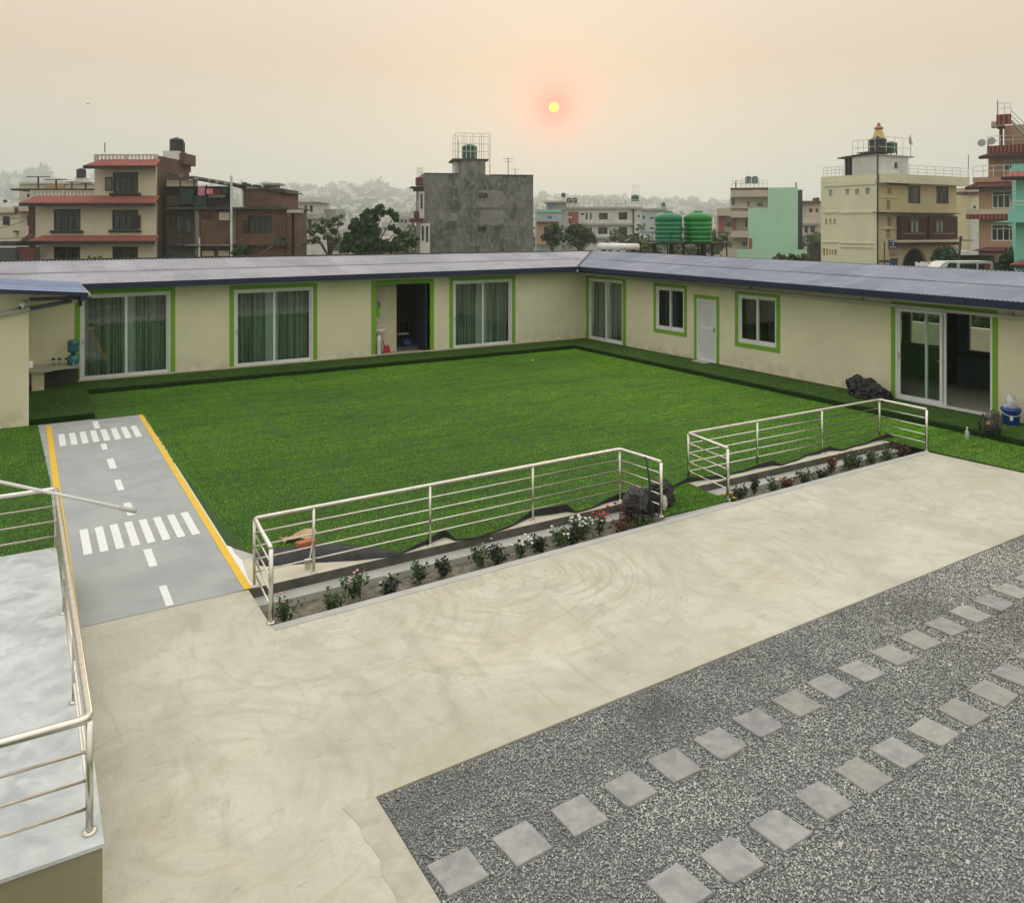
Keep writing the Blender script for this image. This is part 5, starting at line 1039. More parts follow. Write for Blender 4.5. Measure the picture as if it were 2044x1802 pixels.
for k_,(a0,b0,a1,b1) in enumerate(((1120,880,1520,1130),(1150,1165,1520,1395),(390,1100,495,1390),(1640,900,1810,1060),(560,1200,840,1330))):
    rgp=random.Random(k_); pts=[]
    for i in range(28):
        th=2*math.pi*i/28; cx_,cy_=math.cos(th),math.sin(th); sq=1/max(abs(cx_),abs(cy_))**.75; jx=rgp.uniform(.86,1.04)
        pts.append(fg.hit(*q((a0+a1)/2+(a1-a0)/2*cx_*sq*jx,(b0+b1)/2-(b1-b0)/2*cy_*sq*jx),-.02))
    mb=MB(); mb.hull([fg.w(u_,-.018,z_) for u_,z_ in pts],[fg.w(u_,-.003,z_) for u_,z_ in pts]); mb.build('plaster_patch',h_patch,G_)
bx(fg,G_,'front_wall',h_white,q(282,900),q(355,1290),-.5,-.01); bx(fg,G_,'front_wall',h_white,q(305,1362),q(435,1900),-.9,-.01)
bx(fg,G_,'window',h_dkgl,q(302,935),q(330,1150),-.56,-.5); bx(fg,G_,'window',h_dkgl,q(318,1400),q(348,1610),-.96,-.9); bx(fg,G_,'window',h_dkgl,q(380,1400),q(410,1625),-.96,-.9)
bx(fg,G_,'canopy',h_concd,q(165,830),q(350,850),-.9,1.5); bx(fg,G_,'canopy',h_concd,q(210,850),q(350,890),-.6,1.5); bx(fg,G_,'roof_box',h_tiled,q(245,700),q(330,800),-.3,1.5)
bx(fg,G_,'balcony',h_tiled,q(220,1185),q(275,1290),-.9,1.2); bx(fg,G_,'balcony_slab',h_tiled,q(152,1290),q(340,1345),-1.1,1.2); rail(fg,G_,q(232,0)[0],q(275,0)[0],q(0,1185)[1],.9,-.8,posts=2); rail(fg,G_,q(252,0)[0],q(330,0)[0],q(0,700)[1],.9,-.2,posts=3)
tank(fg,*[q(912,0)[0],q(1130,0)[0]],q(0,215)[1],q(0,428)[1],.9,h_tankd,'dark green water tank caged by railings on top of the grey building')
rail(fg,G_,q(768,0)[0],q(1272,0)[0],q(0,430)[1],2.2,.05,posts=8,bars=(1,.66,.33),m=h_white); rail(fg,G_,q(800,0)[0],q(1300,0)[0],q(0,430)[1],2.6,3.4,posts=4,bars=(1,))
mb=MB(); u,zt=fg.hit(*q(1297,225),.4); _,zb_=fg.hit(*q(1297,650),.4); mb.tube([fg.w(u,.4,zb_),fg.w(u,.4,zt),fg.w(u-2.2,.4,zt)],.04,6); mb.build('tank_pipe',h_gold,G_)
mast(fg,q(1560,0)[0],q(0,660)[1],q(0,420)[1],1.,'rusty antenna mast with crossbars on the grey building roof',arms=2,m=h_brown); mast(fg,q(1660,0)[0],q(0,665)[1],q(0,570)[1],1.2,'short T antenna right of the rusty mast on the grey building',arms=1); mast(fg,q(845,0)[0],q(0,430)[1],q(0,155)[1],.3,'thin whip aerial left of the green tank on the grey building')
# painted characters on the wall (as far as they can be read)
def strokes(par,fr,segs,ox,oy,sx,sy,m,v=-.045):
    mb=MB()
    for (a_,b_,c_,d_) in segs:
        ua,za_=fr.hit(ox+a_*sx,oy+b_*sy,v); ub,zb_=fr.hit(ox+c_*sx,oy+d_*sy,v); w_=.055
        dx,dz=ub-ua,zb_-za_; L_=math.hypot(dx,dz) or 1; nx,nz=-dz/L_*w_,dx/L_*w_
        mb.hull([fr.w(ua+nx,v,za_+nz),fr.w(ub+nx,v,zb_+nz),fr.w(ub-nx,v,zb_-nz),fr.w(ua-nx,v,za_-nz)][::1],[fr.w(ua+nx,v+.02,za_+nz),fr.w(ub+nx,v+.02,zb_+nz),fr.w(ub-nx,v+.02,zb_-nz),fr.w(ua-nx,v+.02,za_-nz)])
    mb.build('painted_lettering',m,par)
S1=[(0,0,0,6),(0,0,2.6,0),(0,3,2.2,3),(1.2,3,1.2,6),(2.4,0,3.6,1.5),(3.6,1.5,2.2,3),(3.2,3.5,3.6,6),(3.6,0,5.4,0),(4.6,0,4.6,3),(4.6,3,3.9,4.5),(5.4,0,5.4,5.8),(6.6,1,6.6,4.2),(6.6,5.3,6.6,6),(2.4,4.6,4.4,5.8)]
S2=[(0,0,1.4,1.2),(1.4,1.2,.2,2.6),(.2,2.6,1.5,4.2),(1.5,4.2,.4,6),(2,2.4,3.4,2.4),(2.4,1,2.4,4.4),(2.2,4.4,4.2,5.8),(3.6,.6,3.6,3.6),(3.6,1.2,5,1.2),(4.6,1.2,4.2,4.4),(5.6,.2,5.2,6),(5,3,6,3)]
strokes(G_,fg,S1,*q(1150,930),2.45,1.7,darkm); strokes(G_,fg,S2,*q(1128,1398),2.6,2.0,darkm)
# ---- middle distance
P=z2; q=P
fa=Fr.px(576,110,680,110); W_=B('white_house','white flat roofed house with balcony beyond the brick house','house',fa,610)
facade(fa,W_,h_white,q(185,0)[0],q(300,0)[0],q(0,490)[1],[(*q(225,512),*q(240,570),1,0),(*q(262,515),*q(280,560),1,0)],0,depth=9); bx(fa,W_,'roof_slab',h_white,q(110,470),q(322,492),-.8,8); bx(fa,W_,'balcony',h_grey,q(195,570),q(360,605),-.9,-.01); bx(fa,W_,'lower_wall',h_white,q(205,606),q(330,720),-.3,-.01); bx(fa,W_,'doorway',dark_in,q(248,610),q(272,705),-.36,-.305); bx(fa,W_,'doorway',h_teal,q(232,612),q(244,700),-.36,-.305)
bx(fa,W_,'rear_block',h_grey,q(350,540),q(435,620),5,12)
fb2=Fr.px(780,170,840,170); X_=B('grey_house','small pale grey house left of the grey building','house',fb2,810)
facade(fb2,X_,h_grey,q(855,0)[0],q(925,0)[0],q(0,588)[1],[(*q(870,610),*q(885,630),1,0),(*q(895,610),*q(910,630),1,0)],0,depth=9)
P=z3; q=P
fm=Fr.px(1065,142,1121,142); K_=B('blue_house','pale blue house with brown lower storey beyond the grey building','house',fm,1090)
facade(fm,K_,h_blue,q(-40,0)[0],q(150,0)[0],q(0,372)[1],[(*q(38,398),*q(80,430),3,0)],0,depth=9,frame=h_white); bx(fm,K_,'parapet',h_teal,q(-40,356),q(150,376),-.2,-.01); bx(fm,K_,'lower_floor',h_brown,q(-40,452),q(130,620),-.8,-.01); bx(fm,K_,'window',h_dkgl,q(15,485),q(75,512),-.86,-.81); bx(fm,K_,'balcony_slab',h_tiled,q(-40,446),q(130,454),-1.4,-.01); bx(fm,K_,'roof_room',h_grey,q(42,300),q(185,356),3,8); bx(fm,K_,'roof_room_slab',h_beige,q(25,288),q(190,302),2,9)
tank(fm,*[q(147,0)[0],q(180,0)[0]],q(0,228)[1],q(0,260)[1],4,h_tankd,'green tank on a tall stand at the left of the white flats'); bx(fm,K_,'tank_stand',h_white,q(150,261),q(176,288),4.2,5)
tank(fm,*[q(52,0)[0],q(88,0)[0]],q(0,296)[1],q(0,330)[1],2.2,mat('sky_blue_tank',(.12,.25,.38)),'small sky blue tank on the pale blue house')
fw_=Fr.px(1121,150,1280,150); Wf=B('white_flats','long white two storey flats with square brown windows and rooftop tanks','building',fw_,1200)
wl=[(*q(432,380),*q(497,430),2,.2),(*q(580,375),*q(645,432),2,.2),(*q(425,490),*q(495,540),2,.2),(*q(582,487),*q(645,540),2,.2),(*q(330,380),*q(344,430),1,0),(*q(363,380),*q(375,430),1,0),(*q(330,490),*q(346,530),1,0),(*q(363,488),*q(377,535),1,0),(*q(724,395),*q(738,414),1,0),(*q(710,495),*q(735,515),1,0),(*q(295,382),*q(318,398),1,0)]
facade(fw_,Wf,h_white,q(150,0)[0],q(750,0)[0],q(0,346)[1],wl,0,depth=12); bx(fw_,Wf,'red_panel',h_redp,q(202,372),q(277,458),-.1,-.01); bx(fw_,Wf,'projecting_bay',h_white,q(125,402),q(200,620),-1.5,-.01); bx(fw_,Wf,'projecting_slab',h_white,q(195,408),q(228,420),-1.2,-.11)
bx(fw_,Wf,'floor_ledge',h_grey,q(295,458),q(690,472),-.7,-.01); bx(fw_,Wf,'roof_ledge',h_grey,q(150,336),q(760,350),-.5,.3); bx(fw_,Wf,'drain_column',h_concd,q(686,350),q(696,600),-.3,-.01); bx(fw_,Wf,'base_ledge',h_grey,q(380,560),q(640,575),-.9,-.01); rail(fw_,Wf,q(200,0)[0],q(830,0)[0],q(0,336)[1],1.3,.3,posts=16,r_=.05)
for a_,b_,lb in ((188,228,'left one of the paired black tanks on the white flats'),(230,270,'right one of the paired black tanks on the white flats')): tank(fw_,q(a_,0)[0],q(b_,0)[0],q(0,264)[1],q(0,306)[1],2,h_tankb,lb,'paired black tanks on the white flats')
bx(fw_,Wf,'tank_stand',h_white,q(188,307),q(272,337),2.2,4)
tank(fw_,q(678,0)[0],q(735,0)[0],q(0,242)[1],q(0,292)[1],3,h_tankd,'green tank on a thin steel stand over the white flats'); rail(fw_,Wf,q(684,0)[0],q(732,0)[0],q(0,336)[1],4.1,3.5,posts=3,bars=(1,))
for i,(xx) in enumerate((420,565,630,478)): mast(fw_,q(xx,0)[0],q(0,336)[1],q(0,285)[1],3+i,['leftmost thin aerial','third thin aerial from the left','fourth thin aerial from the left','second thin aerial from the left'][i]+' on the roof of the white flats',arms=1 if i%2 else 0,r_=.06)
fl_=Fr.px(1280,172,1322,172); L_b=B('pale_blue_flats','pale bluish flats right of the white flats','building',fl_,1300)
facade(fl_,L_b,h_blue,q(750,0)[0],q(945,0)[0],q(0,358)[1],[(*q(758,400),*q(780,430),2,0),(*q(810,402),*q(850,432),3,0),(*q(882,402),*q(905,432),2,0),(*q(752,480),*q(775,515),2,0),(*q(810,480),*q(850,510),3,0),(*q(882,480),*q(905,510),2,0)],0,depth=9,frame=h_white); bx(fl_,L_b,'roof_ledge',h_grey,q(750,346),q(945,360),-.5,.3); bx(fl_,L_b,'lean_to_roof',h_white,q(760,556),q(905,582),-6,-1)
tank(fl_,q(905,0)[0],q(935,0)[0],q(0,300)[1],q(0,331)[1],2,h_tankd,'small green tank above the pale bluish flats'); bx(fl_,L_b,'tank_stand',h_grey,q(905,332),q(940,358),2.1,3)
# ---- pair of big green tanks on a steel stand
ft=Fr.px(1303,40,1451,41); 
tank(ft,q(905,0)[0],q(1095,0)[0],q(0,366)[1],q(0,600)[1],.15,h_tankg,'left of the two big green water tanks on the black steel stand',None,n=36)
tank(ft,q(1128,0)[0],q(1325,0)[0],q(0,362)[1],q(0,606)[1],.15,h_tankg2,'right of the two big green water tanks, brighter leaf green',None,n=36)
St=B('tank_stand','black steel stand with diagonal braces and rail under the two green tanks','stand',ft,1376)
u0,zd=ft.hit(*q(835,600)); u1=ft.U(q(1395,0)[0]); zd=ft.Z(*q(1115,604)); mb=MB(); mb.box(u0,u1,-.05,1.6,zd-.09,zd-.01,ft); mb.build('deck',darkm,St)
for v_ in (0.,1.5):
    for k in range(6):
        u=u0+(u1-u0)*k/5; mb=MB(); mb.tube([ft.w(u,v_,-.6),ft.w(u,v_,zd-.09)],.035 if k not in(1,4) else .04,6); mb.build('leg',darkm,St)
for xx in (990,1230): bx(ft,St,'main_column',darkm,q(xx-9,606),q(xx+9,1200),-.02,.3)
mb=MB(); zb_=zd-1.0
for k in range(5):
    a_=u0+(u1-u0)*k/5; b_=u0+(u1-u0)*(k+1)/5; mb.tube([ft.w(a_ if k%2==0 else b_,0,zd-.1),ft.w(b_ if k%2==0 else a_,0,zb_)],.022,5)
    if k in (2,): mb.tube([ft.w(b_,0,zd-.1),ft.w(a_,0,zb_)],.022,5)
mb.build('diagonal_brace',darkm,St)
mb=MB(); zr_=ft.Z(*q(1115,527)); 
for v_ in (-.04,1.6): mb.tube([ft.w(u0,v_,zr_),ft.w(u1,v_,zr_)],.018,6)
for k in range(5): u=u0+(u1-u0)*k/4; mb.tube([ft.w(u,-.04,zd),ft.w(u,-.04,zr_)],.018,6)
for u in (u0,u1): mb.tube([ft.w(u,-.04,zr_),ft.w(u,1.6,zr_)],.018,6)
mb.build('guard_rail',darkm,St)
# solar heater drum on the ridge
fs_=Fr.px(1197,35.2,1277,36.2); t=B('solar_drum','white horizontal cylinder of a solar water heater behind the inner roof corner','water heater',fs_,1237); u0,zt=fs_.hit(*q(445,615)); u1,zb_=fs_.hit(*q(738,670)); zc=fs_.Z(*q(590,640)); 
mb=MB(); mb.tube([fs_.w(u0,.15,zc+.05),fs_.w(u1,.15,zc-.0)],.155,20); mb.build('drum',white,t,True); mb=MB(); mb.tube([fs_.w(u1+.001,.15,zc),fs_.w(u1+.02,.15,zc)],.12,16); mb.build('end_cap',h_grey,t); mb=MB(); mb.box(u0+.2,u0+.26,.0,.3,2.8,zc-.1,fs_); mb.box(u1-.3,u1-.24,.0,.3,2.8,zc-.1,fs_); mb.build('support',h_concd,t)
# ---- mint building
fk=Fr.px(1458,110,1592,108); Mn=B('mint_building','mint green walled apartment building with cream balconies right of the green tanks','building',fk,1540)
bx(fk,Mn,'wall',h_mint,q(1555,345),q(1932,1100),.0,9); bx(fk,Mn,'wall',h_mint,q(1705,190),q(1932,344.5),.0,9)
facade(fk,Mn,h_beige,q(1425,0)[0],q(1704,0)[0],q(0,262)[1],[(*q(1618,292),*q(1672,338),3,0),(*q(1550,290),*q(1566,335),1,0),(*q(1430,268),*q(1460,325),2,0)],1.0,depth=6,zb=fk.Z(*q(1500,345)),frame=h_white)
bx(fk,Mn,'parapet_band',h_beige,q(1425,204),q(1704,258),-.05,1.2); bx(fk,Mn,'parapet_cap',h_tiled,q(1425,192),q(1704,204),-.1,1.3)
facade(fk,Mn,h_beige,q(1322,0)[0],q(1555,0)[0],q(0,345)[1],[(*q(1380,435),*q(1436,492),3,0),(*q(1392,590),*q(1432,640),2,0),(*q(1535,440),*q(1552,490),1,0),(*q(1508,590),*q(1552,632),3,0)],1.4,depth=6,frame=h_white)
for a_,b_,c_,d_ in ((1322,345,1425,402),(1425,368,1556,415),(1425,516,1556,566),(1322,655,1475,716)): bx(fk,Mn,'balcony_front',h_beige,q(a_,b_),q(c_,d_),-.1,1.35)
for a_,b_,c_,d_ in ((1335,404,1374,650),(1440,420,1464,510),(1562,572,1586,655)): bx(fk,Mn,'brick_panel',h_redp,q(a_,b_),q(c_,d_),.9 if a_<1500 else -.1,1.38 if a_<1500 else -.01)
bx(fk,Mn,'low_wall',h_mint,q(1475,655),q(2010,1000),-2.2,-2.0); bx(fk,Mn,'stair_core',mat('dark_blue_glass_strip',(.035,.06,.09),rough=.3),q(1935,206),q(1966,660),1,8); rail(fk,Mn,q(1435,0)[0],q(1700,0)[0],q(0,192)[1],1.0,.6,posts=8); rail(fk,Mn,q(1440,0)[0],q(1555,0)[0],q(0,368)[1],.8,.1,posts=5)
for a_,b_,lb in ((1535,1583,'left green tank on the mint building'),(1585,1632,'right green tank on the mint building')): tank(fk,q(a_,0)[0],q(b_,0)[0],q(0,100)[1],q(0,160)[1],2,h_tankd,lb,'green tanks on the mint building')
rail(fk,Mn,q(1512,0)[0],q(1640,0)[0],q(0,192)[1],1.3,1.9,posts=4); mast(fk,q(1463,0)[0],q(0,240)[1],q(0,140)[1],.3,'prayer flag mast at the left roof corner of the mint building',m=h_tiled,r_=.07); mast(fk,q(1918,0)[0],q(0,190)[1],q(0,150)[1],.5,'short pole with a round top at the right corner of the mint building',r_=.08,m=h_tiled)
fo=Fr.px(1600,165,1640,165); O_=B('stepped_house','hazy beige house seen between the mint and yellow buildings','house',fo,1620); P=z4; q=P
facade(fo,O_,h_beige,q(195,0)[0],q(352,0)[0],q(0,1050)[1],[(*q(215,1095),*q(240,1150),1,0),(*q(265,1095),*q(300,1150),2,0)],0,depth=9); facade(fo,O_,h_beige,q(230,0)[0],q(352,0)[0],q(0,905)[1],[(*q(250,950),*q(280,980),2,0),(*q(305,950),*q(328,980),2,0)],2.5,depth=7); bx(fo,O_,'roof_slab',h_tiled,q(195,885),q(352,905),1.5,9); bx(fo,O_,'balcony',h_grey,q(200,1065),q(352,1085),-1,-.01); bx(fo,O_,'balcony',h_grey,q(195,1160),q(352,1178),-1,-.01); bx(fo,O_,'tank_box',h_tankb,q(310,858),q(338,885),4,6)
fst=Fr.px(1600,84,1650,84); t=bx(fst,None,'stone_wall',h_concd,q(250,1240),q(350,1500),0,.5); tag(t,'dark rubble wall standing between the mint and yellow buildings','wall')
# ---- yellow building (two visible facades)
YB=thing('yellow_building','pale yellow building with two big arches, golden rooftop spire and a corner drain pipe','building',tuple((FW*80+RT*((1750-1022)/FPX*80))[:2])+(0,))
fL=Fr.px(1638.6,83.5,1750,78.2); fR=Fr.px(1750,78.2,1909,84.0)
def X(zx): return z4(zx,0)[0]
def Y(zy): return z4(0,zy)[1]
def fz(fr,zx,zy,v=0): return fr.hit(*z4(zx,zy),v)
# left facade with recessed slots
sm=[(415,793,445,848),(555,788,588,836),(635,785,668,833),(720,778,757,830),(388,1035,400,1083),(422,1035,436,1083),(456,1035,471,1080),(367,1280,385,1337),(394,1284,408,1337),(417,1290,430,1337),(438,1290,452,1337),(461,1290,481,1338)]
ZT=fL.Z(X(600),Y(700)); 
ops=[]
for a_,b_,c_,d_ in sm: ua,zt=fz(fL,a_,b_); ub,zb_=fz(fL,c_,d_); ops.append((ua,ub,zb_,zt))
ztop=fL.Z(X(360),Y(686)); mb=MB(); wallmesh(mb,fL,0,fL.len,-.6,ztop,0,.25,ops); mb.build('wall',h_yel,YB)
for i,o in enumerate(ops): mb=MB(); mb.box(o[0]-.02,o[1]+.02,.15,.2,o[2]-.02,o[3]+.02,fL); mb.build('lattice_vent',h_grey if i<4 else h_brown,YB)
for a_,b_,c_,d_ in ((370,722,805,745),(372,972,492,984),(508,972,792,984),(360,1222,492,1234),(512,1230,790,1244),(510,1268,785,1276)): bx(fL,YB,'string_course',h_yel,z4(a_,b_),z4(c_,d_),-.10,-.003)
# right facade
wr=[(905,775,940,830),(897,882,930,962),(905,1015,940,1095),(895,1120,932,1200)]
big=[(1078,760,1180,908),(1312,765,1415,910)]
ops=[]; 
for a_,b_,c_,d_ in wr+big+[(925,1365,997,1600)]: ua,zt=fz(fR,a_,b_); ub,zb_=fz(fR,c_,d_); ops.append((ua,ub,max(zb_,-.6),zt))
zR=fR.Z(X(1300),Y(742)); arch=[(1025,1230,1280),(1258,1432,1275)]; zar=fR.Z(X(1200),Y(1262))
# wall above the arches and around them
aops=[]
for a_,b_,t_ in arch: aops.append((fR.U(X(a_)),fR.U(X(b_)),-.6,zar))
uR1=fR.U(X(1480)); mb=MB(); wallmesh(mb,fR,0,uR1,-.6,zR,0,.25,ops+aops); mb.build('wall',h_yel2,YB)
for (a_,b_,t_),o in zip(arch,aops):
    zt=fR.Z(X((a_+b_)/2),Y(t_)); r_=(o[1]-o[0])/2; uc=(o[0]+o[1])/2; spring=zt-r_*1.05; n_=14; pts=[]
    for i in range(n_+1): th=math.pi*i/n_; pts.append((uc-r_*math.cos(th),spring+(zt-spring)*math.sin(th)))
    mb=MB()
    for i in range(n_):
        p0,p1=pts[i],pts[i+1]; mb.hull([fR.w(p0[0],0.,zar),fR.w(p1[0],0.,zar),fR.w(p1[0],.25,zar),fR.w(p0[0],.25,zar)],[fR.w(p0[0],0.,p0[1]),fR.w(p1[0],0.,p1[1]),fR.w(p1[0],.25,p1[1]),fR.w(p0[0],.25,p0[1])])
    ar_=mb.build('arch',h_yel2,YB)
    mb=MB(); 
    for i in range(n_): p0,p1=pts[i],pts[i+1]; mb.tube([fR.w(p0[0],-.03,p0[1]),fR.w(p1[0],-.03,p1[1])],.06,5)
    mb.build('arch_rim',h_brown,ar_)
mb=MB(); mb.box(.3,fR.len,2.2,2.3,-.6,zar,fR); mb.build('arcade_back_wall',h_concd,YB); mb=MB(); mb.box(.3,fR.len,.26,5,zar+.02,zar+.12,fR); mb.build('arcade_ceiling',h_concd,YB)
rg_=random.Random(4)
for i,o in enumerate(ops[:4]): mb=MB(); mb.box(o[0]-.02,o[1]+.02,.1,.15,o[2],o[3],fR); mb.build('lattice_vent',h_brown,YB)
window(fR,YB,ops[4],0,h_wood,1,0,rg_,False); window(fR,YB,ops[5],0,h_wood,3,.8,rg_,False)
mb=MB(); mb.box(ops[6][0],ops[6][1],.12,.2,-.6,ops[6][3],fR); mb.build('blue_door',h_sign,YB)
# body behind
mb=MB(); zb1=ztop-.4; pL=fL.w(.2,.3,0); pc=fR.w(0,.6,0); pR=fR.w(uR1-.1,5.1,0); pb=fR.w(uR1-.1,9,0); pl2=fL.w(1.6,4.,0)
mb.hull([(p[0],p[1],zb1) for p in (pL,pc,fR.w(uR1,.3,0),pb,pl2)],[(p[0],p[1],zb1-.3) for p in (pL,pc,fR.w(uR1,.3,0),pb,pl2)]); mb.build('roof_slab',h_grey,YB)
mb=MB(); mb.box(uR1-.25,uR1-.003,.26,8,-.6,zR,fR); mb.build('side_wall',h_yel2,YB)
# projecting parapets and slab lines on the right facade
ua,zt=fz(fR,820,676,-.3); ub=fR.U(X(1590),-.8); zt=fR.Z(X(1300),Y(675),-.8); zb_=fR.Z(X(1300),Y(748),-.8)
mb=MB(); mb.box(fR.U(X(830),-.1),ub,-.8,-.01,zb_,zt,fR); mb.build('projecting_parapet',h_yel,YB)
mb=MB(); mb.box(fR.U(X(900)),fR.U(X(1060)),-.3,-.003,fR.Z(X(980),Y(752)),fR.Z(X(980),Y(732)),fR); mb.build('slab_step',h_concd,YB)
bx(fR,YB,'shade_slab',h_concd,z4(830,978),z4(1515,994),-.7,-.003); bx(fR,YB,'white_ledge',h_yel,z4(1015,1213),z4(1505,1226),-.75,-.003); bx(fR,YB,'red_band',h_tiled,z4(1015,1228),z4(1500,1252),-.6,-.003)
bx(fR,YB,'pilaster',h_yel,z4(1236,995),z4(1257,1212),-.12,-.003)
for a_,b_,c_,d_ in ((1018,1012,1235,1211),(1258,1012,1490,1211)):
    o=bx(fR,YB,'maroon_bay',h_maroon,z4(a_,b_),z4(c_,d_),-.5,-.003); 
    wx=(1085,1172) if a_<1100 else (1300,1375); ua,zt=fz(fR,wx[0],1035,-.5); ub,zb_=fz(fR,wx[1],1150,-.5)
    mb=MB(); mb.box(ua,ub,-.52,-.503,zb_,zt,fR); mb.build('pane',h_dkgl,o)
    for k,w_ in ((.18,.18),(.62,.2)): mb=MB(); mb.box(ua+(ub-ua)*k,ua+(ub-ua)*(k+w_),-.535,-.523,zb_+.03,zt-.3,fR); mb.build('curtain',h_curt,o)
    mb=MB(); ring(mb,fR,ua,ub,zb_,zt,-.56,-.521,.05); mb.build('window_frame',h_wood,o)
    mb=MB(); u_a=fR.U(X(a_+25),-.5); u_b=fR.U(X(c_-25),-.5); mb.box(u_a,u_b,-.56,-.503,zb_-.12,zb_-.04,fR); mb.build('rail_board',h_brown,o)
for yy in (856,1113): bx(fR,YB,'moulding',h_yel,z4(845,yy),z4(1003,yy+7),-.08,-.003)
sg=bx(fR,YB,'blue_sign',h_sign,z4(918,1213),z4(987,1282),-.09,-.02)
ua,zt=fz(fR,918,1213,-.1); ub,zb_=fz(fR,987,1282,-.1); mb=MB(); uc=(ua+ub)/2; W2=ub-ua; H2=zt-zb_
mb.box(uc-.06,uc+.06,-.105,-.092,zb_+H2*.42,zb_+H2*.68,fR); mb.lathe([(.0,0),(.06,.05),(.0,.12)],fR.w(uc,-.1,zb_+H2*.70),8)
for i in range(9): mb.box(ua+W2*(.12+i*.085),ua+W2*(.12+i*.085+.055),-.105,-.092,zb_+H2*.12,zb_+H2*(.2+.05*(i%3)),fR)
for i in range(7): th=math.pi*(.2+.6*i/6); c0=uc-math.cos(th)*W2*.38; mb.box(c0-.04,c0+.04,-.105,-.092,zb_+H2*(.66+.2*math.sin(th)),zb_+H2*(.74+.2*math.sin(th)),fR)
mb.build('sign_lettering',white,sg)
bx(fR,YB,'meter_box',h_brown,z4(932,1290),z4(980,1332),-.15,-.003)
mb=MB(); mb.tube([fR.w(0,-.12,-.6),fR.w(0,-.12,fR.Z(X(815),Y(345)))],.07,8); mb.build('drain_pipe',h_concd,YB)
# rooftop block
zb_=ztop-.3; zt=fR.Z(X(960),Y(516)); uB=fR.U(X(1080)); mb=MB(); ua,_=fz(fL,610,600); 
ow=fz(fR,965,563); ow2=fz(fR,993,618)
mb2=MB(); wallmesh(mb2,fR,0.0,uB,zb_,zt,.02,.25,[(ow[0],ow2[0],ow2[1],ow[1])]); mb2.build('roof_block_wall',h_white,YB)
mb2=MB(); mb2.box(ua,fL.len-.01,.02,.25,ztop-.4,zt,fL); mb2.build('roof_block_wall',h_white,YB); mb2=MB(); mb2.box(ow[0],ow2[0],.15,.2,ow2[1],ow[1],fR); mb2.build('small_window',h_dkgl,YB)
mb2=MB(); mb2.box(uB-.25,uB-.01,.26,4,zb_,zt,fR); mb2.box(.3,uB-.26,3.8,4,zb_,zt,fR); mb2.build('roof_block_wall',h_white,YB); mb2=MB(); mb2.box(-.1,uB+.7,-.1,4.2,zt,zt+.15,fR); mb2.build('roof_block_slab',h_grey,YB)
a_,z_a=fz(fL,538,515); b_,z_b=fz(fL,608,665); mb2=MB(); ring(mb2,fL,a_,b_,z_b,z_a,.3,.4,.1); mb2.box((a_+b_)/2-.04,(a_+b_)/2+.04,.3,.4,z_b,z_a,fL); mb2.build('glazed_lean_to',h_wood,YB); mb2=MB(); mb2.box(a_,b_,.42,.46,z_b,z_a,fL); mb2.build('pane',h_dkgl,YB)
mb2=MB(); p0=fL.w(a_-.6,-.2,z_a-.1); p1=fL.w(a_-.6,2,z_a-.1); p2=fL.w(b_+3.,2,z_a+.25); p3=fL.w(b_+3.,-.2,z_a+.25); mb2.hull([p0,p3,p2,p1],[(p[0],p[1],p[2]-.1) for p in (p0,p3,p2,p1)]); mb2.build('tin_canopy',h_concd,YB)
rail(fL,YB,X(370),X(537),Y(685),.95,.1,posts=5,bars=(1,.66,.33),m=h_white); rail(fR,YB,X(1085),X(1580),Y(672),1.0,-.7,posts=7,bars=(1,.66,.33),m=h_white)
rail(fR,YB,X(825),X(1100),Y(516),2.0,.0,posts=4,bars=(1,.5),m=h_white); rail(fL,YB,X(614),X(800),Y(512),1.5,.2,posts=4,bars=(1,.5),m=h_white)
mb2=MB(); 
for k in range(5): u=fR.U(X(845+k*45)); mb2.tube([fR.w(u,.6,zt+.1),fR.w(u,.6,fR.Z(X(900),Y(480),.6))],.06,5)
mb2.box(fR.U(X(835)),fR.U(X(1012)),.3,2.6,fR.Z(X(900),Y(482),.6),fR.Z(X(900),Y(476),.6),fR); mb2.build('tank_platform',h_concd,YB)
tank(fR,X(836),X(935),Y(350),Y(476),.4,h_tankb,'big black water tank beside the golden spire'); tank(fR,X(945),X(1010),Y(388),Y(476),.5,h_tankd,'green water tank right of the black one on the yellow building')
sp=thing('golden_spire','tapering golden temple spire with finial behind the black tank','spire',fR.w(fR.U(X(830)),3.2,zt)); uS,zS=fz(fR,832,440,3.2); _,zT=fz(fR,832,228,3.2); hS=zT-zS; c_=fR.w(uS,3.2,zS)
mb=MB(); mb.lathe([(.85,-1.2),(.85,0),(.80,.02*hS),(.72,hS*.2),(.58,hS*.42),(.40,hS*.62),(.33,hS*.70)],c_,8); mb.build('spire_body',h_gold,sp); mb=MB(); mb.lathe([(.32,hS*.70),(.48,hS*.74),(.44,hS*.78),(.25,hS*.82),(.14,hS*.88),(.2,hS*.92),(.06,hS*.96),(.02,hS)],c_,10); mb.build('finial',mat('copper_finial',(.35,.16,.07),rough=.4),sp)
mb=MB(); mb.lathe([(1.0,-1.4),(1.0,-.05),(.86,0)],c_,4); mb.build('shrine_base',h_white,sp)
fm_=thing('flag_pole','pole with a small red and white pennant flag on the yellow building','flag',fR.w(fR.U(X(1098)),.2,zt)); u,zz=fz(fR,1098,330,.2); _,z2_=fz(fR,1098,415,.2); mb=MB(); mb.tube([fR.w(u,.2,zt),fR.w(u,.2,zz)],.045,6); mb.build('pole',h_white,fm_); mb=MB()
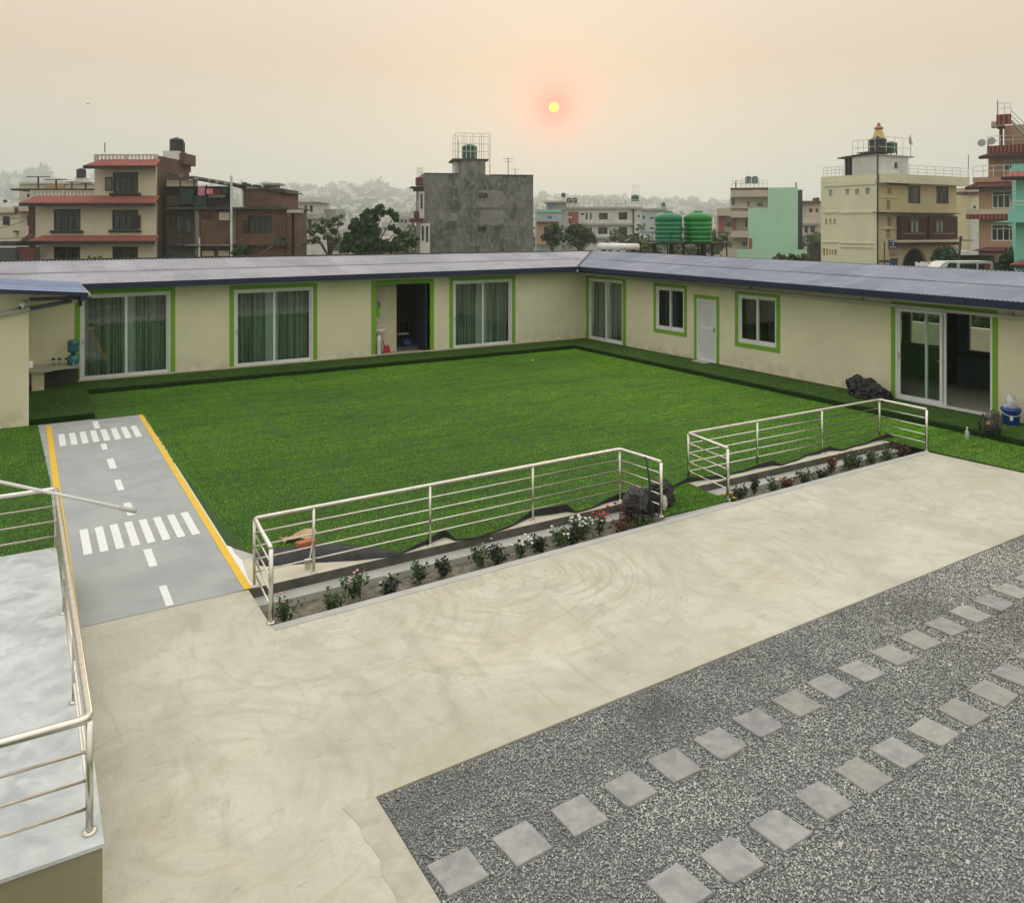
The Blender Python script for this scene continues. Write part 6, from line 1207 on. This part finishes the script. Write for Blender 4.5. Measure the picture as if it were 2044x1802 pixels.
mb.hull([fR.w(u,.2,zz),fR.w(u+.42,.3,zz-.9),fR.w(u,.2,zz-.95)],[fR.w(u,.22,zz),fR.w(u+.42,.32,zz-.9),fR.w(u,.22,zz-.95)]); mb.build('pennant',h_white,fm_); mb=MB(); mb.hull([fR.w(u-.2,.2,z2_+.85),fR.w(u+.5,.3,z2_),fR.w(u-.2,.2,z2_+.05)],[fR.w(u-.2,.22,z2_+.85),fR.w(u+.5,.32,z2_),fR.w(u-.2,.22,z2_+.05)]); mb.build('pennant',h_redp,fm_)
mast(fR,X(1579),Y(690),Y(500),-.6,'tall thin aerial at the right parapet corner of the yellow building',m=h_concd)
# ---- small yellow and white houses behind
fy=Fr.px(1888,115,1945,115); t=B('narrow_yellow_house','narrow yellow and white house squeezed between the yellow and brown buildings','house',fy,1915)
bx(fy,t,'wall',h_yel2,z4(1505,835),z4(1592,1500),0,6); bx(fy,t,'wall',h_yel,z4(1593,830),z4(1668,1040),.3,6); bx(fy,t,'white_wall',h_white,z4(1593,1040),z4(1668,1500),-.1,6); bx(fy,t,'roof_slab',h_tiled,z4(1540,808),z4(1700,826),-.4,6); bx(fy,t,'vent',h_dkgl,z4(1622,925),z4(1642,948),.25,.3); bx(fy,t,'roof_room',h_beige,z4(1595,770),z4(1700,808),1,5)
# ---- brown building
fn=Fr.px(1940,72.5,2060,70); Bn=B('brown_building','tall tan brown building with red ribbed balcony fronts at the right edge','building',fn,1990)
q=z4; xr=2100
def wins(xa,xb,ya,yb): return (*q(xa,ya),q(xb,0)[0],q(0,yb)[1],4,.6)
facade(fn,Bn,h_brown,X(1667),xr,Y(745),[wins(1775,1978,800,945),wins(1770,1972,1080,1220)],0,depth=8,frame=h_white,seed=4)
facade(fn,Bn,h_brown,X(1745),xr,Y(505),[(*q(1875,548),*q(2010,640),3,.3)],.9,depth=6,zb=fn.Z(X(1800),Y(745)),frame=h_white)
facade(fn,Bn,h_brown,X(1878),xr,Y(245),[],1.7,depth=4,zb=fn.Z(X(1900),Y(425),1.7))
eave(fn,Bn,X(1665),xr,Y(470),Y(500),1.1,m=h_tiled,v=.9,name='red_eave'); eave(fn,Bn,X(1550),xr,Y(722),Y(760),1.,m=h_tiled,name='red_eave'); eave(fn,Bn,X(1605),X(1905),Y(1270),Y(1300),1.2,m=h_tiled,v=-.6,name='red_eave')
def ribbed(xa,xb,ya,yb,v):
    bx(fn,Bn,'balcony_front',h_tiled,q(xa,ya),(X(xb),Y(yb)),v,v+.15); ua,zt=fn.hit(*q(xa,ya),v); ub,zb_=fn.hit(X(xb),Y(yb),v); n_=int((ub-ua)/.3); mb=MB()
    for i in range(n_): u=ua+(ub-ua)*(i+.5)/n_; mb.box(u-.06,u+.06,v-.05,v-.002,zb_,zt,fn)
    mb.build('balcony_rib',h_redp,Bn)['kind']='stuff'
ribbed(1735,2044+200,428,466,.2); ribbed(1560,1962,995,1036,-1.); bx(fn,Bn,'balcony_ledge',h_beige,q(1560,955),q(1960,994),-1.05,-.003); bx(fn,Bn,'terrace_wall',h_brown,q(1615,690),q(1960,722),-.3,.6)
ribbed(1812,1936,168,245,-.3); bx(fn,Bn,'roof_hood',h_beige,q(1768,225),q(1870,262),.4,1.8); bx(fn,Bn,'porch_column',h_tiled,q(1836,270),q(1866,420),.6,.9); bx(fn,Bn,'column_head',h_tiled,q(1820,258),q(1882,280),.5,1.)
# outside stair on the roof
mb=MB(); ua,za_=fn.hit(*q(1936,215),-.2); ub,zb_=fn.hit(*q(2070,350),-.2); n_=9
for i in range(n_): t_=i/n_; u=ua+(ub-ua)*t_; z_=za_+(zb_-za_)*t_; mb.box(u,u+(ub-ua)/n_+.02,-.2,.7,z_-.22,z_,fn)
mb.build('roof_stair',h_grey,Bn); mb=MB(); 
for dz in (.45,.9): mb.tube([fn.w(ua,-.2,za_+dz),fn.w(ub,-.2,zb_+dz)],.035,5)
mb.build('stair_rail',galv,Bn)
rail(fn,Bn,X(1826),X(1932),Y(168),1.0,-.2,posts=2,m=h_white); rail(fn,Bn,X(1740),xr,Y(428),.85,.3,posts=5,m=h_white); rail(fn,Bn,X(1618),X(1960),Y(690),1.,-.2,posts=4,m=h_white)
mast(fn,X(1822),Y(165),Y(50),-.1,'prayer flag mast on the rooftop corner of the brown building',m=h_tiled)
t=thing('satellite_dish','small satellite dishes on the balcony edge of the brown building','dish',fn.w(fn.U(X(1745)),.3,10)); u,zz=fz(fn,1745,400,.2); 
for du,dz in ((-.5,.0),(.25,.12)): mb=MB(); mb.lathe([(.02,0),(.2,.05),(.34,.14)],(0,0,0),12); mb.v=[(lambda p:(p[0],p[1],p[2]))(fn.w(u+du+x,.2-z*1.0+0*y,zz+dz+y)) for x,y,z in mb.v]; mb.build('dish',h_grey,t)
mb=MB(); mb.tube([fn.w(u,.3,zz-.7),fn.w(u,.3,zz+.1)],.04,5); mb.build('stand',h_concd,t)
# ---- turquoise house at the right edge
fq=Fr.px(2020,55,2090,54); Tq=B('turquoise_house','turquoise house with red tiled canopies cut off by the right edge','house',fq,2036)
bx(fq,Tq,'wall',h_teal,(X(1975),Y(680)),(2120,700),0,7); bx(fq,Tq,'upper_wall',h_teal,(X(1950),Y(580)),(2120,Y(640)),.6,7)
eave(fq,Tq,X(1850),2120,Y(632),Y(676),.9,name='tiled_canopy'); eave(fq,Tq,X(1920),2120,Y(1378),Y(1418),.8,name='tiled_canopy')
ua,zt=fz(fq,1915,958,-1.1); ub=ua+5; _,zb_=fz(fq,1915,1065,-1.1); mb=MB(); mb.hull([fq.w(ua,-1.1,zt),fq.w(ub,-1.1,zt),fq.w(ub,-.003,zt),fq.w(ua,-.003,zt)],[fq.w(ua,-1.1,zb_),fq.w(ub,-1.1,zb_),fq.w(ub,-.003,zb_),fq.w(ua,-.003,zb_)]); mb.hull([fq.w(ua-.0,-1.12,zt-.7),fq.w(ua+.3,-1.12,zt-.7),fq.w(ua+.3,-.1,zt-.7),fq.w(ua,-.1,zt-.7)],[fq.w(ua-.9,-1.12,zb_),fq.w(ua+.3,-1.12,zb_),fq.w(ua+.3,-.1,zb_),fq.w(ua-.9,-.1,zb_)]); mb.build('balcony_front',h_teal,Tq)
rail(fq,Tq,X(1935),2110,Y(957),.55,-1.,posts=3); bx(fq,Tq,'balcony_beam',h_teal,q(1915,1065),q(1950,1095),-1.,-.003)
# ---- van, banners, pole
fv=Fr.px(1870,60,1980,60); P=zv; q=P
V_=B('parked_van','white van with dark windows and red side print parked beyond the roof','van',fv,1925)
u0,zt=fv.hit(*q(905,540)); zT=zt; uF=fv.U(q(820,0)[0]); uE=fv.U(q(1600,0)[0]); zh=fv.Z(*q(830,640))
prof=[(uF-.35,.25),(uF-.35,.9),(uF-.15,zh-.1),(u0-.0,zT-.08),(u0+.3,zT),(uE-.1,zT),(uE,zT-.1),(uE,.25)]
mb=MB(); n_=len(prof); vs=[fv.w(u,0,z-.5 if z<.6 else z) for u,z in prof]+[fv.w(u,1.7,z-.5 if z<.6 else z) for u,z in prof]; mb.add(vs,[tuple(range(n_)),tuple(range(2*n_-1,n_-1,-1))]+[(i,n_+i,n_+(i+1)%n_,(i+1)%n_) for i in range(n_)]); vb=mb.build('body',white,V_)
for (a_,b_,c_,d_) in ((890,562,1085,700),(1125,572,1365,700),(1392,572,1475,700)):
    ua,zt=fv.hit(*q(a_,b_),-.01); ub,zb_=fv.hit(*q(c_,d_),-.01); mb=MB(); cut=.45 if a_<1000 else 0
    mb.prism([(ua,zb_),(ub,zb_),(ub,zt),(ua+cut,zt)],0,.02); mb.v=[fv.w(x,-.012-z,y) for x,y,z in mb.v]; mb.build('side_window',h_dkgl,V_)
mb=MB(); ua,zt=fv.hit(*q(1480,570),-.03); ub,zb_=fv.hit(*q(1562,690),-.03); mb.box(ua,ub,-.03,-.005,zb_,zt,fv); mb.build('red_side_print',h_redp,V_)
for u in (uF+.6,uE-.8):
    mb=MB(); mb.tube([fv.w(u,-.03,-.26),fv.w(u,.2,-.26)],.34,18); wv=mb.build('wheel',rag,V_); mb=MB(); mb.tube([fv.w(u,-.05,-.26),fv.w(u,-.031,-.26)],.2,14); mb.build('rim',galv,wv)
mb=MB(); mb.box(uF-.32,uF-.2,.1,1.6,zh-.8,zh-.6,fv); mb.build('headlight',bglass,V_)
fbn=Fr.px(1815,62,1875,62); t=thing('banner','crumpled white and red banners heaped left of the van','banner',fbn.w(fbn.U(1840),0,0)); 
for k,(a_,b_,c_,d_,m_) in enumerate(((510,545,615,660,white),(600,545,700,660,white),(690,570,790,660,h_redp),(755,545,825,660,white))):
    ua,zt=fbn.hit(*q(a_,b_)); ub,zb_=fbn.hit(*q(c_,d_)); mb=MB(); mb.hull([fbn.w(ua,k*.15,zt),fbn.w(ub,k*.15,zt-(.25 if k==0 else .05)),fbn.w(ub,k*.15+.2,zt-.2),fbn.w(ua,k*.15+.2,zt)],[fbn.w(ua,k*.15,zb_),fbn.w(ub,k*.15,zb_),fbn.w(ub,k*.15+.2,zb_),fbn.w(ua,k*.15+.2,zb_)]); mb.build('banner_sheet',m_,t)
fu=Fr.px(1900,66,1930,66); t=thing('utility_pole','leaning dark utility pole with a bracket between the yellow and brown buildings','utility pole',fu.w(fu.U(1905),0,-.6)); u0,z0=fu.hit(*q(1105,430)); u1,zt=fu.hit(*q(1145,180)); mb=MB(); mb.tube([fu.w(u0-.2,0,-.6),fu.w(u1,0,zt)],.13,8,.09); mb.build('pole',h_concd,t); mb=MB(); zz=fu.Z(*q(1200,240)); mb.tube([fu.w(u1-.1,0,zz),fu.w(u1+1.,0,zz)],.04,5); mb.lathe([(.1,0),(.14,.1),(.1,.3)],fu.w(u1-.03,-.02,zt-.35),8); mb.build('bracket',h_concd,t)
for k,(ya,yb) in enumerate(((190,195),(300,325),(370,375))):
    mb=MB(); A0=fu.hit(*q(1140,ya)); B0=fu.hit(*q(1420,yb)); mb.tube([fu.w(A0[0]+(B0[0]-A0[0])*s/6,s*.9,A0[1]+(B0[1]-A0[1])*s/6-.25*math.sin(math.pi*s/6)) for s in range(7)],.018,4); mb.build('cable',darkm,t)
fw2=Fr.px(1910,68,2030,68); t=B('low_shop','low dark shop with a white sheet roof under the brown building','shop',fw2,1960); bx(fw2,t,'wall',h_brickd,q(1110,455),q(1620,800),0,3); bx(fw2,t,'sheet_roof',h_white,q(1105,395),q(1395,450),-.6,2.6); bx(fw2,t,'awning',h_tiled,q(1395,440),q(1640,462),-.5,2.6)
fp=Fr.px(1760,74,1790,74); t=thing('signal_post','thin dark post with a cross piece before the yellow building','post',fp.w(fp.U(1765),0,-.6)); u0,zt=fp.hit(*q(55,260)); zz=fp.Z(*q(55,520)); mb=MB(); mb.tube([fp.w(u0,0,-.6),fp.w(u0,0,zt)],.06,6); mb.box(u0-.45,u0+.45,-.1,.1,zz-.25,zz,fp); mb.build('post',h_concd,t)
# ---- trees
tl1=mat('dark_tree_leaf',(.016,.055,.016),(.030,.085,.024),scale=.9,rough=.7,c3=(.055,.12,.035),s3=4,f3=.5); tl2=mat('olive_tree_leaf',(.055,.095,.022),(.095,.13,.04),scale=.9,rough=.7); tl3=mat('round_tree_leaf',(.03,.07,.02),(.055,.105,.03),scale=.7,rough=.7); bark=mat('grey_bark',(.12,.10,.08),rough=.9)
for m_ in (tl1,tl2,tl3): m_.node_tree.nodes['Principled BSDF'].inputs['Transmission Weight'].default_value=0
def tree(fr,label,clumps,trunk,m,ls,nper,seed,cat='tree',nm='tree',stem=True):
    """clumps: (x,y,rpx) in picture px on plane v (4th optional = v offset)"""
    r=np.random.default_rng(seed); ub,zb_=fr.hit(trunk,458); base=fr.w(ub,0,-.6); t=thing(nm,label,cat,base); sc=math.hypot(*(base[:2]))/FPX; CC=[]; tips=[]
    for c_ in clumps:
        v=c_[3] if len(c_)>3 else r.uniform(-1.2,1.2); u,z=fr.hit(c_[0],c_[1],v); R0=c_[2]*sc; tips.append((u,v,z)); n=int(nper*(c_[2]/12.)**2)
        d=r.normal(size=(n,3)); d/=np.linalg.norm(d,axis=1)[:,None]; rad=R0*r.uniform(.25,1.,n)**.6; lum=1+.45*np.sin(d[:,0]*5+seed)*np.sin(d[:,2]*6+c_[0])+.25*np.sin(d[:,1]*11+c_[1]); p=d*(rad*lum)[:,None]
        p[:,2]*=.72; w0=fr.w(u,v,z); CC.append(np.array(w0)+p)
    C=np.concatenate(CC); o=leaves('crown',C,ls,seed,m,t,local=False,aspect=1.5)
    mb=MB(); top=(ub,0,max(1.5,np.mean([q_[2] for q_ in tips])-1.2)); mb.tube([fr.w(ub,0,-.6),fr.w(ub+.1,.1,top[2]*.5),fr.w(*top)],.22,7,.12)
    for u,v,z in tips[::2]: mb.tube([fr.w(ub,0,top[2]*.55),fr.w((ub+u)/2+.1,v/2,(top[2]*.55+z)/2+.2),fr.w(u,v,z)],.09,5,.03)
    mb.build('trunk',bark,t,True); return t
q=z2; ftr=Fr.px(690,64,840,64)
cl_=[(*q(x,y),r_) for x,y,r_ in ((728,528,7),(690,560,8),(650,565,8),(625,590,7),(745,565,7),(800,560,7),(832,580,6.5),(838,608,5),(560,620,6.5),(600,640,9),(640,610,9),(665,650,10),(700,600,7),(545,660,7),(580,690,11),(640,700,12),(700,690,10),(520,720,8),(560,760,12),(620,760,13),(690,750,12),(750,770,9),(500,780,9),(810,665,6),(850,690,6),(880,715,7),(780,800,12),(840,790,11),(600,810,14),(700,810,12),(500,810,9))]
tree(ftr,'dark green broadleaf tree with palm like leaf clusters left of the grey building',cl_,q(640,0)[0],tl1,.26,330,31)
cl_=[(*q(x,y),r_) for x,y,r_ in ((470,590,5),(430,610,7),(350,620,8),(300,650,8),(400,640,9),(340,680,10),(420,690,9),(460,640,6),(280,700,7),(230,690,6),(380,730,9),(300,750,9),(450,740,8),(240,760,6),(215,640,4))]
tree(Fr.px(600,74,700,74),'sparse olive green tree in front of the white house',cl_,q(390,0)[0],tl2,.22,190,32)
cl_=[(*q(x,y),r_) for x,y,r_ in ((900,700,6),(930,725,8),(890,755,9),(950,770,10),(900,790,10),(980,740,5),(840,740,6))]
tree(Fr.px(800,68,860,68),'loose green bush against the left side of the grey building',cl_,q(920,0)[0],tl2,.22,220,33,'bush','bush')
q=z3
cl_=[(*q(x,y),r_) for x,y,r_ in ((60,500,8),(95,490,9),(40,530,8),(110,520,11),(60,560,12),(130,560,11),(20,570,8),(90,600,12))]
tree(Fr.px(1070,100,1110,100),'round dark tree at the right foot of the grey building',cl_,q(80,0)[0],tl3,.3,260,34)
cl_=[(*q(x,y),r_) for x,y,r_ in ((250,490,9),(290,510,11),(220,520,10),(330,530,9),(370,560,9),(260,560,14),(320,580,13),(200,570,9),(390,590,7),(270,610,12))]
tree(Fr.px(1120,96,1190,96),'broad dark tree before the left end of the white flats',cl_,q(280,0)[0],tl3,.3,260,35)
cl_=[(*q(x,y),r_) for x,y,r_ in ((620,570,4),(650,560,6),(690,580,5),(660,600,7),(600,600,5))]
tree(Fr.px(1240,90,1270,90),'small pale bush under the right windows of the white flats',cl_,q(650,0)[0],tl2,.22,200,36,'bush','bush')
cl_=[(*q(x,y),r_) for x,y,r_ in ((740,610,6),(780,630,8),(740,650,8),(810,650,6),(850,640,6))]
tree(Fr.px(1275,70,1310,70),'grey green bush behind the solar heater drum',cl_,q(770,0)[0],tl2,.2,220,37,'bush','bush')
for i,(x,lb) in enumerate(((1790,'leftmost scrubby bush at the foot of the mint building'),(1880,'middle scrubby bush at the foot of the mint building'),(1975,'rightmost scrubby bush before the rubble wall'))):
    tree(Fr.px(1540,50,1640,50),lb,[(*q(x+a_,y),r_) for a_,y,r_ in ((-30,725,5),(0,705,6),(25,715,6),(50,735,6),(0,740,7),(-45,745,6))],q(x,0)[0],tl2,.13,200,40+i,'bush','bush')
q=zv
tree(Fr.px(1850,64,1900,64),'dark shrub in front of the right arch of the yellow building',[(*q(x,y),r_) for x,y,r_ in ((820,420,7),(880,385,8),(940,370,8),(1000,400,9),(860,460,10),(940,450,12),(1030,460,9),(800,500,9),(880,520,12),(1000,530,10),(1060,520,7))],q(930,0)[0],tl1,.2,260,45)
tree(Fr.px(1990,59,2020,59),'dark narrow tree between the van and the turquoise house',[(*q(x,y),r_) for x,y,r_ in ((1860,380,6),(1880,420,8),(1840,450,9),(1880,490,9),(1800,500,10),(1850,550,12),(1780,590,10),(1700,580,8),(1860,620,12),(1760,650,10),(1900,350,5))],q(1850,0)[0],tl1,.2,260,46)
q=z1
tree(Fr.px(170,50,210,50),'little leafy sprigs above the roof ridge at the left',[(*q(600,862),3),(*q(670,862),3),(*q(640,875),4)],q(640,0)[0],tl2,.12,260,47,'bush','bush')
q=za
tree(Fr.px(480,61,540,61),'creeper growing on the lower floor of the brick house',[(*q(x,y),r_) for x,y,r_ in ((1050,1100,8),(1120,1090,9),(1180,1120,8),(1010,1140,8),(1600,980,5),(1650,950,5),(1560,1000,4))],q(1100,0)[0],tl1,.2,200,48,'plant','creeper')
# scrub slope and boundary wall behind the right wing (seen through the rear windows)
mb=MB(); mb.box(25.5,25.7,5,26,-.6,1.25); o=mb.build('boundary_wall',cream_in); tag(o,'low cream boundary wall seen through the rear windows of the big room','wall')
rr=np.random.default_rng(8); n=9000; C=np.stack([rr.uniform(26.5,33,n),rr.uniform(4,25,n),np.zeros(n)],1); C[:,2]=.0+rr.uniform(0,1,n)**.7*(1.9+.35*np.sin(C[:,1]*1.3)); o=leaves('scrub',C,.22,9,tl2,None); o['kind']='stuff'; o['label']='wild green scrub behind the boundary wall'; o['category']='scrub'
mb=MB(); mb.box(-7,12,-.6,-.61,-2,-1)
# overhead cables at the far left
fcb=Fr.px(0,60,60,60); t=thing('overhead_cable','thin drooping black cables crossing in front of the pale house at far left','cable',fcb.w(fcb.U(30),0,4))
for ya,yb,sg in ((985,975,.12),(1150,1010,.35),(1330,1325,.1)):
    mb=MB(); A0=fcb.hit(-80*.676,z5(0,ya)[1]); B0=fcb.hit(*z5(480,yb)); mb.tube([fcb.w(A0[0]+(B0[0]-A0[0])*s/8,0,A0[1]+(B0[1]-A0[1])*s/8-sg*math.sin(math.pi*s/8)) for s in range(9)],.022,4); mb.build('cable',darkm,t)
# bird
t=None; mb=MB(); c0=(FW*90+RT*((176-1022)/FPX*90)); zc=H+(458-208)/FPX*90; mb.hull([(c0[0]-.0,c0[1],zc+.05),(c0[0]+.16,c0[1]-.09,zc+.12),(c0[0]+.1,c0[1]-.04,zc+.02)],[(c0[0],c0[1],zc),(c0[0]+.16,c0[1]-.09,zc+.1),(c0[0]+.1,c0[1]-.04,zc-.02)]); mb.hull([(c0[0],c0[1],zc+.05),(c0[0]-.14,c0[1]+.1,zc+.14),(c0[0]-.1,c0[1]+.2,zc+.03)],[(c0[0],c0[1],zc),(c0[0]-.14,c0[1]+.1,zc+.12),(c0[0]-.1,c0[1]+.2,zc-.01)]); o=mb.build('bird',darkm); tag(o,'tiny dark bird flying in the sky above the cream house','bird')
# ---- hazy hills with a town on them
hillm=mat('far_wooded_hill',(.06,.085,.05),(.11,.115,.085),scale=.02,rough=.95,c3=(.25,.24,.21),s3=.12,f3=.5)
sk=[(-300,372),(0,356),(60,352),(100,362),(160,368),(300,372),(560,373),(640,376),(740,374),(790,382),(840,392),(1065,398),(1200,400),(1330,404),(1450,410),(1640,414),(1900,418),(2400,420)]
rgh=np.random.default_rng(2); V=[];F=[]; nx=220; cols_=[]
for i in range(nx):
    x=-300+2700*i/(nx-1); yt=np.interp(x,[a_ for a_,_ in sk],[b_ for _,b_ in sk]); Dt=2300
    for j in range(12):
        t_=j/11; D=950+(Dt-950)*t_; zt=H+(458-yt)/FPX*Dt; p=FW*D+RT*((x-1022)/FPX*D); zz=-.6+(zt+.6)*(t_**1.15)+18*noise.noise(Vector((p[0]*.005,p[1]*.005,0)))*t_*(1-t_*.6); V.append((p[0],p[1],zz))
for i in range(nx-1):
    for j in range(11): F.append((i*12+j,(i+1)*12+j,(i+1)*12+j+1,i*12+j+1))
mb=MB(); mb.add(V,F); mb.build('hills',hillm,smooth=True)['kind']='structure'
# houses and tree crowns scattered over the slopes: one mass
VV=[];FF=[];CC=[];n=0
for k in range(3400):
    x=rgh.uniform(-250,2300); t_=rgh.uniform(.02,1)**.8; yt=np.interp(x,[a_ for a_,_ in sk],[b_ for _,b_ in sk]); D=950+1350*t_; zt=H+(458-yt)/FPX*2300; p=FW*D+RT*((x-1022)/FPX*D); zz=-.6+(zt+.6)*(t_**1.15)+18*noise.noise(Vector((p[0]*.005,p[1]*.005,0)))*t_*(1-t_*.6)
    w_=rgh.uniform(8,17); d_=rgh.uniform(8,14); h_=rgh.uniform(5,16)*(1.1-.4*t_); u=np.array([RT[0],RT[1]]); a_=rgh.normal(0,.3); u=np.array([u[0]*math.cos(a_)-u[1]*math.sin(a_),u[0]*math.sin(a_)+u[1]*math.cos(a_)]); v_=np.array([-u[1],u[0]])
    base=[p[:2]+u*sx*w_/2+v_*sy*d_/2 for sx,sy in ((-1,-1),(1,-1),(1,1),(-1,1))]
    c_=rgh.choice([0,1,2,3]); c_=[(.5,.47,.4),(.42,.42,.40),(.30,.27,.23),(.45,.46,.48)][c_]
    for zq in (zz-3,zz+h_):
        for b in base: VV.append((b[0],b[1],zq)); CC.append(c_)
    FF+= [[n+a for a in q_] for q_ in ((4,5,6,7),(0,1,5,4),(1,2,6,5),(2,3,7,6),(3,0,4,7))]; n+=8
    if D<1900:
        for wi in range(3):
            for fl2 in range(int(h_//4)+1):
                o_=p[:2]-v_*(d_/2+.06)+u*(-w_/2+w_*(wi+.5)/3-.4); z_=zz+1.2+fl2*3.6
                if z_+1.8>zz+h_: continue
                for du,dz in ((0,0),(1.8,0),(1.8,1.8),(0,1.8)): VV.append((o_[0]+u[0]*du,o_[1]+u[1]*du,z_+dz)); CC.append((.05,.05,.05))
                FF.append([n,n+1,n+2,n+3]); n+=4
me=nmesh('hillside_town',np.array(VV),np.array(FF),4,np.array(CC)); o=link('hillside_town',me,attrmat('far_house_paint',.9)); o['kind']='stuff'; o['label']='distant hazy houses packed over the hillside'; o['category']='town'
C=[]
for k in range(1800):
    x=rgh.uniform(-250,2300); t_=rgh.uniform(.05,1.02); yt=np.interp(x,[a_ for a_,_ in sk],[b_ for _,b_ in sk]); D=950+1350*t_; zt=H+(458-yt)/FPX*2300; p=FW*D+RT*((x-1022)/FPX*D); zz=-.6+(zt+.6)*(min(t_,1)**1.15)
    R0=rgh.uniform(5,13); m_=40; d=rgh.normal(size=(m_,3)); d/=np.linalg.norm(d,axis=1)[:,None]; C.append(np.array([p[0],p[1],zz+R0*.8])+d*R0*rgh.uniform(.4,1,(m_,1)))
for (x,y,R0) in ((62,343,5),(86,338,6),(75,350,8),(52,352,6),(95,348,6),(190,352,5),(755,366,5),(740,372,8),(770,376,6),(700,374,4),(1085,390,5),(1230,396,4),(1150,397,4)):
    D=2200; p=FW*D+RT*((x-1022)/FPX*D); m_=130; d=rgh.normal(size=(m_,3)); C.append(np.array([p[0],p[1],H+(458-y)/FPX*D])+d*R0*1.1)
o=leaves('hillside_trees',np.concatenate(C),5.5,77,tl3,None); o['kind']='stuff'; o['label']='far tree crowns softened by haze along the hills'; o['category']='trees'
# low mid-distance rooftops between the nearer houses (too hazy and small to part)
VV=[];FF=[];CC=[];n=0
for k in range(900):
    D=rgh.uniform(190,950)**1.; x=rgh.uniform(-200,2250); p=FW*D+RT*((x-1022)/FPX*D); w_=rgh.uniform(5,10); d_=rgh.uniform(5,8); h_=rgh.uniform(3,9)*(.6+.4*min(D,600)/430); a_=rgh.normal(0,.3); u=np.array([RT[0]*math.cos(a_)-RT[1]*math.sin(a_),RT[0]*math.sin(a_)+RT[1]*math.cos(a_)]); v_=np.array([-u[1],u[0]])
    c_=[(.5,.47,.4),(.42,.42,.40),(.30,.29,.26),(.45,.46,.48)][rgh.integers(4)]; base=[p[:2]+u*sx*w_/2+v_*sy*d_/2 for sx,sy in ((-1,-1),(1,-1),(1,1),(-1,1))]
    for zq in (-.6,h_):
        for b in base: VV.append((b[0],b[1],zq)); CC.append(c_)
    FF+= [[n+a for a in q_] for q_ in ((4,5,6,7),(0,1,5,4),(1,2,6,5),(2,3,7,6),(3,0,4,7))]; n+=8
    for wi in range(3):
        for fl2 in range(3):
            o_=p[:2]-v_*(d_/2+.05)+u*(-w_/2+w_*(wi+.5)/3-.5); z_=.9+fl2*2.9
            if z_+1.3>h_: continue
            for du,dz in ((0,0),(1.,0),(1.,1.3),(0,1.3)): VV.append((o_[0]+u[0]*du,o_[1]+u[1]*du,z_+dz)); CC.append((.04,.04,.045))
            FF.append([n,n+1,n+2,n+3]); n+=4
me=nmesh('distant_houses',np.array(VV),np.array(FF),4,np.array(CC)); o=link('distant_houses',me,MATS.get('x') or bpy.data.materials['far_house_paint']); o['kind']='stuff'; o['label']='crowd of small flat roofed houses fading between the nearer buildings'; o['category']='town'
C=[]
for k in range(1100):
    D=rgh.uniform(100,950); x=rgh.uniform(-200,2250); p=FW*D+RT*((x-1022)/FPX*D); R0=rgh.uniform(1.4,2.8)*(1+D/700); m_=60; d=rgh.normal(size=(m_,3)); d/=np.linalg.norm(d,axis=1)[:,None]; C.append(np.array([p[0],p[1],rgh.uniform(.3,2.2)*(1+D/600)])+d*R0*rgh.uniform(.3,1,(m_,1)))
o=leaves('distant_trees',np.concatenate(C),.8,78,tl3,None); o['kind']='stuff'; o['label']='low hazy greenery between the distant houses'; o['category']='trees'
# ---- haze
hz=MB(); hz.box(-2900,2900,-2900,2900,-1.6,168); ho=hz.build('haze',None); hm=bpy.data.materials.new('haze_air'); hm.use_nodes=True; t_=hm.node_tree; t_.nodes.clear(); oo=t_.nodes.new('ShaderNodeOutputMaterial'); pv=t_.nodes.new('ShaderNodeVolumePrincipled'); pv.inputs['Color'].default_value=(.86,.95,.965,1); pv.inputs['Density'].default_value=.00055; pv.inputs['Anisotropy'].default_value=.55; t_.links.new(pv.outputs[0],oo.inputs['Volume']); ho.data.materials.append(hm); ho['kind']='stuff'; ho['label']='pale dusty evening haze filling the air over the town'; ho['category']='haze'
for o in bpy.data.objects:
    if o.name.startswith('ground') : o.scale=(.95,.95,1)
